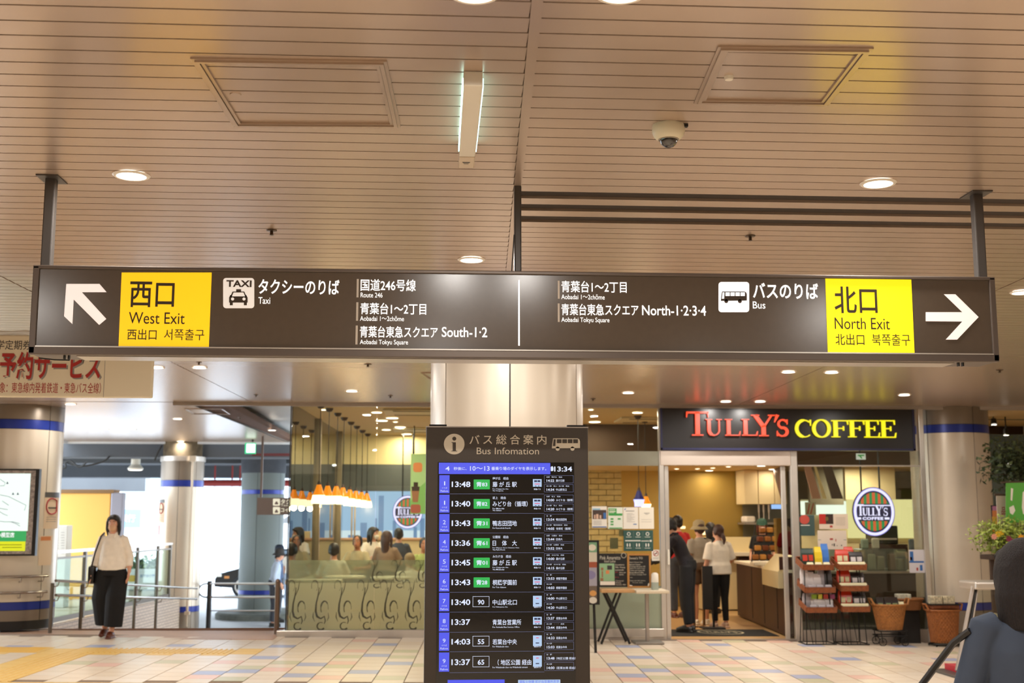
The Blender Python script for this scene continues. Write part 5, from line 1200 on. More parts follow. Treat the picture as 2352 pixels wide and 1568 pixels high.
# stools and tables behind the film
for i, o in enumerate([o for o in C.objects if o.get('category') == 'person' and ('seated' in o['label'] or 'guest' in o['label'])]):
    x, y, z = o.location; zf_ = fz(x); hs = {768: 0}.get(0, 0)
    t = thing('stool', 'round dark stool under the '+o['label'].split(',')[0].replace('seated ', '')[:60], 'stool', (x, y, zf_), 'stools of the cafe window seats')
    top = z+.46-.17+.0
    top = z+.335
    m = MB(); m.lathe([(.15, 0), (.16, .02), (.16, .05), (.14, .07)], (x, y, top-.07), 20); m.build('seat', M_wood, t)
    m = MB(); m.tube([(x, y, zf_+.02), (x, y, top-.06)], .025, 8); m.build('column', M_iron, t)
    m = MB(); m.lathe([(.19, 0), (.18, .02), (.03, .03)], (x, y, zf_), 20); m.build('foot', M_iron, t)
for px, Y, lb in ((795, 18.4, 'small round table behind the patterned glass, left one'), (900, 18.3, 'small round table behind the patterned glass, right one')):
    x = PX(px, Y); z = fz(x); t = thing('cafe_table', lb, 'table', (x, Y, z)); m = MB(); m.lathe([(.0, .70), (.30, .70), (.31, .71), (.30, .73), (0, .73)], (x, Y, z), 28); m.build('table_top', M_ctop, t); m = MB(); m.tube([(x, Y, z+.02), (x, Y, z+.7)], .03, 8); m.build('leg', M_iron, t); m = MB(); m.lathe([(.22, 0), (.2, .02), (.03, .03)], (x, Y, z), 20); m.build('foot', M_iron, t)
t = thing('window_bench', 'pale bench running along the inside of the patterned glass', 'bench', (-1, 17.3, 0))
xa, xb = PX(662, 17.4), PX(738, 17.4); m = MB(); m.bbox((xa, 17.2, fz(-2)+.66), (xb+.3, 17.55, fz(-2)+.72), .01); m.build('top', M_ctop, t); 
for q in (xa+.1, xb+.2): m = MB(); m.box((q-.03, 17.3, fz(-2)), (q+.03, 17.45, fz(-2)+.66)); m.build('leg', M_cbox, t)
# hanging green banner
t = thing('green_banner', 'hanging green promotional banner with iced drinks, at the left edge of the timetable board', 'banner', (PX(960, 20.9), 20.9, PZ(1180, 20.9)))
Yb = 20.9; m = MB(); m.pxrect(943, 1042, 985, 1180, Yb, .01); m.build('cloth', mat('banner green', 'a9cf95', .7), t)
m = MB(); m.pxpoly([(943, 1150), (962, 1120), (985, 1100), (985, 1180), (943, 1180)], Yb-.011, .001); m.build('dark_green_shape', mat('banner green 2', '7fb86a', .7), t)
m = MB(); m.pxpoly(rrect(949, 1062, 970, 1084, 6), Yb-.011, .001); m.build('food_picture', mat('print orange', 'd98a55', .7), t)
m = MB(); m.pxpoly([(945, 1125), (963, 1125), (960, 1153), (948, 1153)], Yb-.0125, .001); m.build('cup_picture', mat('print mocha', '9a6a4c', .7), t)
m = MB(); m.pxpoly([(945, 1117), (964, 1117), (963, 1127), (946, 1127)], Yb-.014, .001); m.pxrect(950, 1107, 960, 1117, Yb-.0125, .001); m.build('cup_cap_picture', mat('print dark', '35241a', .7), t)
m = MB(); m.pxpoly(rrect(943, 1158, 966, 1178, 5), Yb-.0125, .001); m.build('berry_picture', mat('print red', 'a8584a', .7), t)
m = MB(); xr = PX(951, Yb, 1020); m.tube([(xr, Yb, CZ), (xr, Yb, PZ(1043, Yb))], .012, 5); m.build('rod', M_blk, t)

# door zone: entrance mat, queue posts
fz35 = fz(3.6)
t = thing('entrance_mat', 'black entrance mat with a pale oval print just inside the doorway', 'mat', onf(1660, 1452))
a = onf(1542, 1461); b = onf(1790, 1461); c = onf(1752, 1446); d = onf(1542, 1446)
def fpoly(pts, z0, t_):
    m = MB(); n = len(pts); m.add([(p.x, p.y, fz(p.x)+z0) for p in pts]+[(p.x, p.y, fz(p.x)+z0+t_) for p in pts], [tuple(reversed(range(n))), tuple(range(n, 2*n))]+[(i, (i+1) % n, n+(i+1) % n, n+i) for i in range(n)]); return m
fpoly([a, b, c, d], .0, .008).build('rubber', mat('mat black', '1a1815', .9, bump=.3, bscale=90), t)
cx, cyy = onf(1655, 1453).x, onf(1655, 1453).y; m = MB(); n = 40; vs = []
for i in range(n):
    an = 2*PI*i/n
    for k in (1, .90): vs.append((cx+.34*k*math.cos(an), cyy+.33*k*math.sin(an), fz(cx)+.011-.014*.34*k*math.cos(an)))
m.add(vs, [(2*i, 2*((i+1) % n), 2*((i+1) % n)+1, 2*i+1) for i in range(n)]); m.build('oval_print', mat('print beige', 'b9ac8c', .8), t)
m = MB(); vs, fs = glyphs("TULLY'S", .02); W_ = max(v[0] for v in vs); m.add([(cx-.24+v[0]/W_*.48, cyy-.1+v[1]*.28, fz(cx)+.012-.014*(v[0]/W_*.48-.24)) for v in vs], fs); m.build('lettering', mat('print beige'), t)
for px, Y, lb in ((1590, 18.8, 'left slim brass queue post inside the doorway'), (1612, 18.8, 'right slim brass queue post inside the doorway')):
    x = PX(px, Y); z = fz(x); t = thing('queue_post', lb, 'post', (x, Y, z)); m = MB(); m.tube([(x, Y, z+.02), (x, Y, z+.9)], .022, 10); m.build('pole', mat('dull brass', '8a6a48', .35, .7), t); m = MB(); m.lathe([(.068, 0), (.065, .015), (.03, .03)], (x, Y, z), 20); m.build('base', mat('dull brass'), t)
x = PX(1634, 18.6); Y = 18.6; z = fz(x); t = thing('floor_sign', 'black floor-standing sign board beside the woman in white', 'sign', (x, Y, z))
m = MB(); m.bbox((x-.20, Y-.15, z), (x+.15, Y+.15, z+.02), .006); m.build('base', M_iron, t); m = MB(); m.tube([(x, Y, z), (x, Y, z+.42)], .018, 8); m.build('pole', M_iron, t); m = MB(); m.bbox((x-.16, Y-.01, z+.28), (x+.0, Y+.02, z+.93), .006); m.build('board', mat('board black', '151311', .5), t)

# serving counter on the right of the doorway
t = thing('serving_counter', 'dark wooden serving counter with white top running back from the doorway', 'counter', (PX(1760, 19), 19, fz35))
A = (PX(1804, 17.15), 17.15); B2 = (PX(1689, 21.0), 21.0); zt = fz35+.92
def pris(pts, z0, z1):
    m = MB(); n = len(pts); m.add([(p[0], p[1], z0) for p in pts]+[(p[0], p[1], z1) for p in pts], [tuple(reversed(range(n))), tuple(range(n, 2*n))]+[(i, (i+1) % n, n+(i+1) % n, n+i) for i in range(n)]); return m
xr = 5.15
pts = [A, (A[0]+.5, A[1]), (B2[0]+.6, B2[1]), B2]
pris(pts, fz35, zt-.04).build('front', M_wood, t)
pris([(A[0]-.04, A[1]-.03), (A[0]+.5, A[1]-.03), (B2[0]+.6, B2[1]), (B2[0]-.04, B2[1])], zt-.04, zt).build('worktop', M_ctop, t)
for f_ in (.18, .42, .66):
    X_ = A[0]+(B2[0]-A[0])*f_; Yy = A[1]+(B2[1]-A[1])*f_; m = MB(); m.box((X_-.006, Yy-.02, fz35+.05), (X_-.001, Yy+.02, zt-.06)); m.build('panel_joint', M_blk, t)
# curved steel and glass display on the counter end
t = thing('display_cabinet', 'slanted steel-fronted food display at the near end of the counter', 'display', (PX(1770, 17.5), 17.5, zt))
X0 = PX(1735, 18.2); X1 = PX(1797, 17.3)
prof = [(-.02, PZ(1345, 18.0)), (-.02, PZ(1308, 18)), (.20, PZ(1272, 18)), (.42, PZ(1272, 18)), (.42, zt+.002), (.055, zt+.002), (.055, PZ(1345, 18))]
m = MB(); ya, yb = 17.2, 18.3; xf = lambda y: A[0]+(B2[0]-A[0])*(y-17.15)/3.85-.10
n = len(prof); m.add([(xf(ya)+p[0], ya, p[1]) for p in prof]+[(xf(yb)+p[0], yb, p[1]) for p in prof], [tuple(range(n)), tuple(reversed(range(n, 2*n)))]+[(i, n+i, n+(i+1) % n, (i+1) % n) for i in range(n)]); m.build('steel_front', mat('golden steel', 'ecdcae', .25, .5), t)
m = MB(); m.box((xf(ya)+.0, ya-.02, zt+.002), (xf(ya)+.44, ya-.002, PZ(1275, 18))); m.build('end_panel', M_wood, t)
m = MB(); m.box((xf(17.5)+.2, 17.3, PZ(1272, 18)), (xf(17.5)+.21, 18.2, PZ(1190, 18))); m.build('glass_screen', M_glass, t)
# rack of packaged food on the counter
X = PX(1748, 19.2); t = thing('snack_rack', 'black wire rack full of packaged brown snacks on the counter', 'rack', (X, 19.2, zt))
for k in range(4):
    zz = zt+.06+k*.14; yy = 19.1+k*.05; m = MB(); m.box((X-.2+k*.06, yy, zz), (X+.2+k*.04, yy+.16, zz+.012)); m.build('shelf', M_iron, t)
    for j in range(3):
        m = MB(); m.bbox((X-.17+k*.055+j*.12, yy+.01, zz+.012), (X-.07+k*.055+j*.12, yy+.1, zz+.10), .02); m.build('snack_pack', mat('snack '+str((k+j) % 3), ('a5662a', 'c98a3c', '7a3d1c')[(k+j) % 3], .35), t)
for s_ in (-1, 1): m = MB(); m.tube([(X+s_*.2, 19.1, zt), (X+s_*.2+.16, 19.42, zt+.62)], .01, 6); m.build('upright', M_iron, t)
m = MB(); m.bbox((X-.25, 18.75, zt), (X-.02, 19.0, zt+.05), .01); m.build('tray', M_ctop, label='white tray with a green leaf wrapper on the counter', cat='tray')
# back counter and kitchen
yk = 22.3; t = thing('back_counter', 'cream tiled back counter with white ledge behind the queue', 'counter', (PX(1740, yk), yk, 0))
m = MB(); m.box((PX(1610, yk), yk, fz35), (PX(1800, yk), yk+.5, PZ(1234, yk))); m.build('tiled_front', mat('cream tile', 'e8d5a4', .35), t); m = MB(); m.box((PX(1600, yk), yk-.25, PZ(1276, yk)), (PX(1800, yk), yk+.02, PZ(1268, yk))); m.build('ledge', M_ctop, t); m = MB(); m.box((PX(1690, yk), yk-.2, fz35), (PX(1800, yk), yk+.0, PZ(1280, yk))); m.build('lower_front', M_wood, t)
Yk = 22.8; t = thing('wall_cupboards', 'cream wall cupboards above the kitchen shelf', 'cupboard', (PX(1750, Yk), Yk, PZ(1156, Yk)))
for a, b in ((1703, 1734), (1735, 1771), (1772, 1800)):
    m = MB(); m.bbox((PX(a, Yk), Yk-.3, PZ(1157, Yk-.3)), (PX(b, Yk)-.004, Yk+.35, 2.56), .005); m.build('door', M_cbox, t)
for px in (1744, 1755, 1767):
    Y = 22.6; x = PX(px, Y); t = thing('utensil', 'hanging steel ladle, '+{1744: 'left', 1755: 'middle', 1767: 'right'}[px]+' of three below the cupboards', 'utensil', (x, Y, PZ(1157, Y)), 'three steel utensils under the cupboards'); m = MB(); m.tube([(x, Y, PZ(1157, Y)), (x, Y, PZ(1176, Y))], .02, 8); m.build('cup', M_steel, t); m = MB(); m.tube([(x, Y, PZ(1176, Y)), (x, Y, PZ(1192, Y))], .012, 8); m.build('handle', M_steel, t)
m = MB(); m.bbox((PX(1706, 23), 22.75, PZ(1200, 22.9)), (PX(1728, 23), 23.15, PZ(1185, 22.9)), .03); m.build('cloth_bundle', C_cream, label='pale folded cloth on the kitchen shelf', cat='cloth')
m = MB(); m.box((PX(1700, 23), 22.7, PZ(1204, 22.9)), (PX(1800, 23), 23.19, PZ(1200, 22.9))); m.build('kitchen_shelf', M_steel2, label='steel shelf under the cream cupboards', cat='shelf')
m = MB(); m.box((PX(1776, 22.6), 22.6, PZ(1168, 22.6)), (PX(1802, 22.6), 22.7, PZ(1158, 22.6))); m.build('order_screen', glow('order screen', '9ec8ff', 1.0), label='small bluish lit order screen under the cupboards', cat='screen')
m = MB(); m.bbox((PX(1547, 23.1), 23.05, PZ(1214, 23)), (PX(1573, 23.1), 23.2, PZ(1208, 23)), .01); m.build('shelf_lamp', glow('shelf lamp', 'ffd9a0', 2.2), label='low lit shelf strip between the queue heads', cat='lamp')
m = MB(); m.bbox((PX(1602, 23.1), 23.05, PZ(1228, 23)), (PX(1620, 23.1), 23.2, PZ(1220, 23)), .01); m.build('shelf_lamp', glow('shelf lamp'), label='second lit shelf strip just behind the ponytail woman', cat='lamp')
# dark menu board at the right end of the door opening, seen edge-on
m = MB(); x = PX(1790, 20.2); m.add([(PX(1778, 22.5), 22.5, 2.562), (PX(1802, 20.6), 20.6, 2.562), (PX(1802, 20.6), 20.6, 1.95), (PX(1796, 22.5), 22.5, 2.0), (PX(1778, 22.5)+.03, 22.5, 2.562), (PX(1802, 20.6)+.03, 20.6, 2.562), (PX(1802, 20.6)+.03, 20.6, 1.95), (PX(1796, 22.5)+.03, 22.5, 2.0)], [(0, 1, 2, 3), (7, 6, 5, 4), (0, 4, 5, 1), (3, 2, 6, 7), (0, 3, 7, 4), (1, 5, 6, 2)]); 
m.build('menu_board', mat('menu brown', '4a2a1c', .6), label='slanting dark brown menu board at the right of the doorway', cat='board')

# interior seen through the right-hand window
t = thing('lit_back_panel', 'bright yellowish lit wall panel behind the emblem, right-hand window', 'panel', (PX(2070, 21.5), 21.5, 0))
m = MB(); m.box((PX(1842, 21.55), 21.56, fz(6)), (PX(2110, 21.55), 21.62, PZ(1146, 21.5))); m.build('support_wall', M_cbox, t)
m = MB(); m.box((PX(1842, 21.5), 21.5, PZ(1182, 21.5)), (PX(1945, 21.5), 21.55, PZ(1150, 21.5))); m.build('screen_left', glow('lit white panel', 'f3fbe8', 1.3), t); m = MB(); m.box((PX(1948, 21.5), 21.5, PZ(1236, 21.5)), (PX(2110, 21.5), 21.55, PZ(1146, 21.5))); m.build('screen_right', glow('lit yellow panel', 'f6e6a0', 1.0), t)
m = MB(); m.box((PX(1945, 21.3), 21.3, PZ(1146, 21.3)), (PX(2060, 21.3), 21.4, 2.56)); m.build('cream_boarding', M_cbox, label='cream upright boarding above the lit panel, right-hand window', cat='panel')
m = MB(); m.box((PX(1862, 21.2), 21.2, 1.9), (PX(1940, 21.2), 21.3, 2.565)); m.build('slanted_menu', mat('menu grey', '8a8470', .5), label='grey-brown menu boards at the left of the right-hand window', cat='board')
for i, (px, lean_) in enumerate(((1845, 20), (1868, 22), (1888, 22))):
    m = MB(); Y = 20.4; m.pxpoly([(px, 1067.5), (px+(16, 5, 20)[i], 1067.5), (px+lean_+(20, 8, 26)[i], 1145), (px+lean_, 1145)], Y, .02)
    m.build('hanging_menu', mat('menu c%d' % i, ('b98b74', 'e0cf98', '4c3a2c')[i], .5), label=('salmon', 'narrow cream', 'dark brown')[i]+' slanting menu panel in the top left of the right-hand window', cat='board', group='slanting menu panels')
t = thing('coffee_machine', 'black espresso machine on the counter below the emblem', 'machine', (PX(2040, 20), 20, 1))
m = MB(); m.bbox((PX(2010, 20), 20, PZ(1250, 20)), (PX(2062, 20), 20.5, PZ(1207, 20)), .02); m.build('body', mat('machine black', '1b1a1a', .3), t); m = MB(); m.box((PX(2000, 20), 19.95, fz(5)), (PX(2080, 20), 20.6, PZ(1250, 20)-.002)); m.build('machine_counter', M_wood, label='dark counter block carrying the espresso machine', cat='counter')
m = MB(); m.box((PX(2014, 19.98), 19.97, PZ(1240, 20)), (PX(2058, 19.98), 20, PZ(1236, 20))); m.build('rail', M_steel, t)
t = thing('inner_counter', 'dark wooden counter behind the right-hand window', 'counter', (6.6, 18.8, 0))
m = MB(); m.box((PX(1872, 18.4), 18.4, -.05), (PX(2118, 18.4), 18.9, PZ(1318, 18.4))); m.build('front', mat('wood walnut', '4a382a', .5, noise=.2, nscale=5, stretch=(5, 5, .5)), t); m = MB(); m.box((PX(1872, 18.4), 18.35, PZ(1318, 18.4)), (PX(2118, 18.4), 19.4, PZ(1313, 18.4))); m.build('top', M_steel2, t)
t = thing('glass_showcase', 'curved-corner glass showcase of pale packets on the inner counter', 'showcase', (PX(2010, 18.5), 18.5, 1))
za_, zb_ = PZ(1313, 18.4), PZ(1262, 18.4); m = MB(); m.bbox((PX(1985, 18.4), 18.42, za_), (PX(2084, 18.4), 19.0, zb_), .04); m.build('glass', glassmat('showcase glass', 'dfeae4', 1.5, .12, 'c8d4cc'), t)
for i, (px, py, col) in enumerate(((2000, 1285, 'd9cbb0'), (2020, 1290, 'c7b394'), (2045, 1285, 'bb8c70'), (2064, 1296, 'cdbf9c'), (1908, 1250, 'aab6a2'), (1985, 1250, '9cae98'), (2010, 1248, 'd6d2be'), (2095, 1250, '5f6b74'))):
    Y = 18.6 if px != 1908 else 18.7; z0 = zb_ if px in (1985, 2010) else za_
    m = MB(); x = PX(px, Y); m.bbox((x-.05, Y, z0), (x+.06, Y+.08, max(PZ(py-12, Y), z0+.12)), .02)
    m.build('packet', mat('packet %d' % i, col, .4), label='small '+('cream', 'tan', 'reddish', 'beige', 'grey-green', 'green-grey', 'white', 'slate')[i]+' packet '+('inside the glass showcase' if py > 1260 else 'above the counter behind the right-hand window'), cat='packet', group='packets behind the right-hand window')

# ================================================================== posters and notices on the window
PY = FA-.0065
def sheet(x0, y0, x1, y1, lb, col='efe9dc', name='poster', Y=PY, cat='poster', group=None, th=.003, lit=None):
    t = thing(name, lb, cat, (at((x0+x1)/2, (y0+y1)/2, Y)), group); m = MB(); m.pxrect(x0, y0, x1, y1, Y, th); s_ = m.build('paper', lit or mat('paper '+col, col, .7), t); s_['nope'] = 0; del s_['nope']; return t
def prt(t, rects, mt, Y=PY-.0035, nm='print', lab=None, stuff=True):
    m = MB()
    for r in rects:
        if len(r) == 4 and not isinstance(r[0], tuple): m.pxrect(r[0], r[1], r[2], r[3], Y, .0008)
        else: m.pxpoly(r, Y, .0008)
    return m.build(nm, mt, t, lab, kind='stuff' if stuff and len(rects) > 1 else None)
zz = lambda a, b: (1350+a/6.271, 1150+b/6.271)
def R4(a, b, c, d): p, q = zz(a, b), zz(c, d); return (p[0], p[1], q[0], q[1])
pb, pg, pdk, pred, pgr = mat('print blue', '3e6fb0', .6), mat('print green', '3fa04c', .6), mat('print charcoal', '3a3634', .6), mat('print brick', 'b03a30', .6), mat('print grey', '9a968f', .7)
t = sheet(*R4(60, 78, 275, 385), 'white poster with a dark group photo and blue foot, first of the window notices')
prt(t, [R4(70, 130, 268, 262)], mat('photo brown', '4a3a34', .6), nm='photo'); prt(t, [R4(66, 368, 272, 382)], pb, nm='foot_band'); prt(t, [R4(70, 108, 180, 128)], mat('print sky', '8fc0dc', .6), nm='head_band')
prt(t, [R4(120, 190, 155, 258), R4(90, 200, 110, 255), R4(170, 205, 195, 255)], mat('print skin', 'd9b49c', .6), Y=PY-.0045, nm='figures'); prt(t, [R4(225, 170, 262, 258)], pb, Y=PY-.0045, nm='blue_figure')
prt(t, [R4(80, 285+i*18, 200, 290+i*18) for i in range(4)], pgr, nm='text_lines')
t = sheet(*R4(292, 92, 505, 402), 'white poster with a green heading and green boxes, second of the window notices', 'e6ebdc')
prt(t, [R4(300, 108, 415, 212)], pg, nm='green_heading'); prt(t, [R4(415, 180, 498, 212)], pg, nm='green_band'); prt(t, [R4(328, 248, 370, 272), R4(328, 288, 370, 312), R4(328, 328, 370, 350), R4(430, 248, 475, 270)], pg, nm='green_boxes'); prt(t, [R4(308, 384, 496, 398)], pg, nm='foot_band')
prt(t, [R4(310, 122, 395, 130), R4(310, 145, 400, 158), R4(310, 165, 380, 172)], mat('paper efe9dc'), Y=PY-.0045, nm='text_lines')
t = sheet(*R4(512, 92, 728, 402), 'plain white printed notice with grey lines, third of the window notices')
prt(t, [R4(545, 140, 670, 150)]+[R4(560, 180+i*17, 560+(90, 110, 70, 120)[i % 4], 184+i*17) for i in range(8)], pgr, nm='text_lines'); prt(t, [R4(655, 330, 705, 342)], pb, nm='stamp'); prt(t, [[zz(525, 130), zz(535, 110), zz(552, 108), zz(540, 128)]], pb, nm='blue_mark')
t = sheet(*R4(738, 92, 952, 402), 'almost blank white notice beneath the orange pendant, fourth of the window notices', 'f1ead8')
prt(t, [R4(810, 172, 890, 180), R4(830, 188, 872, 194), R4(770, 268, 920, 271), R4(770, 300, 920, 303)], pgr, nm='text_lines')
t = sheet(*R4(515, 422, 942, 722), 'dark green notice with six white pictograms', '33574f')
M_cw = mat('print white', 'e8e6da', .6)
for i in range(3):
    for j in range(2):
        cx = 590+i*135; cyy = 475+j*160; c = at(*zz(cx, cyy), PY); r_ = at(*zz(cx+26, cyy), PY).x-c.x; m = MB()
        if j == 0: m.ring(c.x, c.z, r_, r_, r_*.35, PY-.0035, .0008, 20)
        else: m.ell(c.x-r_*.8, c.z, r_*.35, r_, PY-.0035, .0008, 14); m.ell(c.x+r_*.6, c.z, r_*.35, r_, PY-.0035, .0008, 14)
        m.pxrect(*R4(cx-40, cyy+42, cx+40, cyy+48), PY-.0035, .0008); m.build('pictogram', M_cw, t, kind='stuff')
prt(t, [R4(540, 565, 760, 580), R4(770, 572, 885, 582), R4(893, 562, 920, 588)], M_cw, nm='text_lines')
prt(t, [R4(658, 440, 660, 540), R4(793, 440, 795, 540), R4(658, 605, 660, 690), R4(793, 605, 795, 690)], pgr, nm='divider_lines')
t = sheet(*R4(922, 703, 1035, 862), 'small white no-smoking notice beside the door frame')
c = at(*zz(980, 755), PY); r_ = at(*zz(1020, 755), PY).x-c.x; m = MB(); m.ring(c.x, c.z, r_, r_, r_*.2, PY-.0035, .0008, 24); m.build('red_ring', pred, t); prt(t, [[zz(952, 785), zz(960, 790), zz(1008, 728), zz(1000, 722)]], pred, nm='red_bar'); prt(t, [R4(955, 752, 1005, 760)], pdk, Y=PY-.0045, nm='cigarette'); prt(t, [R4(940, 815, 1020, 820), R4(940, 832, 1015, 837)], pgr, nm='text_lines')
t = sheet(*R4(318, 530, 436, 690), 'cream paper with one folded corner on the inner side of the window', 'd9c68f', Y=FA+.0115)
t = sheet(*R4(448, 410, 516, 508), 'small cream slip above the dark green notice\'s left edge', 'd9c68f', Y=FA+.0115)
# two chalkboards and the dispenser on two tables
TYF = FA-.55
def zzz(a, b): return zz(a, b)
p1 = at(*zz(170, 1262), TYF); tz = p1.z
t = thing('folding_table', 'small wooden-topped folding table with crossed black legs under the chalkboards', 'table', (PX(1415, TYF), TYF, fz(2)))
xa, xb = at(*zz(165, 1262), TYF).x, at(*zz(640, 1262), TYF).x
m = MB(); m.bbox((xa, TYF-.2, tz-.045), (xb, TYF+.2, tz), .008); m.build('table_top', mat('table wood', 'c79a66', .5, noise=.15, nscale=8), t)
gz = fz(1.9)
def legx(px, py): return at(px, py, TYF).x
for s_, yy in ((0, TYF-.17), (1, TYF+.15)):
    m = MB(); m.tube([(legx(1388, 1360), yy, tz-.045), (legx(1442, 1473), yy, gz)], .016, 6); m.build('leg', M_blk, t)
    m = MB(); m.tube([(legx(1421, 1360), yy, tz-.045), (legx(1377, 1473), yy, gz)], .016, 6); m.build('leg', M_blk, t)
t = thing('round_foot_table', 'pale square table on a grey pole beside the doorway', 'table', (PX(1487, TYF), TYF, gz))
xa2, xb2 = at(*zz(612, 1270), TYF-.1).x, at(*zz(1140, 1270), TYF-.1).x
tz2 = at(*zz(800, 1285), TYF).z
m = MB(); m.bbox((xb+.01, TYF-.27, tz2-.03), (xb2, TYF+.25, tz2+.01), .008); m.build('table_top', mat('table cream', 'dccdb2', .5), t)
m = MB(); xp = PX(1486, TYF, 1400); m.tube([(xp, TYF, gz), (xp, TYF, tz2-.03)], .028, 10); m.build('pole', M_steel2, t); m = MB(); m.bbox((xp-.19, TYF-.19, gz-.01), (xp+.19, TYF+.19, gz+.02), .008); m.build('foot_plate', mat('plate grey', '8b857c', .5, .4), t)
def board(x0, y0, x1, y1, Y, zb, lb, fr_, nm='chalkboard'):
    t = thing(nm, lb, 'board', at((x0+x1)/2, y1, Y)); m = MB(); m.pxrect(x0, y0, x1, y1, Y, .012); m.build('slate', mat('slate black', '141210', .55), t)
    if fr_: m = MB(); m.pxframe(x0-3, y0-3, x1+3, y1+3, 4, Y-.004, .018); m.build('frame', mat('frame wood', 'b98240', .5), t)
    return t
q0 = zz(150, 755); q1 = zz(566, 1240)
t = board(q0[0], q0[1], q1[0], tz and 1347.5, TYF, 0, 'black promotional board with chalk writing and a picture of green drinks, left on the table', False)
YB = TYF-.0125
def chalk(t, lst, mt=None, Y=YB):
    for body, r in lst: m = MB(); text(m, body, R4(*r), Y, 0, .0006, res=2); m.build('chalk_writing', mt or mat('chalk', 'cfc9b8', .8), t)
chalk(t, [('Pink Amaretto', (175, 790, 470, 845)), ('Iced Latte', (240, 850, 400, 885)), ('Strawberry\nMilk  Honey\nLemonade', (395, 905, 540, 1005))])
chalk(t, [('NEW', (392, 1020, 440, 1035)), ('Berry', (392, 1090, 450, 1110))], pred); chalk(t, [('Matcha Latte\nEspresso', (455, 1020, 548, 1075)), ('Caramel\nShake\nVanilla 480', (400, 1140, 550, 1215))])
prt(t, [R4(165, 900, 385, 1155)], mat('picture green', '8fb58a', .6), Y=YB, nm='drinks_picture'); prt(t, [R4(178, 1158, 390, 1212)], mat('paper efe9dc'), Y=YB, nm='caption_strip')
prt(t, [R4(190, 960, 225, 1000), R4(200, 1010, 220, 1100), R4(180, 1110, 225, 1150)], mat('print mocha'), Y=YB-.001, nm='drink_picture'); prt(t, [R4(280, 930, 350, 990)], pdk, Y=YB-.001, nm='plate_picture'); prt(t, [R4(260, 1000, 310, 1050)], mat('print orange'), Y=YB-.001, nm='drink_picture')
c = at(*zz(518, 785), YB); m = MB(); m.ring(c.x, c.z, .035, .035, .006, YB, .0006, 20); m.build('chalk_circle', mat('chalk'), t)
q0 = zz(590, 778); q1 = zz(888, 1225); Y = TYF-.02
t = board(q0[0], q0[1], q1[0], q1[1]+1, Y, 0, 'wood-framed chalkboard with handwritten lines, right on the tables', True)
YB2 = Y-.0125
chalk(t, [("Sweet's TO", (600, 805, 790, 840)), ('Maple Walnut Cake', (600, 875, 790, 895)), ('Baked Cheese', (600, 905, 760, 925)), ('Chocolate Brownie 390', (600, 935, 830, 953)), ('Apple Pie with cream', (600, 962, 825, 982)), ('Cookie and Scone 240', (600, 990, 820, 1010)), ('Banana Bread Coffee', (600, 1020, 805, 1042)), ('Ice float orange 350', (600, 1052, 840, 1072)), ('Today', (605, 1095, 645, 1110)), ('Take out OK please', (600, 1140, 830, 1160)), ('Thank you', (640, 1170, 790, 1185))], Y=YB2)
prt(t, [[zz(600, 1225), zz(602, 1208), zz(640, 1215), zz(645, 1226)], [zz(862, 1226), zz(870, 1190), zz(888, 1180), zz(890, 1200), zz(878, 1226)]], mat('paper efe9dc'), Y=YB2-.004, nm='paper_corner')
x = at(*zz(968, 1240), TYF-.1).x; t = thing('hand_sanitizer', 'white and clear dispenser bottle on the pale table by the door', 'dispenser', (x, TYF-.1, tz2))
h_ = at(*zz(968, 1045), TYF-.1).z-tz2
m = MB(); m.lathe([(.045, 0), (.05, .02), (.05, h_*.45)], (x, TYF-.1, tz2+.01), 16); m.build('bottle', mat('bottle clear', 'a9b3a8', .2), t, smooth=True); m = MB(); m.lathe([(.05, h_*.45), (.047, h_*.9), (.03, h_)], (x, TYF-.1, tz2+.01), 16); m.build('cap', M_white, t, smooth=True)
# tall menu stand beside the timetable board
Y = 15.2; t = thing('menu_stand', 'tall black menu stand with food photos, half hidden by the timetable board', 'menu stand', (PX(1352, Y), Y, fz(1.8)))
m = MB(); m.pxrect(1330, 1240, 1376, 1388, Y, .03); m.build('board', M_blk, t); YM = Y-.031
for (r, col, nm) in (((1334, 1245, 1371, 1268), '7fae8a', 'dish_picture'), ((1334, 1268, 1371, 1290), 'd8d2c0', 'rice_picture'), ((1334, 1290, 1371, 1303), 'a8563a', 'curry_picture'), ((1334, 1303, 1371, 1345), 'a9a6b4', 'plate_picture'), ((1334, 1345, 1371, 1384), '6f6052', 'table_picture')):
    m = MB(); m.pxrect(*r, YM, .001); m.build(nm, mat('pic '+col, col, .6), t)
for cx, cyy, rr, col in ((1360, 1257, 9, 'e8e3d2'), (1362, 1362, 8, 'd9a05a'), (1362, 1378, 9, 'ded9cc'), (1356, 1320, 12, '8c87b0')):
    c = at(cx, cyy, YM); m = MB(); m.ell(c.x, c.z, rr*Y/F, rr*.8*Y/F, YM-.001, .001, 20); m.build('bowl_picture', mat('pic '+col, col, .6), t)
for px in (1334, 1364):
    m = MB(); m.tube([(at(px, 1388, Y+.02).x, Y+.02, PZ(1388, Y)), (at(px+4, 1478, Y-.15).x, Y-.15, fz(1.9))], .017, 6); m.build('leg', M_blk, t)

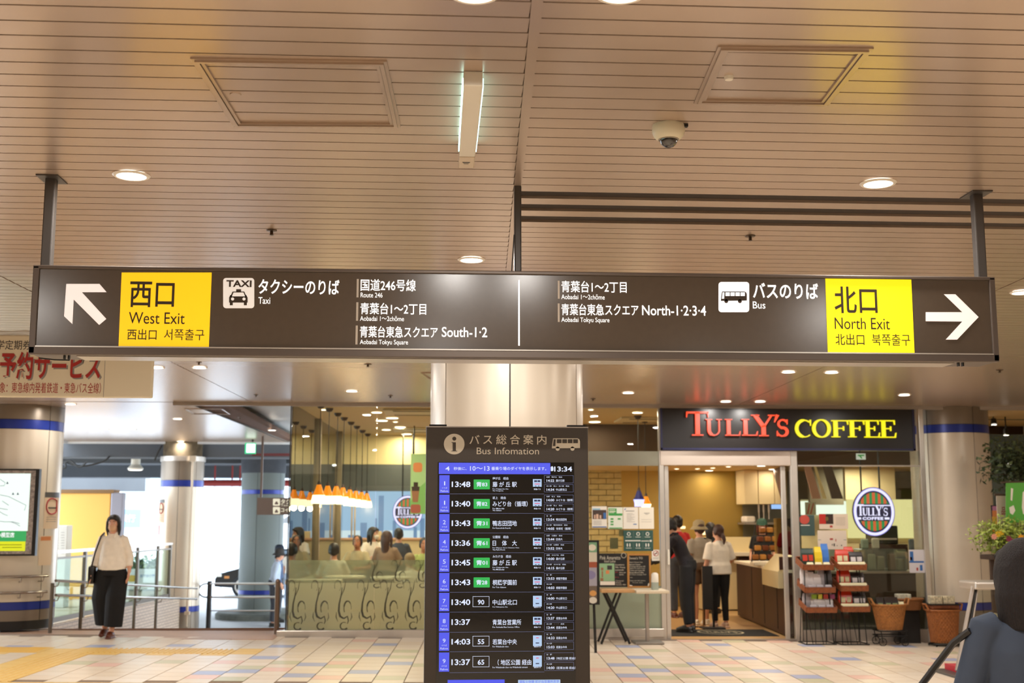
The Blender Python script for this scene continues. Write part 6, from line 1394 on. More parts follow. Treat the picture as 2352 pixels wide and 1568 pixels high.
# notices on the right-hand window
z9 = lambda a, b: (1820+a/6.271, 1030+b/6.271)
def R9(a, b, c, d): p, q = z9(a, b), z9(c, d); return (p[0], p[1], q[0], q[1])
t = sheet(*R9(100, 955, 320, 1255), 'dark green poster with a round red sticker, left in the right-hand window', '3a4f4a'); c = at(*z9(172, 1020), PY); r_ = at(*z9(245, 1020), PY).x-c.x; m = MB(); m.ell(c.x, c.z, r_, r_*.9, PY-.0035, .001, 28); m.build('round_sticker', mat('sticker red', 'b8493c', .5), t); prt(t, [R9(120, 1098, 250, 1108)], M_cw, nm='text_line')
t = sheet(*R9(385, 940, 800, 1158), 'cream notice with a red and black coffee picture, right-hand window', 'e0cdb6'); prt(t, [R9(385, 940, 480, 1085)], mat('print scarlet', 'b8281c', .5), nm='red_picture'); prt(t, [R9(480, 940, 588, 1085)], mat('print dark'), nm='black_picture'); c = at(*z9(495, 1010), PY); m = MB(); m.ell(c.x, c.z, .024, .03, PY-.0045, .001, 20); m.build('bean_picture', mat('bean', '6b5a2c', .6), t); prt(t, [R9(625, 990+i*18, 760, 993+i*18) for i in range(7)], pgr, nm='text_lines'); prt(t, [R9(540, 1105, 578, 1135)], pred, nm='small_mark')
t = sheet(*R9(365, 1178, 780, 1450), 'plain cream notice with tiny figures, lowest in the right-hand window', 'e3d2be'); prt(t, [R9(540, 1290, 585, 1315), R9(620, 1300, 632, 1335)], pred, nm='red_marks'); prt(t, [R9(570, 1370, 580, 1395), R9(595, 1365, 612, 1405), R9(640, 1390, 650, 1402), R9(700, 1385, 715, 1400)], pdk, nm='black_marks'); prt(t, [R9(370, 1310, 412, 1316), R9(738, 1310, 780, 1316)], mat('print slate', '5e7680', .6), nm='fold_marks')
t = sheet(2088, 1262, 2124, 1315, 'white and blue drinks poster low at the right end of the right-hand window', 'dcd6da'); prt(t, [(2090, 1266, 2098, 1288), (2088, 1288, 2122, 1292)], pb, nm='blue_print'); prt(t, [(2090, 1279, 2095, 1286), (2105, 1303, 2109, 1310)], pred, nm='red_print'); prt(t, [(2113, 1297, 2119, 1310)], pb, nm='bottle_print', stuff=False)
t = sheet(1966, 1041, 1988, 1055, 'small green exit sticker at the top of the right-hand window', 'cfe3d8'); prt(t, [[(1970, 1044), (1985, 1044), (1985, 1047), (1978, 1047), (1981, 1053), (1978, 1053), (1973, 1047), (1970, 1047)]], pg, nm='arrow_print')
t = sheet(1849, 1153, 1874, 1182, 'cream paper strip with orange brush lettering hanging inside the right-hand window', 'ecdcb0', Y=FA+.0115); prt(t, [[(1853, 1180), (1858, 1156), (1861, 1156), (1857, 1180)], [(1860, 1180), (1867, 1155), (1870, 1155), (1864, 1180)]], mat('print orange red', 'd8603a', .6), Y=FA+.008, nm='brush_stroke')

# ================================================================== wire racks with trays, outside the right window
M_wick = mat('wicker', 'a86d33', .6, noise=.3, nscale=30, bump=.8, bscale=60); M_wickd = mat('wicker dark', '7a3f1e', .6, noise=.3, nscale=30, bump=.6, bscale=60)
zr = lambda a, b: (1820+a/5.737, 1240+b/5.737)
RY = FA-.42
def bag(x, y, z, w_, h_, d, mt, lb, grp, cat='coffee bag', tiltx=0, lbl=None, name='coffee_bag'):
    t = thing(name, lb, cat, (x, y, z), grp); M = Matrix.Translation((x, y, z)) @ Matrix.Rotation(tiltx, 4, 'X')
    m = MB(); n = 5; prof = [(0, 1, 1), (.35, 1.02, 1.15), (.7, .98, .9), (.93, .9, .25), (1, .92, .12)]
    vs = []
    for (f_, sx, sy) in prof:
        for (a, b) in ((-1, -1), (1, -1), (1, 1), (-1, 1)): vs.append(M @ Vector((a*w_/2*sx, b*d/2*sy, f_*h_)))
    fs = [(3, 2, 1, 0), (16, 17, 18, 19)]
    for i in range(4):
        for j in range(4): fs.append((i*4+j, i*4+(j+1) % 4, i*4+4+(j+1) % 4, i*4+4+j))
    m.add(vs, fs); m.build('pouch', mt, t)
    if lbl:
        m = MB(); m.box((-w_*.32, -d/2*1.1-.004, h_*.22), (w_*.32, -d/2*1.1-.001, h_*.58), M=M); m.build('label_patch', lbl, t)
    return t
Mr = mat('foil red', 'cf3a20', .3, coat=.3); Mb = mat('foil black', '2a2322', .3, coat=.3); Mcr = mat('pack cream', 'e6dcb0', .5); Mgr = mat('foil green', '24382c', .35); Myl = mat('pack yellow', 'e8c81c', .4); Mbl = mat('pack blue', '3f78c8', .35); Mwh = mat('pack white', 'e4dede', .4); Mlg = mat('pack grey', 'a9a2a6', .4)
def rack(x0, x1, trays, lb, wick, base_y=1473):
    xa = at(*zr(x0, 900), RY).x; xb = at(*zr(x1, 900), RY).x; gz = fz(xa)
    t = thing('wire_rack', lb, 'rack', ((xa+xb)/2, RY, gz), 'black wire display racks outside the window')
    topz = at(*zr(x0, trays[0]), RY).z
    for s_, x in ((0, xa+.05), (1, xb-.05)):
        for yy, y2 in ((RY-.16, RY-.05), (RY+.14, RY+.05)):
            m = MB(); m.tube([(x-.03 if s_ == 0 else x+.03, yy, gz+.01), (x, y2, topz)], .007, 5); m.build('upright', M_iron, t)
        for q in (.25, .6): m = MB(); xx = xa+(xb-xa)*q+s_*.04; m.tube([(xx, RY-.16, gz+.01), (xx+(.03 if s_ else -.03), RY-.03, at(*zr(x0, trays[-1]), RY).z)], .005, 5); m.build('rod', M_iron, t)
    m = MB(); 
    for a, b in (((xa, RY-.2), (xb, RY-.2)), ((xb, RY-.2), (xb, RY+.15)), ((xb, RY+.15), (xa, RY+.15)), ((xa, RY+.15), (xa, RY-.2))): m.tube([(a[0], a[1], gz+.012), (b[0], b[1], gz+.012)], .008, 5)
    m.build('base_frame', M_iron, t, kind='stuff')
    zs_l = []
    for k, zy in enumerate(trays):
        z = at(*zr(x0, zy), RY).z; zs_l.append(z); m = MB(); off = k*.012
        M = Matrix.Translation(((xa+xb)/2+off, RY-.02, z)) @ Matrix.Rotation(math.radians(14), 4, 'X'); w2 = (xb-xa)/2; d2 = .17
        m.box((-w2, -d2, 0), (w2, d2, .012), M=M); m.box((-w2, -d2-.012, 0), (w2, -d2, .065), M=M); m.box((-w2, d2, 0), (w2, d2+.012, .09), M=M); m.box((-w2-.01, -d2, 0), (-w2, d2, .075), M=M); m.box((w2, -d2, 0), (w2+.01, d2, .075), M=M)
        m.build('tray', wick, t); m = MB(); m.tube([M @ Vector(p) for p in ((-w2, -d2-.006, .068), (w2, -d2-.006, .068), (w2+.005, d2, .08), (-w2-.005, d2, .08), (-w2, -d2-.006, .068))], .009, 6); m.build('tray_rim', M_wickd, t)
    return xa, xb, zs_l
xa, xb, zl = rack(575, 930, (345, 620, 890), 'right-hand wire rack with three brown wicker trays of coffee bags', mat('wicker red brown', '8a4a22', .6, noise=.3, nscale=30, bump=.6, bscale=60))
nmt = ('top', 'middle', 'lowest')
for k, z in enumerate(zl):
    o = k*.012
    for i, (f_, mt, nm, lp) in enumerate(((.10, Mr, 'red', Mcr), (.32, Mr, 'red', Mcr), (.60, Mb, 'black', Mwh), (.84, Mb, 'black', Mwh))):
        bag(xa+(xb-xa)*f_+o+.02, RY-.04+.02*(i % 2), z+.025, .105, (.20 if mt is Mr else .17), .05, mt, nm+' coffee bag in the '+nmt[k]+' tray of the right-hand wire rack, '+('left' if i % 2 == 0 else 'right')+' of two', nm+' coffee bags in the '+nmt[k]+' tray of the right-hand rack', tiltx=-.12, lbl=lp)
    for i in range(4):
        bag(xa+(xb-xa)*(.12+.25*i)+o, RY-.155, z-.01, .10, .075, .035, Mcr, ('leftmost', 'second', 'third', 'rightmost')[i]+' small cream packet, front of the '+nmt[k]+' tray of the right-hand wire rack', 'cream packets at the front of the '+nmt[k]+' tray of the right-hand rack', 'packet', tiltx=-.15, name='packet')
bag(xa+.22, RY+.06, zl[0]+.10, .13, .16, .05, Mr, 'larger red coffee bag at the back of the top tray of the right-hand rack', None, tiltx=-.1, lbl=Mcr)
xa, xb, zl = rack(110, 500, (345, 640, 900), 'left-hand wire rack next to the door with mixed colourful packets', mat('wicker red brown'))
spec0 = [(.16, Mgr, 'first green-red coffee bag', .22), (.36, Mgr, 'second green-red coffee bag', .22), (.62, Myl, 'yellow packet with a grey foot', .24), (.86, Mbl, 'tall blue packet', .28)]
spec1 = [(.10, Mwh, 'white box leaning at the left', .26), (.32, Mwh, 'white bag with a dark mark', .20), (.52, Mwh, 'white bag in front of the others', .18), (.70, Mlg, 'grey-white narrow bag', .24), (.90, Mb, 'dark brown coffee bag', .25)]
spec2 = [(.12, Mlg, 'bluish white packet', .18), (.30, Mwh, 'white pouch with green fruit top', .18), (.48, Mwh, 'white pouch with yellow fruit top', .19), (.66, Mwh, 'white pouch with red fruit top', .19), (.86, Mwh, 'white pouch with purple fruit top', .20)]
for k, sp in enumerate((spec0, spec1, spec2)):
    for i, (f_, mt, lb, hh) in enumerate(sp):
        lbm = Mr if mt is Mgr else None
        t = bag(xa+(xb-xa)*f_+k*.012, RY-.04+.015*(i % 2), zl[k]+.022, .10, hh, .05, mt, lb+' in the '+nmt[k]+' tray of the left-hand wire rack', 'packets in the '+nmt[k]+' tray of the left-hand rack', tiltx=-.12, lbl=lbm)
        if k == 2 and i:
            cc = ('8aa82c', 'd8d04a', 'b0382c', '8a3a60')[i-1]; m = MB(); x = xa+(xb-xa)*f_+.05; m.box((x-.045, RY-.085, zl[k]+.13), (x+.045, RY-.082, zl[k]+.19)); m.build('fruit_picture', mat('fruit '+cc, cc, .5), t)
    for i in range(3):
        bag(xa+(xb-xa)*(.25+.28*i)+k*.012, RY-.155, zl[k]-.01, .09, .07, .03, Mlg if k else Mcr, ('left', 'middle', 'right')[i]+' small pale packet, front of the '+nmt[k]+' tray of the left-hand wire rack', 'pale packets at the front of the '+nmt[k]+' tray of the left-hand rack', 'packet', tiltx=-.15, name='packet')
m = MB()
random.seed(5)
px0 = PX(1862, FA-.2); pz0 = PZ(1300, FA-.2, 1862)
t = thing('potted_grass', 'spiky dark green plant behind the left-hand wire rack', 'plant', (px0, FA-.12, pz0-.1))
m.lathe([(.05, -.12), (.07, 0), (.06, 0)], (px0, FA-.12, pz0), 14); m.build('pot', mat('pot dark', '3a2c22', .6), t); m = MB()
for i in range(46):
    a = random.uniform(0, 2*PI); l_ = random.uniform(.12, .26); s_ = random.uniform(.02, .10); p0_ = Vector((px0+random.uniform(-.03, .03), FA-.12+random.uniform(-.03, .03), pz0-.01)); p1_ = p0_+Vector((s_*math.cos(a), s_*.5*math.sin(a), l_)); w_ = Vector((.006, 0, 0)); m.add([p0_-w_, p0_+w_, p1_], [(0, 1, 2)])
m.build('grass_blades', mat('blade green', '2f4a26', .6), t, kind='stuff')

# wicker baskets
def basket(cx, cyy, z0, rt, rb, h, lb, oval=.75, mt=None, handles=True, nm='wicker_basket', gp=None):
    t = thing(nm, lb, 'basket', (cx, cyy, z0), gp); m = MB(); n = 28; k = 15
    for i in range(k):
        f_ = (i+.5)/k; r = rb+(rt-rb)*f_; z = z0+h*f_
        vs = []
        for j in range(n*2):
            a = 2*PI*j/(n*2); q = r+(.006 if (j+i) % 2 else -.006); 
            for dz in (-h/k*.5, h/k*.5): vs.append((cx+q*math.cos(a), cyy+q*oval*math.sin(a), z+dz))
        N = n*2; m.add(vs, [(2*j, 2*((j+1) % N), 2*((j+1) % N)+1, 2*j+1) for j in range(N)])
    m.lathe([(0, z0+.005), (rb, z0+.005)], (cx, cyy, 0), 24, 1, oval)
    m.build('woven_side', mt or M_wick, t, kind='stuff')
    m = MB(); m.tube([(cx+(rt+.005)*math.cos(2*PI*j/32), cyy+(rt+.005)*oval*math.sin(2*PI*j/32), z0+h) for j in range(33)], .015, 7); m.build('rim', mt or M_wick, t)
    if handles:
        for s_ in (-1, 1): m = MB(); m.tube([(cx+s_*(rt+.0), cyy-.08, z0+h), (cx+s_*(rt+.035), cyy-.05, z0+h+.08), (cx+s_*(rt+.035), cyy+.05, z0+h+.08), (cx+s_*rt, cyy+.08, z0+h)], .013, 7); m.build('handle', mt or M_wick, t)
    return t
BYY = FA-.52
cx = PX(2043, BYY, 1420); g0 = fz(cx); z0 = PZ(1445, BYY, 2043); z1 = PZ(1388, BYY, 2043)
t = basket(cx, BYY, z0, .225, .16, z1-z0, 'tapered wicker basket of packets standing on a small black wheeled trolley')
t = thing('basket_trolley', 'small black iron trolley with four wheels under the wicker basket', 'trolley', (cx, BYY, g0))
m = MB(); 
for zz_ in (z0-.012, g0+.13):
    m.tube([(cx-.19, BYY-.13, zz_), (cx+.19, BYY-.13, zz_), (cx+.19, BYY+.13, zz_), (cx-.19, BYY+.13, zz_), (cx-.19, BYY-.13, zz_)], .008, 6)
m.build('frame', M_iron, t)
for sx in (-1, 1):
    for sy in (-1, 1):
        m = MB(); m.tube([(cx+sx*.17, BYY+sy*.13, z0-.01), (cx+sx*.15, BYY+sy*.13, g0+.06)], .007, 5); m.build('leg', M_iron, t)
        m = MB(); wx, wy, wz = cx+sx*.15, BYY+sy*.13, g0+.055; m.tube([(wx+.05*math.cos(2*PI*j/20), wy, wz+.05*math.sin(2*PI*j/20)) for j in range(21)], .006, 5)
        for j in range(4): a = PI*j/4; m.tube([(wx-.05*math.cos(a), wy, wz-.05*math.sin(a)), (wx+.05*math.cos(a), wy, wz+.05*math.sin(a))], .003, 4)
        m.build('wheel', M_iron, t)
for i, (dx, mt, nm) in enumerate(((-.13, Mb, 'black and green pouch, left one'), (-.02, Mb, 'black and green pouch, second one'), (.07, Mb, 'black and green pouch, third one'), (.15, Mcr, 'small cream pouch'))):
    bag(cx+dx, BYY-.02, z1-.09, .10, .19 if i < 3 else .13, .05, mt, nm+' in the basket on the trolley', 'pouches in the trolley basket', tiltx=-.1, lbl=mat('label green', '8fa070', .5) if i < 3 else None, name='pouch')
cx2 = PX(2086, FA-.25, 1390); z2 = PZ(1403, FA-.25); z3_ = PZ(1378, FA-.25)
t = basket(cx2, FA-.25, z2, .20, .16, z3_-z2, 'shallow round wicker basket behind the trolley basket', oval=.7, mt=mat('wicker mid', '8f5a2c', .6, bump=.6, bscale=60), handles=False)
m = MB(); m.bbox((cx2-.17, FA-.33, z2), (cx2+.02, FA-.2, z3_+.07), .01); t = m.build('gift_box', mat('gift paper', 'c9c4ac', .6, noise=.4, nscale=40), label='patterned pale box in the shallow round basket', cat='box')
m = MB(); m.bbox((cx2-.12, FA-.24, fz(cx2)-.01), (cx2+.16, FA-.16, z2-.002), .01); m.build('black_stand', mat('stand black', '1d1916', .6), label='black pedestal carrying the shallow round basket', cat='stand')
cx3 = PX(2166, BYY-.05, 1420); z0 = PZ(1452, BYY, 2166)-.02; z1 = PZ(1400, BYY, 2166)
t = basket(cx3, BYY-.05, fz(cx3)+.05, .215, .175, z1-fz(cx3)-.05, 'deep brown wicker basket in front of the banded column', mt=mat('wicker amber', '9c5c28', .6, noise=.3, nscale=30, bump=.8, bscale=60))
t = thing('iron_stand', 'black iron stand under the deep wicker basket by the column', 'stand', (cx3, BYY-.05, fz(cx3))); m = MB(); m.tube([(cx3+.2*math.cos(2*PI*j/24), BYY-.05+.16*math.sin(2*PI*j/24), fz(cx3)+.03) for j in range(25)], .012, 6); m.build('ring', M_iron, t)
for j in range(4):
    a = PI/4+PI/2*j; m = MB(); m.tube([(cx3+.2*math.cos(a), BYY-.05+.16*math.sin(a), fz(cx3)+.03), (cx3+.23*math.cos(a), BYY-.05+.19*math.sin(a), fz(cx3)-.0)], .01, 5); m.build('foot', M_iron, t)
t = thing('basket_insert', 'dark red-brown basket tray nested in the top of the deep wicker basket', 'basket', (cx3, BYY-.05, z1)); m = MB(); m.bbox((cx3-.20, BYY-.17, z1+.012), (cx3+.2, BYY+.07, z1+.08), .03); m.build('body', M_wickd, t); m = MB(); m.tube([(cx3-.2, BYY-.17, z1+.08), (cx3+.2, BYY-.17, z1+.08), (cx3+.2, BYY+.07, z1+.08), (cx3-.2, BYY+.07, z1+.08), (cx3-.2, BYY-.17, z1+.08)], .010, 6); m.build('rim', M_blk, t)
for i, (dx, nm) in enumerate(((-.10, 'left'), (.07, 'right'))):
    m = MB(); m.bbox((cx3+dx-.08, BYY-.12, z1+.08), (cx3+dx+.08, BYY+.0, z1+.19), .01); m.build('gift_box', mat('gift paper dots', 'cfc3a4', .6, noise=.5, nscale=35), label=nm+' of two boxes in dotted blue and orange paper on the deep basket', cat='box')
# ================================================================== P4

# ---- left column: lit map poster, notices, handrails
LX, LYc, LR = lc.location.x, lc.location.y, .62
def patch(cx, cyy, R, px0, px1, y0, y1, Y, mt, par, nm, off=.004, lab=None):
    """thin sheet wrapped on a column between two picture columns"""
    def ang(px):
        s_ = max(-1, min(1, (PX(px, Y)-cx)/R)); return -PI/2+math.asin(s_)
    a0, a1 = ang(px0), ang(px1); zt, zb_ = PZ(y0, Y, px0), PZ(y1, Y, px0); m = MB(); k = 8; r = R+off
    vs = [(cx+r*math.cos(a0+(a1-a0)*j/k), cyy+r*math.sin(a0+(a1-a0)*j/k), z) for z in (zb_, zt) for j in range(k+1)]
    m.add(vs, [(j, j+1, k+2+j, k+1+j) for j in range(k)]); return m.build(nm, mt, par, lab)
t = thing('map_light_box', 'backlit map poster with green and yellow bands in a black frame on the left column', 'poster', (LX, LYc-LR, 1.2))
YL = LYc-LR-.09
M_map = glow('map paper', 'eaf8ee', 1.15)
m = MB(); m.pxrect(-60, 1076, 81, 1276, YL, .0); 
a = at(-60, 1076, YL); b = at(80, 1276, YL); m = MB(); m.box((a.x, YL, b.z), (b.x, YL+.088, a.z)); m.build('casing', M_blk, t)
m = MB(); m.pxrect(-56, 1080, 77, 1272, YL-.001, .002); m.build('photo_border', mat('border photo', '9c8f86', .5, noise=.6, nscale=40, emit=.15), t)
m = MB(); m.pxrect(-56, 1087, 67, 1219, YL-.004, .001); m.build('map_sheet', M_map, t)
m = MB(); m.pxrect(-56, 1219, 60, 1243, YL-.004, .001); g_ = m.build('green_band', glow('map green', '35b060', .9), t); m = MB(); m.pxrect(-56, 1243, 58, 1265, YL-.004, .001); y_ = m.build('yellow_band', glow('map yellow', 'eef01c', .9), t)
m = MB(); text(m, '小模型店', (-8, 1222, 33, 1234), YL-.0055, .02, .0005); m.build('lettering', glow('map white', 'ffffff', 1), g_)
m = MB(); m.pxrect(-5, 1250, 50, 1251.5, YL-.0055, .0005); m.pxrect(5, 1256, 50, 1257.5, YL-.0055, .0005); m.build('text_lines', mat('print olive', '8a8a10', .6), y_, kind='stuff')
M_ml = mat('map line', '6b7398', .6, emit=.15)
for pts in ([(-20, 1098), (0, 1100), (12, 1108), (10, 1115), (-10, 1116)], [(-20, 1140), (0, 1136), (20, 1140), (40, 1150), (60, 1160), (56, 1172)], [(-10, 1165), (5, 1168), (18, 1170)], [(-5, 1172), (8, 1180), (18, 1184)], [(-10, 1195), (10, 1198), (30, 1198), (45, 1202)], [(25, 1198), (38, 1203), (46, 1208)], [(5, 1150), (20, 1160)]):
    m = MB(); m.tube([at(px, py, YL-.006) for px, py in pts], .0035, 5); m.build('route_line', M_ml, t)
for px, py in ((17, 1108), (30, 1133), (41, 1133)): m = MB(); m.pxpoly([(px-3, py+3), (px, py-3), (px+3, py+3)], YL-.0055, .001); m.build('map_mark', M_ml, t)
def notice(cx, cyy, R, Y, x0, x1, top, lb, band, ext=None):
    t = thing('no_smoking_notice', lb, 'notice', (PX((x0+x1)/2, Y), Y, PZ(top, Y)), 'no-smoking notices on the columns'); h_ = (x1-x0)
    patch(cx, cyy, R, x0, x1, top+band, top+band+ext[0], Y, mat('notice cream', 'e8cfae', .6), t, 'paper'); patch(cx, cyy, R, x0, x1, top, top+band, Y, M_post, t, 'header', .006)
    mid = (x0+x1)/2; cz = top+band+ext[0]*.28; m = MB(); n = 24; rr = ext[1]
    def sp(px, py): 
        s_ = max(-.99, min(.99, (PX(px, Y)-cx)/R)); a = -PI/2+math.asin(s_); return (cx+(R+.01)*math.cos(a), cyy+(R+.01)*math.sin(a), PZ(py, Y, px))
    m.tube([sp(mid+(x1-x0)*.36*math.cos(2*PI*i/n), cz+rr*math.sin(2*PI*i/n)) for i in range(n+1)], .009, 5); m.build('red_ring', mat('notice red', 'b8283a', .5), t)
    m = MB(); m.tube([sp(mid-(x1-x0)*.2, cz+rr*.2), sp(mid+(x1-x0)*.2, cz+rr*.2)], .01, 5); m.build('cigarette', M_blk, t)
    m = MB(); 
    for i in range(3): m.tube([sp(mid-(x1-x0)*.3, cz+rr*1.4+i*5), sp(mid+(x1-x0)*.3, cz+rr*1.4+i*5)], .004, 4)
    m.build('text_lines', pgr, t, kind='stuff'); return t
notice(LX, LYc, LR, LYc-.3, 101, 121, 1130, 'no-smoking notice at the right edge of the left column', 12, (72, 18))
t = thing('narrow_notice', 'long narrow paper notice low on the right edge of the left column', 'notice', (PX(105, 17.5), 17.5, .9)); patch(LX, LYc, LR, 96, 114, 1230, 1298, LYc-.3, mat('notice cream'), t, 'paper'); patch(LX, LYc, LR, 98, 112, 1232, 1241, LYc-.3, mat('print orange'), t, 'orange_band', .006)
c2y = 25.9
notice(C2.x, c2y, .44, c2y-.4, 357, 375, 1146, 'no-smoking notice on the thinner column at the foot of the ramp', 8, (46, 12))
t = thing('red_sticker', 'small red vertical sticker under the notice on the thinner column', 'sticker', (C2.x-.3, c2y-.4, 1.3)); patch(C2.x, c2y, .44, 357, 363, 1206, 1228, c2y-.4, mat('notice red'), t, 'sheet')
M_rail = mat('handrail steel', 'a39c94', .22, .85)
t = thing('column_handrail', 'two curved polished handrails wrapped round the left column', 'handrail', (LX, LYc-LR-.15, 0))
for y_ in (1325, 1362):
    zr_ = PZ(y_, LYc-LR-.14, 60); m = MB(); m.tube([(LX+(LR+.12)*math.cos(a), LYc+(LR+.12)*math.sin(a), zr_) for a in [math.radians(180+i*6) for i in range(26)]], .02, 8); m.build('rail', M_rail, t, smooth=True)
    for an in (215, 255, 300, 325): 
        a = math.radians(an); m = MB(); m.tube([(LX+(LR+.12)*math.cos(a), LYc+(LR+.12)*math.sin(a), zr_-.015), (LX+(LR+.10)*math.cos(a), LYc+(LR+.10)*math.sin(a), zr_-.07), (LX+(LR-.0)*math.cos(a), LYc+(LR)*math.sin(a), zr_-.075)], .009, 6); m.build('bracket', M_rail, t)
# ---- guard fence with glass on a low tiled wall, and the ramp handrails
A_ = Vector((PX(112, 18.6), 18.6, 0)); B_ = Vector((PX(396, 24.9), 24.9, 0))
def on_line(px):
    lo, hi = 0., 1.
    for _ in range(30):
        mi = (lo+hi)/2; q = A_.lerp(B_, mi); v = Vector((q.x, q.y, 0)); dd = v.x*_fw.x+v.y*_fw.y; pxm = 1176+F*(v.x*_rt.x+v.y*_rt.y)/(dd if False else (v.dot(_fw)))
        if pxm < px: lo = mi
        else: hi = mi
    return (lo+hi)/2
dirf = (B_-A_).normalized(); nf = Vector((dirf.y, -dirf.x, 0))
def slab(p, q, th, z0, z1, z0b=None, z1b=None):
    z0b = z0 if z0b is None else z0b; z1b = z1 if z1b is None else z1b; n_ = nf*th; m = MB()
    m.add([p-n_+Vector((0, 0, z0)), p+n_+Vector((0, 0, z0)), q+n_+Vector((0, 0, z0b)), q-n_+Vector((0, 0, z0b)), p-n_+Vector((0, 0, z1)), p+n_+Vector((0, 0, z1)), q+n_+Vector((0, 0, z1b)), q-n_+Vector((0, 0, z1b))], [(0, 3, 2, 1), (4, 5, 6, 7), (0, 1, 5, 4), (1, 2, 6, 5), (2, 3, 7, 6), (3, 0, 4, 7)]); return m
M_tilew = mat('small wall tiles', 'cbb9a4', .4); nt = M_tilew.node_tree; bt_ = nt.nodes.new('ShaderNodeTexBrick'); tc_ = nt.nodes.new('ShaderNodeTexCoord'); mp_ = nt.nodes.new('ShaderNodeMapping'); mp_.inputs['Rotation'].default_value = (PI/2, 0, 0)
sx_ = nt.nodes.new('ShaderNodeSeparateXYZ'); cb_ = nt.nodes.new('ShaderNodeCombineXYZ'); nt.links.new(tc_.outputs['Object'], sx_.inputs[0]); nt.links.new(sx_.outputs[1], cb_.inputs[0]); nt.links.new(sx_.outputs[2], cb_.inputs[1]); nt.links.new(cb_.outputs[0], bt_.inputs['Vector'])
bt_.inputs['Color1'].default_value = lin('cdbba6'); bt_.inputs['Color2'].default_value = lin('c4b19c'); bt_.inputs['Mortar'].default_value = lin('8c7c6e'); bt_.inputs['Scale'].default_value = 1; bt_.inputs['Brick Width'].default_value = .19; bt_.inputs['Row Height'].default_value = .055; bt_.inputs['Mortar Size'].default_value = .006
nt.links.new(bt_.outputs['Color'], nt.nodes['Principled BSDF'].inputs['Base Color'])
wl = slab(A_-dirf*.9, B_+dirf*.5, .07, -.75, .10).build('wall_ramp', M_tilew, kind='structure', label='low retaining wall of small pale tiles along the ramp')
M_fp = mat('fence bronze', '6e655a', .4, .5)
t = thing('glass_guard_fence', 'bronze guard fence with glass panes on the low tiled wall beside the ramp', 'fence', A_.lerp(B_, .5)+Vector((0, 0, .1)))
ztop_ = 1.17
S_ = [on_line(p_) for p_ in (127, 200, 262, 320, 366, 394)]
S_[0] = max(S_[0], .0)
for s_ in S_:
    p_ = A_.lerp(B_, s_); slab(p_-dirf*.03, p_+dirf*.03, .025, .10, ztop_-.03).build('post', M_fp, t)
slab(A_-dirf*.8, B_, .03, ztop_-.03, ztop_+.015).build('top_rail', M_rail, t); slab(A_-dirf*.8, B_, .02, ztop_-.12, ztop_-.09).build('second_rail', M_fp, t); slab(A_-dirf*.8, B_, .015, .12, .19).build('bottom_rail', M_fp, t)
for a_, b__ in zip([-.1]+S_[:-1], S_): slab(A_.lerp(B_, a_+.012), A_.lerp(B_, b__-.008), .004, .19, ztop_-.12).build('pane', glassmat('fence glass', 'dfe9e2', .22), t)
t = thing('ramp_handrail', 'double steel handrail on posts running down along the ramp', 'handrail', A_+nf*.3)
s0v = Vector((PX(128, 17.0), 17.0, 0)); e0v = Vector((PX(452, 25.0), 25.0, 0)); mids = []
for y0_, y1_ in ((1333, 1351), (1366, 1375)):
    a = at(128, y0_, 17.0); b = at(452, y1_, 25.0); m = MB(); m.tube([a, a.lerp(b, .5), b], .019, 8); m.build('rail', M_rail, t, smooth=True); mids.append((a, b))
def solve_px(a, b, px):
    lo, hi = 0., 1.
    for _ in range(30):
        mi = (lo+hi)/2; q = a.lerp(b, mi)-Vector((0, 0, H)); pxm = 1176+F*q.dot(_rt)/q.dot(_fw)
        if pxm < px: lo = mi
        else: hi = mi
    return lo
def rz(y): 
    return fz(-5) if y < 17.6 else fz(-5)+(-.58-fz(-5))*(y-17.6)/7.6
for px in (136, 203, 262, 323, 372):
    s_ = solve_px(mids[0][0], mids[0][1], px); a = mids[0][0].lerp(mids[0][1], s_); b = mids[1][0].lerp(mids[1][1], s_); m = MB()
    pp_ = a+nf*-.09; m.tube([(pp_.x, pp_.y, rz(pp_.y)-.02), (pp_.x, pp_.y, a.z-.03)], .026, 8); m.build('post', M_fp, t)
    for q in (a, b): m = MB(); m.tube([q+Vector((0, 0, -.015)), q+Vector((0, 0, -.07))-nf*.02, Vector((pp_.x, pp_.y, q.z-.08))], .008, 5); m.build('bracket', M_rail, t)
# ---- railing at the right of the ramp
t = thing('street_side_railing', 'bronze three-bar railing from the cafe corner down to a black end post', 'railing', (PX(638, 17.0), 17.0, fz(-2)))
near = lambda y: at(638, y, 17.0); farp = lambda y: at(482, y, 25.9)
M_rb = mat('rail bronze', '7b6556', .35, .5)
for y_ in (1340, 1371, 1402): a, b = near(y_), farp(y_); m = MB(); m.tube([a, b], .018 if y_ < 1400 else .011, 7); m.build('rail', M_rb, t)
a = near(1338); m = MB(); m.tube([(a.x, 17.0, rz(17)-.03), (a.x, 17.0, a.z+.02)], .034, 10); m.ball((a.x, 17, a.z+.02), .034, 10, 6); m.build('post', M_rb, t)
a = farp(1334); m = MB(); m.tube([(a.x, a.y, -.6), (a.x, a.y, a.z)], .05, 8); m.build('post', mat('post black', '1e1c1e', .5), t)
a, b = farp(1340), farp(1371); cz_ = (a.z+b.z)/2; m = MB(); m.tube([(a.x-.0, a.y, a.z)]+[(a.x-.08-.14*math.sin(math.radians(q)), a.y, cz_+(a.z-cz_)*math.cos(math.radians(q))) for q in range(0, 181, 20)]+[(a.x, a.y, b.z)], .016, 7); m.build('end_loop', mat('post black'), t)
s_ = .55; a = near(1338).lerp(farp(1338), s_); 
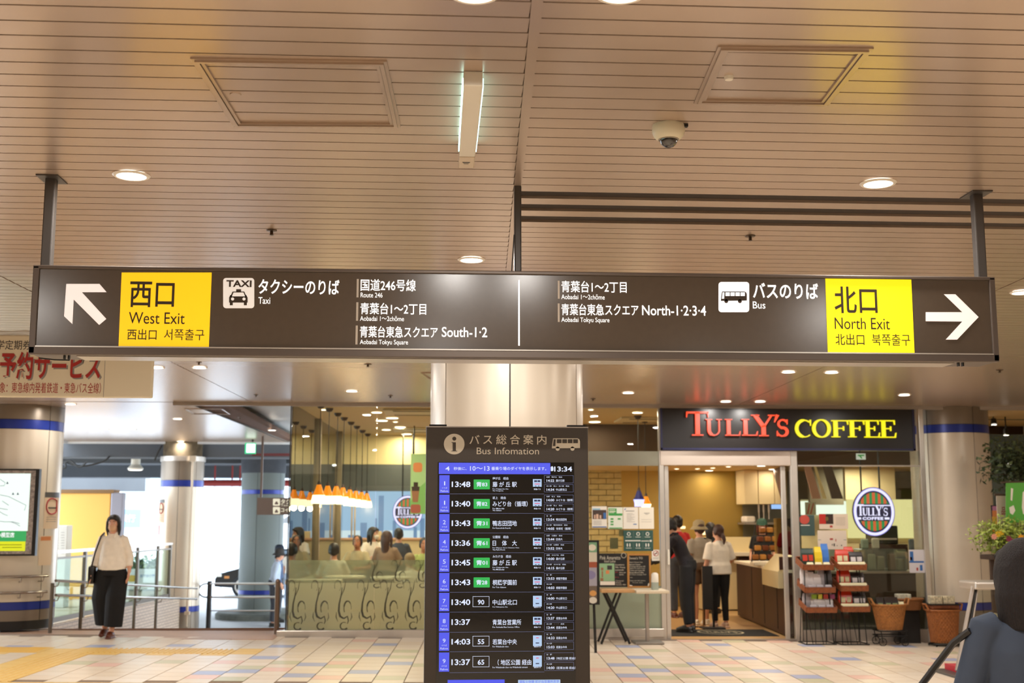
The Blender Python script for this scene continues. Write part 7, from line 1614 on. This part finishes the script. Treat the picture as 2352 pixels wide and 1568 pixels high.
# ---- things beyond the fence
Yo = 24.2; t = thing('orange_kiosk', 'large warm orange panelled booth with grey corner post behind the fence', 'booth', (PX(190, Yo), Yo, 0))
zt_ = PZ(1131, Yo, 200); m = MB(); m.bbox((PX(60, Yo), Yo, 0.12), (PX(252, Yo), Yo+.45, zt_), .02); m.build('orange_wall', mat('booth orange', 'e8b058', .6), t)
m = MB(); m.box((PX(60, Yo), Yo-.03, zt_-.01), (PX(258, Yo), Yo+.45, zt_+.06)); m.build('roof_edge', mat('booth brown', '7d5c34', .6), t)
m = MB(); m.bbox((PX(253, Yo), Yo-.03, 0.12), (PX(281, Yo), Yo+.2, zt_), .02); m.build('corner_post', mat('booth grey', '8e8d98', .5, .3), t)
m = MB(); m.box((-14, 19.4, -.9), (A_.x-.05, 28.6, .12)); m.build('floor_upper', mat('upper paving', 'c2b49e', .6), kind='structure', label='raised walkway behind the glass fence')
Yw = 22.0; t = thing('meter_cabinet', 'white louvred electric cabinet in front of the orange booth', 'cabinet', (PX(142, Yw), Yw, .12)); m = MB(); m.bbox((PX(118, Yw), Yw, .12), (PX(156, Yw), Yw+.3, PZ(1206, Yw, 140)), .015); m.build('body', mat('cabinet white', 'd9d6ce', .5), t)
m = MB()
for i in range(9):
    for s_ in (0, 1): m.pxrect(127+s_*13, 1222+i*6, 135+s_*13, 1223+i*6, Yw-.002, .004)
m.build('louvres', pgr, t, kind='stuff')
Y = 44; t = thing('bank_sign', 'pale blue bank sign with white characters seen past the booth', 'sign', (PX(310, Y), Y, PZ(1210, Y, 310))); m = MB(); m.pxrect(262, 1169, 327, 1211, Y-.001, .3); m.build('panel', mat('sign pale blue', '6fa8d8', .5, emit=.35, ecol='9cc8ee'), t); m = MB(); text(m, '銀行', (275, 1181, 311, 1199), Y-.31, .03, .01); m.build('lettering', glow('sign white', 'ffffff', 1.6), t)
m = MB(); m.bbox((PX(250, Y+.5), Y, -.6), (PX(332, Y+.5), Y+8, PZ(1150, Y)), .1); tb = m.build('bank_building', mat('building white', 'eceff2', .7), label='white low building carrying the pale blue bank sign', cat='building')
Y = 62; t = thing('street_building', 'hazy pale building across the street with a long window band', 'building', (PX(500, Y), Y, -.6)); m = MB(); m.bbox((-26, Y, -.6), (6, Y+10, 7.5), .1); m.build('walls', mat('building pale', 'dfe6ea', .7), t)
for i in range(7):
    m = MB(); x = -24+i*4.2; m.box((x, Y-.05, 2.6), (x+3.2, Y, 4.2)); m.build('window', mat('far glass', '9db7c4', .2), t)
# hedge and banner beyond the fence
random.seed(11)
def foliage(cen, rad, n, mts, par, s=.05, nm='foliage'):
    for mi, mt in enumerate(mts):
        m = MB()
        for _ in range(n//len(mts)):
            v = Vector((random.gauss(0, .45), random.gauss(0, .45), random.gauss(0, .45))); 
            if v.length > 1.1: continue
            p_ = Vector(cen)+Vector((v.x*rad[0], v.y*rad[1], v.z*rad[2])); a = Vector((random.uniform(-1, 1), random.uniform(-1, 1), random.uniform(-1, 1))).normalized(); b = a.orthogonal().normalized(); q = s*random.uniform(.6, 1.3)
            m.add([p_-a*q, p_+b*q*.45, p_+a*q, p_-b*q*.45], [(0, 1, 2, 3)])
        m.build(nm, mt, par, kind='stuff')
Ml1, Ml2, Ml3 = mat('leaf dark', '2f3d22', .6), mat('leaf mid', '5a6b34', .6), mat('leaf yellow green', 'a3b24a', .6)
Yh = 27.5; t = thing('planted_hedge', 'green planted hedge seen through the fence glass', 'hedge', (PX(345, Yh), Yh, .1)); foliage((PX(335, Yh), Yh, .52), (.75, .35, .32), 900, (Ml2, mat('leaf pale', '93a56a', .6)), t, .07)
m = MB(); m.box((PX(285, Yh), Yh-.3, .12), (PX(395, Yh), Yh+.4, .3)); m.build('planter', mat('planter grey', '8b8f8c', .7), t)
Yn = 26.8; t = thing('street_banner', 'white banner with a yellow disc and blue writing, seen through the fence glass', 'banner', (PX(330, Yn), Yn, 0.13)); m = MB(); m.pxrect(285, 1306, 366, 1353, Yn, .02); m.build('cloth', mat('banner white', 'e3e8ee', .7), t); c = at(302, 1328, Yn-.03); m = MB(); m.ell(c.x, c.z, .14, .07, Yn-.021, .002); m.build('yellow_disc', mat('disc yellow', 'd9b44a', .6), t); m = MB(); text(m, 'おでかけ案内', (322, 1318, 362, 1326), Yn-.021, .02, .001); m.build('lettering', pb, t)
# overpass concrete
M_con = mat('concrete dark', '54575c', .85, noise=.15, nscale=.8); M_con2 = mat('concrete pale as lit', '9a9ea3', .85, noise=.1, nscale=.8)
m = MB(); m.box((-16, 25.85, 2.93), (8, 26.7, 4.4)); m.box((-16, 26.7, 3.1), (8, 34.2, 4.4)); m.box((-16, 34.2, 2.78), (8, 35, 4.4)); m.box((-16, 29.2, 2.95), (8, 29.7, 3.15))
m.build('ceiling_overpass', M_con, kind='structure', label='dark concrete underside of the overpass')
m = MB(); z0_ = PZ(1122, 33, 200); m.box((-16, 36, z0_), (PX(330, 36), 36.6, 3.4)); m.build('trim_6', M_con2, kind='structure', label='pale concrete beam edge at the far left')  # paler concrete colour stands for the lit underside
t = thing('red_pipe', 'red painted service pipe under the overpass', 'pipe', (PX(500, 34), 34, 2.6))
z_ = PZ(1109, 33.9, 500); m = MB(); m.tube([(PX(452, 33.9), 33.9, z_), (PX(700, 33.9), 33.9, z_)], .09, 8); m.build('tube', mat('pipe red', '9a3530', .6), t)
for px in (490, 530, 548): m = MB(); x = PX(px, 33.9); m.box((x-.02, 33.88, z_-.1), (x+.02, 33.92, 3.095)); m.build('flange', mat('pipe red'), t)
z_ = PZ(1046, 26.2, 600); m = MB(); m.tube([(PX(575, 25.8), 25.78, z_), (PX(665, 25.8), 25.78, z_)], .03, 6); m.build('red_conduit', mat('pipe dark red', '5c1e1c', .6), label='thin dark red conduit on the overpass beam', cat='pipe')
for i, pts in enumerate((((133, 1072), (147, 1062), (165, 1066), (190, 1070), (215, 1066), (240, 1058), (252, 1047)), ((133, 1076), (150, 1074), (151, 1062), (162, 1058), (182, 1072), (200, 1060)), ((355, 1057), (362, 1040), (372, 1022)))):
    cp = [at(px, py, 25.83-.06*i) for px, py in pts]; sm_ = []
    for j in range(len(cp)-1):
        p0_, p1_, p2_, p3_ = cp[max(j-1, 0)], cp[j], cp[j+1], cp[min(j+2, len(cp)-1)]
        for k in range(6):
            u = k/6; sm_.append(.5*((2*p1_)+(p2_-p0_)*u+(2*p0_-5*p1_+4*p2_-p3_)*u*u+(3*p1_-p0_-3*p2_+p3_)*u**3))
    m = MB(); m.tube(sm_+[cp[-1]], .02, 6); m.build('loose_cable', M_blk, label=('long drooping black cable under the far left beam', 'short coiled black cable beside the left column', 'thin black cable beside the mottled column head')[i], cat='cable')
for px, py, lb in ((240, 1078, 'round lamp under the overpass, right of the drooping cable'),): 
    p_ = at(311, 1079, 27.5); t = thing('overpass_lamp', 'flat round lamp under the overpass beyond the ramp', 'ceiling light', (p_.x, p_.y, p_.z)); m = MB(); m.lathe([(0, 0), (.16, 0), (.17, .04), (.1, .12), (.1, 3.095-p_.z)], (p_.x, p_.y, p_.z), 20); m.build('body', M_white, t); m = MB(); m.lathe([(0, -.004), (.14, -.004)], (p_.x, p_.y, p_.z), 20); m.build('lens', glow('lamp lens'), t)
# exit light and hanging street sign
Y = 24.8; t = thing('exit_light', 'small square green-white emergency exit light hanging at the ceiling end', 'sign', (PX(575, Y), Y, PZ(1042, Y))); m = MB(); m.pxrect(563, 1017, 588, 1042, Y, .04); m.build('casing', glow('exit green', '2fd08a', 1.2), t); m = MB(); m.pxrect(566, 1019, 586, 1039, Y-.041, .002); m.build('lit_face', glow('exit face', 'e6fff2', 2.4), t); m = MB(); x = PX(575, Y); m.box((x-.02, Y-.03, PZ(1018, Y)), (x+.02, Y-.01, CZ)); m.build('bracket', M_post, t)
Y = 23.8; t = thing('hanging_street_sign', 'brown hanging sign with two white pictograms, partly behind the glass corner', 'sign', (PX(640, Y), Y, PZ(1182, Y))); m = MB(); m.pxrect(592, 1143, 727, 1182, Y, .12); m.build('panel', mat('sign brown', '6b5a50', .5), t)
for y_ in (1145, 1164):
    m = MB(); m.pxpoly(rrect(627, y_, 643, y_+16, 2), Y-.121, .004); ic = m.build('pictogram_plate', mat('plate cream', 'e9e4cc', .5, emit=.4), t)
    m = MB(); m.pxrect(631, y_+9, 639, y_+13, Y-.127, .002); m.pxrect(633, y_+6, 637, y_+9, Y-.127, .002); m.build('pictogram', mat('sign brown'), ic)
m = MB(); text(m, 'タクシー', (645, 1146, 690, 1157), Y-.121, .02, .002); text(m, 'Taxi', (645, 1158, 662, 1162), Y-.121, .0, .002); m.build('lettering', mat('plate cream'), t)
m = MB(); text(m, 'コインロッカー', (645, 1166, 715, 1176), Y-.121, .02, .002); m.build('lettering', mat('plate cream'), t)
for px in (599, 722): x = PX(px, Y); m = MB(); m.box((x-.02, Y-.08, PZ(1143, Y)), (x+.02, Y-.04, CZ if px < 650 else CZ+.2)); m.build('hanger_rod', mat('sign brown'), t)
# parked car
Yc = 36; xn = PX(497, Yc); gz_ = -.6; t = thing('parked_car', 'black car with an orange side marker parked beyond the darker grey column', 'car', (xn+2.1, Yc+.8, gz_))
M_car = mat('car black', '14161a', .2, .3, coat=.8); prof = [(0, .32), (.02, .55), (.12, .68), (1.0, .92), (1.75, 1.38), (3.1, 1.42), (3.8, 1.02), (4.25, .95), (4.3, .35), (3.75, .30), (3.0, .26), (1.2, .26), (.5, .28)]
n = len(prof); m = MB(); ins = lambda z: .12 if z > 1.0 else 0
m.add([(xn+p_[0], Yc+ins(p_[1]), gz_+p_[1]) for p_ in prof]+[(xn+p_[0], Yc+1.7-ins(p_[1]), gz_+p_[1]) for p_ in prof], [tuple(range(n)), tuple(reversed(range(n, 2*n)))]+[(i, n+i, n+(i+1) % n, (i+1) % n) for i in range(n)]); m.build('body', M_car, t)
for (a, b) in ((1.15, 2.2), (2.28, 3.3)):
    m = MB(); m.add([(xn+a+.12, Yc+.02, gz_+.95), (xn+b, Yc+.02, gz_+.95), (xn+b-.12, Yc+.10, gz_+1.34), (xn+a+.55, Yc+.10, gz_+1.34)], [(0, 1, 2, 3)]); m.build('side_window', mat('car glass', '7d8c98', .1), t)
for a in (.82, 3.45):
    for yy in (Yc-.02, Yc+1.55):
        m = MB(); m.lathe([(0, 0), (.30, 0), (.32, .05), (.32, .17), (0, .17)], (0, 0, 0), 24, M=Matrix.Translation((xn+a, yy+.17, gz_+.32)) @ Matrix.Rotation(PI/2, 4, 'X')); w_ = m.build('wheel', mat('tyre', '1c1c1e', .7), t)
        if yy < Yc+1:
            m = MB()
            for k in range(5): an = 2*PI*k/5; m.tube([(xn+a, yy-.01, gz_+.32), (xn+a+.2*math.cos(an), yy-.01, gz_+.32+.2*math.sin(an))], .03, 5)
            m.ring(xn+a, gz_+.32, .23, .23, .03, yy-.005, .02, 24); m.build('alloy_rim', M_steel, w_)
m = MB(); m.box((xn+.28, Yc-.01, gz_+.55), (xn+.42, Yc, gz_+.62)); m.build('side_marker', glow('marker orange', 'f0a040', .7), t); m = MB(); m.box((xn+.02, Yc-.005, gz_+.60), (xn+.2, Yc+.3, gz_+.68)); m.build('headlamp', M_white, t)
t = thing('street_fence', 'pale low street fence across the road', 'fence', (PX(500, 40), 40, gz_))
for z_ in (.35, .6, .85): m = MB(); m.tube([(PX(420, 40), 40, gz_+z_), (PX(700, 40), 40, gz_+z_)], .025, 5); m.build('rail', mat('fence pale', 'b9cbdc', .5), t)
for px in (440, 512, 580, 650): x = PX(px, 40); m = MB(); m.tube([(x, 40, gz_), (x, 40, gz_+.95)], .04, 6); m.build('post', mat('fence pale'), t)

# ================================================================== flower shop corner at the right
t = thing('shop_window_right', 'dark glazed shop window beyond the right column, partly behind plants', 'window', (9, 19, 0)); xa = PX(2240, 19)
m = MB(); m.box((xa, 19, -.1), (10.05, 19.05, 3.0)); m.build('glazing', mat('dark glazing', '5a6a6a', .08, .2, spec=.8), t); m = MB(); m.box((xa, 18.9, PZ(957, 18.9, 2300)), (10.05, 19.05, CZ)); m.build('head_beam', mat('beam dark', '16201d', .5), t)
for i, px in enumerate((2252, 2262, 2274)): 
    p_ = at((2283, 2311, 2316)[i], (975, 999, 1066)[i], 18.4); tt = thing('spot_lamp', ('upper left', 'second', 'lowest')[i]+' small spot lamp among the branches of the flower shop', 'spotlight', p_, 'small spot lamps among the branches'); m = MB(); m.tube([p_+Vector((0, 0, .0)), p_+Vector((.01, .03, .09))], [.05, .04], 12); m.build('housing', M_blk, tt); m = MB(); m.lathe([(0, 0), (.04, 0)], (0, 0, 0), 14, M=Matrix.Translation(p_-Vector((0, .0, .004)))); m.build('lens', M_lamp, tt); m = MB(); m.tube([p_+Vector((.01, .03, .09)), Vector((p_.x+.01, p_.y+.03, CZ))], .008, 5); m.build('stem', M_blk, tt)
Yp = 15.6; cxp = PX(2335, Yp); t = thing('hanging_branches', 'leafy dark green branches spreading over the flower shop front', 'plant', (cxp, Yp, PZ(1080, Yp)))
foliage((cxp+.05, Yp, PZ(1065, Yp)), (.48, .4, .42), 1700, (Ml1, mat('leaf olive', '47512a', .6)), t, .038)
for i in range(7):
    m = MB(); a = Vector((cxp+.3, Yp+.1, PZ(1120, Yp))); b = Vector((cxp-.42+i*.13, Yp-.1+i*.04, PZ(1085-i*14, Yp))); m.tube([a, a.lerp(b, .5)+Vector((0, 0, .08)), b], [.012, .008, .003], 5); m.build('branch', mat('bark', '4a3a2a', .8), t)
m = MB(); m.tube([(cxp+.3, Yp+.1, fz(7.5)), (cxp+.3, Yp+.1, PZ(1118, Yp))], .035, 8); m.build('trunk', mat('bark'), t)
Yb = 15.0; cxb = PX(2310, Yb); zb_ = PZ(1275, Yb)
t = thing('flower_stand', 'dark stand carrying the bright plants behind the dark-haired person', 'stand', (cxb+.1, Yb, fz(7))); m = MB(); m.bbox((PX(2262, Yb), Yb-.15, zb_-.06), (PX(2262, Yb)+1.2, Yb+.2, zb_), .01); m.build('shelf', mat('stand brown', '3d2c20', .6), t)
for dx in (.05, 1.1): m = MB(); m.box((PX(2262, Yb)+dx, Yb, fz(7)), (PX(2262, Yb)+dx+.05, Yb+.05, zb_-.06)); m.build('leg', mat('stand brown'), t)
t = thing('bright_shrub', 'yellow-green leafy shrub at the right edge below the cloth banners', 'plant', (cxb, Yb, zb_)); foliage((cxb-.05, Yb, zb_+.22), (.42, .25, .26), 1500, (Ml3, mat('leaf lime', '7f8f2e', .6)), t, .03)
m = MB(); m.lathe([(.1, 0), (.14, .12), (.12, .12)], (cxb, Yb, zb_), 14); m.build('pot', mat('pot brown', '5a3c28', .7), t)
random.seed(4)
for i in range(7):
    px, py, col, nm = ((2283, 1232, 'e8a08a', 'salmon pink'), (2316, 1236, '8a2a4a', 'crimson'), (2322, 1242, '8a2a4a', 'crimson'), (2345, 1234, 'f0a818', 'orange-yellow'), (2292, 1226, 'e8c020', 'yellow'), (2334, 1258, 'dfe08a', 'pale yellow'), (2300, 1222, 'e8c020', 'yellow'))[i]
    p_ = at(px, py, Yb-.2); t = thing('flower', nm+' flower in front of the bright shrub, '+('left edge', 'below the white cloth', 'just right of the other crimson one', 'far right', 'under the picture poster', 'low at the right', 'under the white cloth corner')[i], 'flower', p_, 'flowers before the bright shrub')
    m = MB()
    for k in range(8): a = 2*PI*k/8; d_ = Vector((math.cos(a), 0, math.sin(a))); e_ = Vector((-math.sin(a), 0, math.cos(a))); m.add([p_, p_+d_*.025+e_*.012, p_+d_*.045+Vector((0, -.01, 0)), p_+d_*.025-e_*.012], [(0, 1, 2, 3)])
    m.build('petals', mat('petal '+col, col, .6), t); m = MB(); m.tube([p_, Vector((p_.x, p_.y+.1, zb_))], .004, 4); m.build('stem', Ml2, t)
Ys = 15.2; t = thing('white_cloth_banner', 'white cloth banner with mirrored black characters and red marks by the right edge', 'banner', (PX(2325, Ys), Ys, 1.6)); m = MB(); m.pxrect(2290, 1137, 2420, 1222, Ys, .008); m.build('cloth', mat('cloth white', 'd8c8ba', .8), t)
m = MB(); text(m, '部市大川', (2302, 1207, 2356, 1218), Ys-.009, .01, .001, flip=True); m.build('lettering', mat('print dark'), t); m = MB(); text(m, '品', (2300, 1164, 2310, 1182), Ys-.009, .01, .001, flip=True); m.build('lettering', pred, t); m = MB(); m.tube([(PX(2288, Ys), Ys, PZ(1135, Ys)), (PX(2420, Ys), Ys, PZ(1135, Ys))], .015, 6); m.build('rod', mat('bark'), t)
m = MB(); m.tube([(PX(2400, Ys), Ys+.2, fz(8)), (PX(2400, Ys), Ys+.2, PZ(1130, Ys)), (PX(2400, Ys), Ys, PZ(1134, Ys))], .02, 6); m.build('upright', mat('bark'), t)
Yg = 15.05; t = thing('green_cloth_banner', 'grass green cloth with white brush marks hanging over the white banner', 'banner', (PX(2335, Yg), Yg, 1.8)); m = MB(); m.pxpoly([(2310, 1108), (2410, 1100), (2410, 1200), (2335, 1200), (2310, 1203)], Yg, .008); m.build('cloth', mat('cloth green', '5fae46', .8), t)
m = MB(); m.pxpoly([(2322, 1120), (2327, 1122), (2325, 1150), (2321, 1148)], Yg-.009, .001); m.pxpoly([(2318, 1165), (2328, 1160), (2332, 1172), (2326, 1182), (2320, 1178)], Yg-.009, .001); m.pxpoly([(2349, 1130), (2356, 1125), (2362, 1185), (2350, 1180), (2347, 1165)], Yg-.009, .001); m.build('brush_marks', mat('paper efe9dc'), t, kind='stuff')
m = MB(); m.tube([(PX(2305, Yg), Yg, PZ(1106, Yg)), (PX(2420, Yg), Yg, PZ(1103, Yg))], .012, 6); m.build('rod', mat('bark'), t); m = MB(); m.tube([(PX(2412, Yg), Yg, fz(8)), (PX(2412, Yg), Yg, PZ(1103, Yg))], .02, 6); m.build('upright', mat('bark'), t)
Yq = 15.4; t = thing('picture_poster', 'narrow poster of orange and pink fruit at the left of the cloth banners', 'poster', (PX(2286, Yq), Yq, PZ(1222, Yq))); m = MB(); m.pxrect(2277, 1160, 2320, 1225, Yq, .02); m.build('frame', M_blk, t); 
for y0_, y1_, col in ((1162, 1172, 'c88ab0'), (1172, 1186, 'e8945a'), (1186, 1202, 'f0c050'), (1202, 1222, 'f2a83a')): m = MB(); m.pxrect(2279, y0_, 2318, y1_, Yq-.021, .001); m.build('picture_band', mat('pic '+col, col, .6), t)
# glass showcase with slanted front
Yv = 13.2; x0v = PX(2232, Yv); t = thing('slanted_showcase', 'glass showcase with a slanted steel-edged front beside the dark-haired person', 'showcase', (x0v+.5, Yv, fz(7)))
zt_ = PZ(1335, Yv, 2240); 
pA = at(2198, 1540, Yv-.3); pA.z = max(pA.z, fz(7)); pB = at(2236, 1345, Yv)
for off, mt, r_ in ((0, M_steel2, .022), (.06, M_blk, .018), (.085, M_steel, .012)): m = MB(); m.tube([pA+Vector((off, 0, 0)), pB+Vector((off*.6, 0, 0))], r_, 6); m.build('slanted_edge', mt, t)
m = MB(); m.bbox((pB.x-.02, Yv-.1, zt_-.085), (pB.x+1.3, Yv+.35, zt_), .02); m.build('top_cover', M_steel, t)
m = MB(); m.add([pA+Vector((.09, 0, 0)), pA+Vector((1.4, 0, 0)), pB+Vector((1.3, 0, -.05)), pB+Vector((.05, 0, -.05))], [(0, 1, 2, 3)]); m.build('front_glass', glassmat('showcase front', 'e2e9e4', 1.6), t)
m = MB(); m.bbox((pA.x-.05, Yv-.35, fz(7)-.0), (pA.x+1.5, Yv+.35, fz(7)+.04), .01); m.build('base', M_post, t); m = MB(); m.box((pA.x+.12, Yv-.33, fz(7)+.04), (pA.x+1.4, Yv+.3, fz(7)+.10)); m.build('red_tray', mat('tray red', 'c8283a', .5), t)
for k, y_ in enumerate((1425, 1478)):
    z_ = PZ(y_, Yv, 2260); m = MB(); m.box((pB.x+.05-.12*k, Yv-.1, z_-.01), (pB.x+1.25, Yv+.3, z_)); m.build('glass_shelf', glassmat('shelf glass', 'c9dcd4', 1.5, .3), t)
for i, (px, py, col, nm) in enumerate(((2250, 1420, '5a4a40', 'brown'), (2273, 1405, 'f4e0b8', 'cream and red'), (2262, 1432, '2e2c28', 'dark'), (2248, 1470, '7a6a5c', 'grey brown'))):
    Y = Yv+.1; x = PX(px, Y); z_ = PZ(1425 if py < 1450 else 1478, Yv, 2260); m = MB(); m.lathe([(.05, 0), (.085, .03), (.08, .06), (.0, .075)], (x, Y, z_), 16); m.build('boxed_arrangement', mat('arr '+col, col, .5), label=nm+' small arrangement on the '+('upper' if py < 1450 else 'lower')+' shelf of the slanted showcase', cat='arrangement', group='small arrangements in the slanted showcase')

bpy.data.scenes.remove(_tcol)
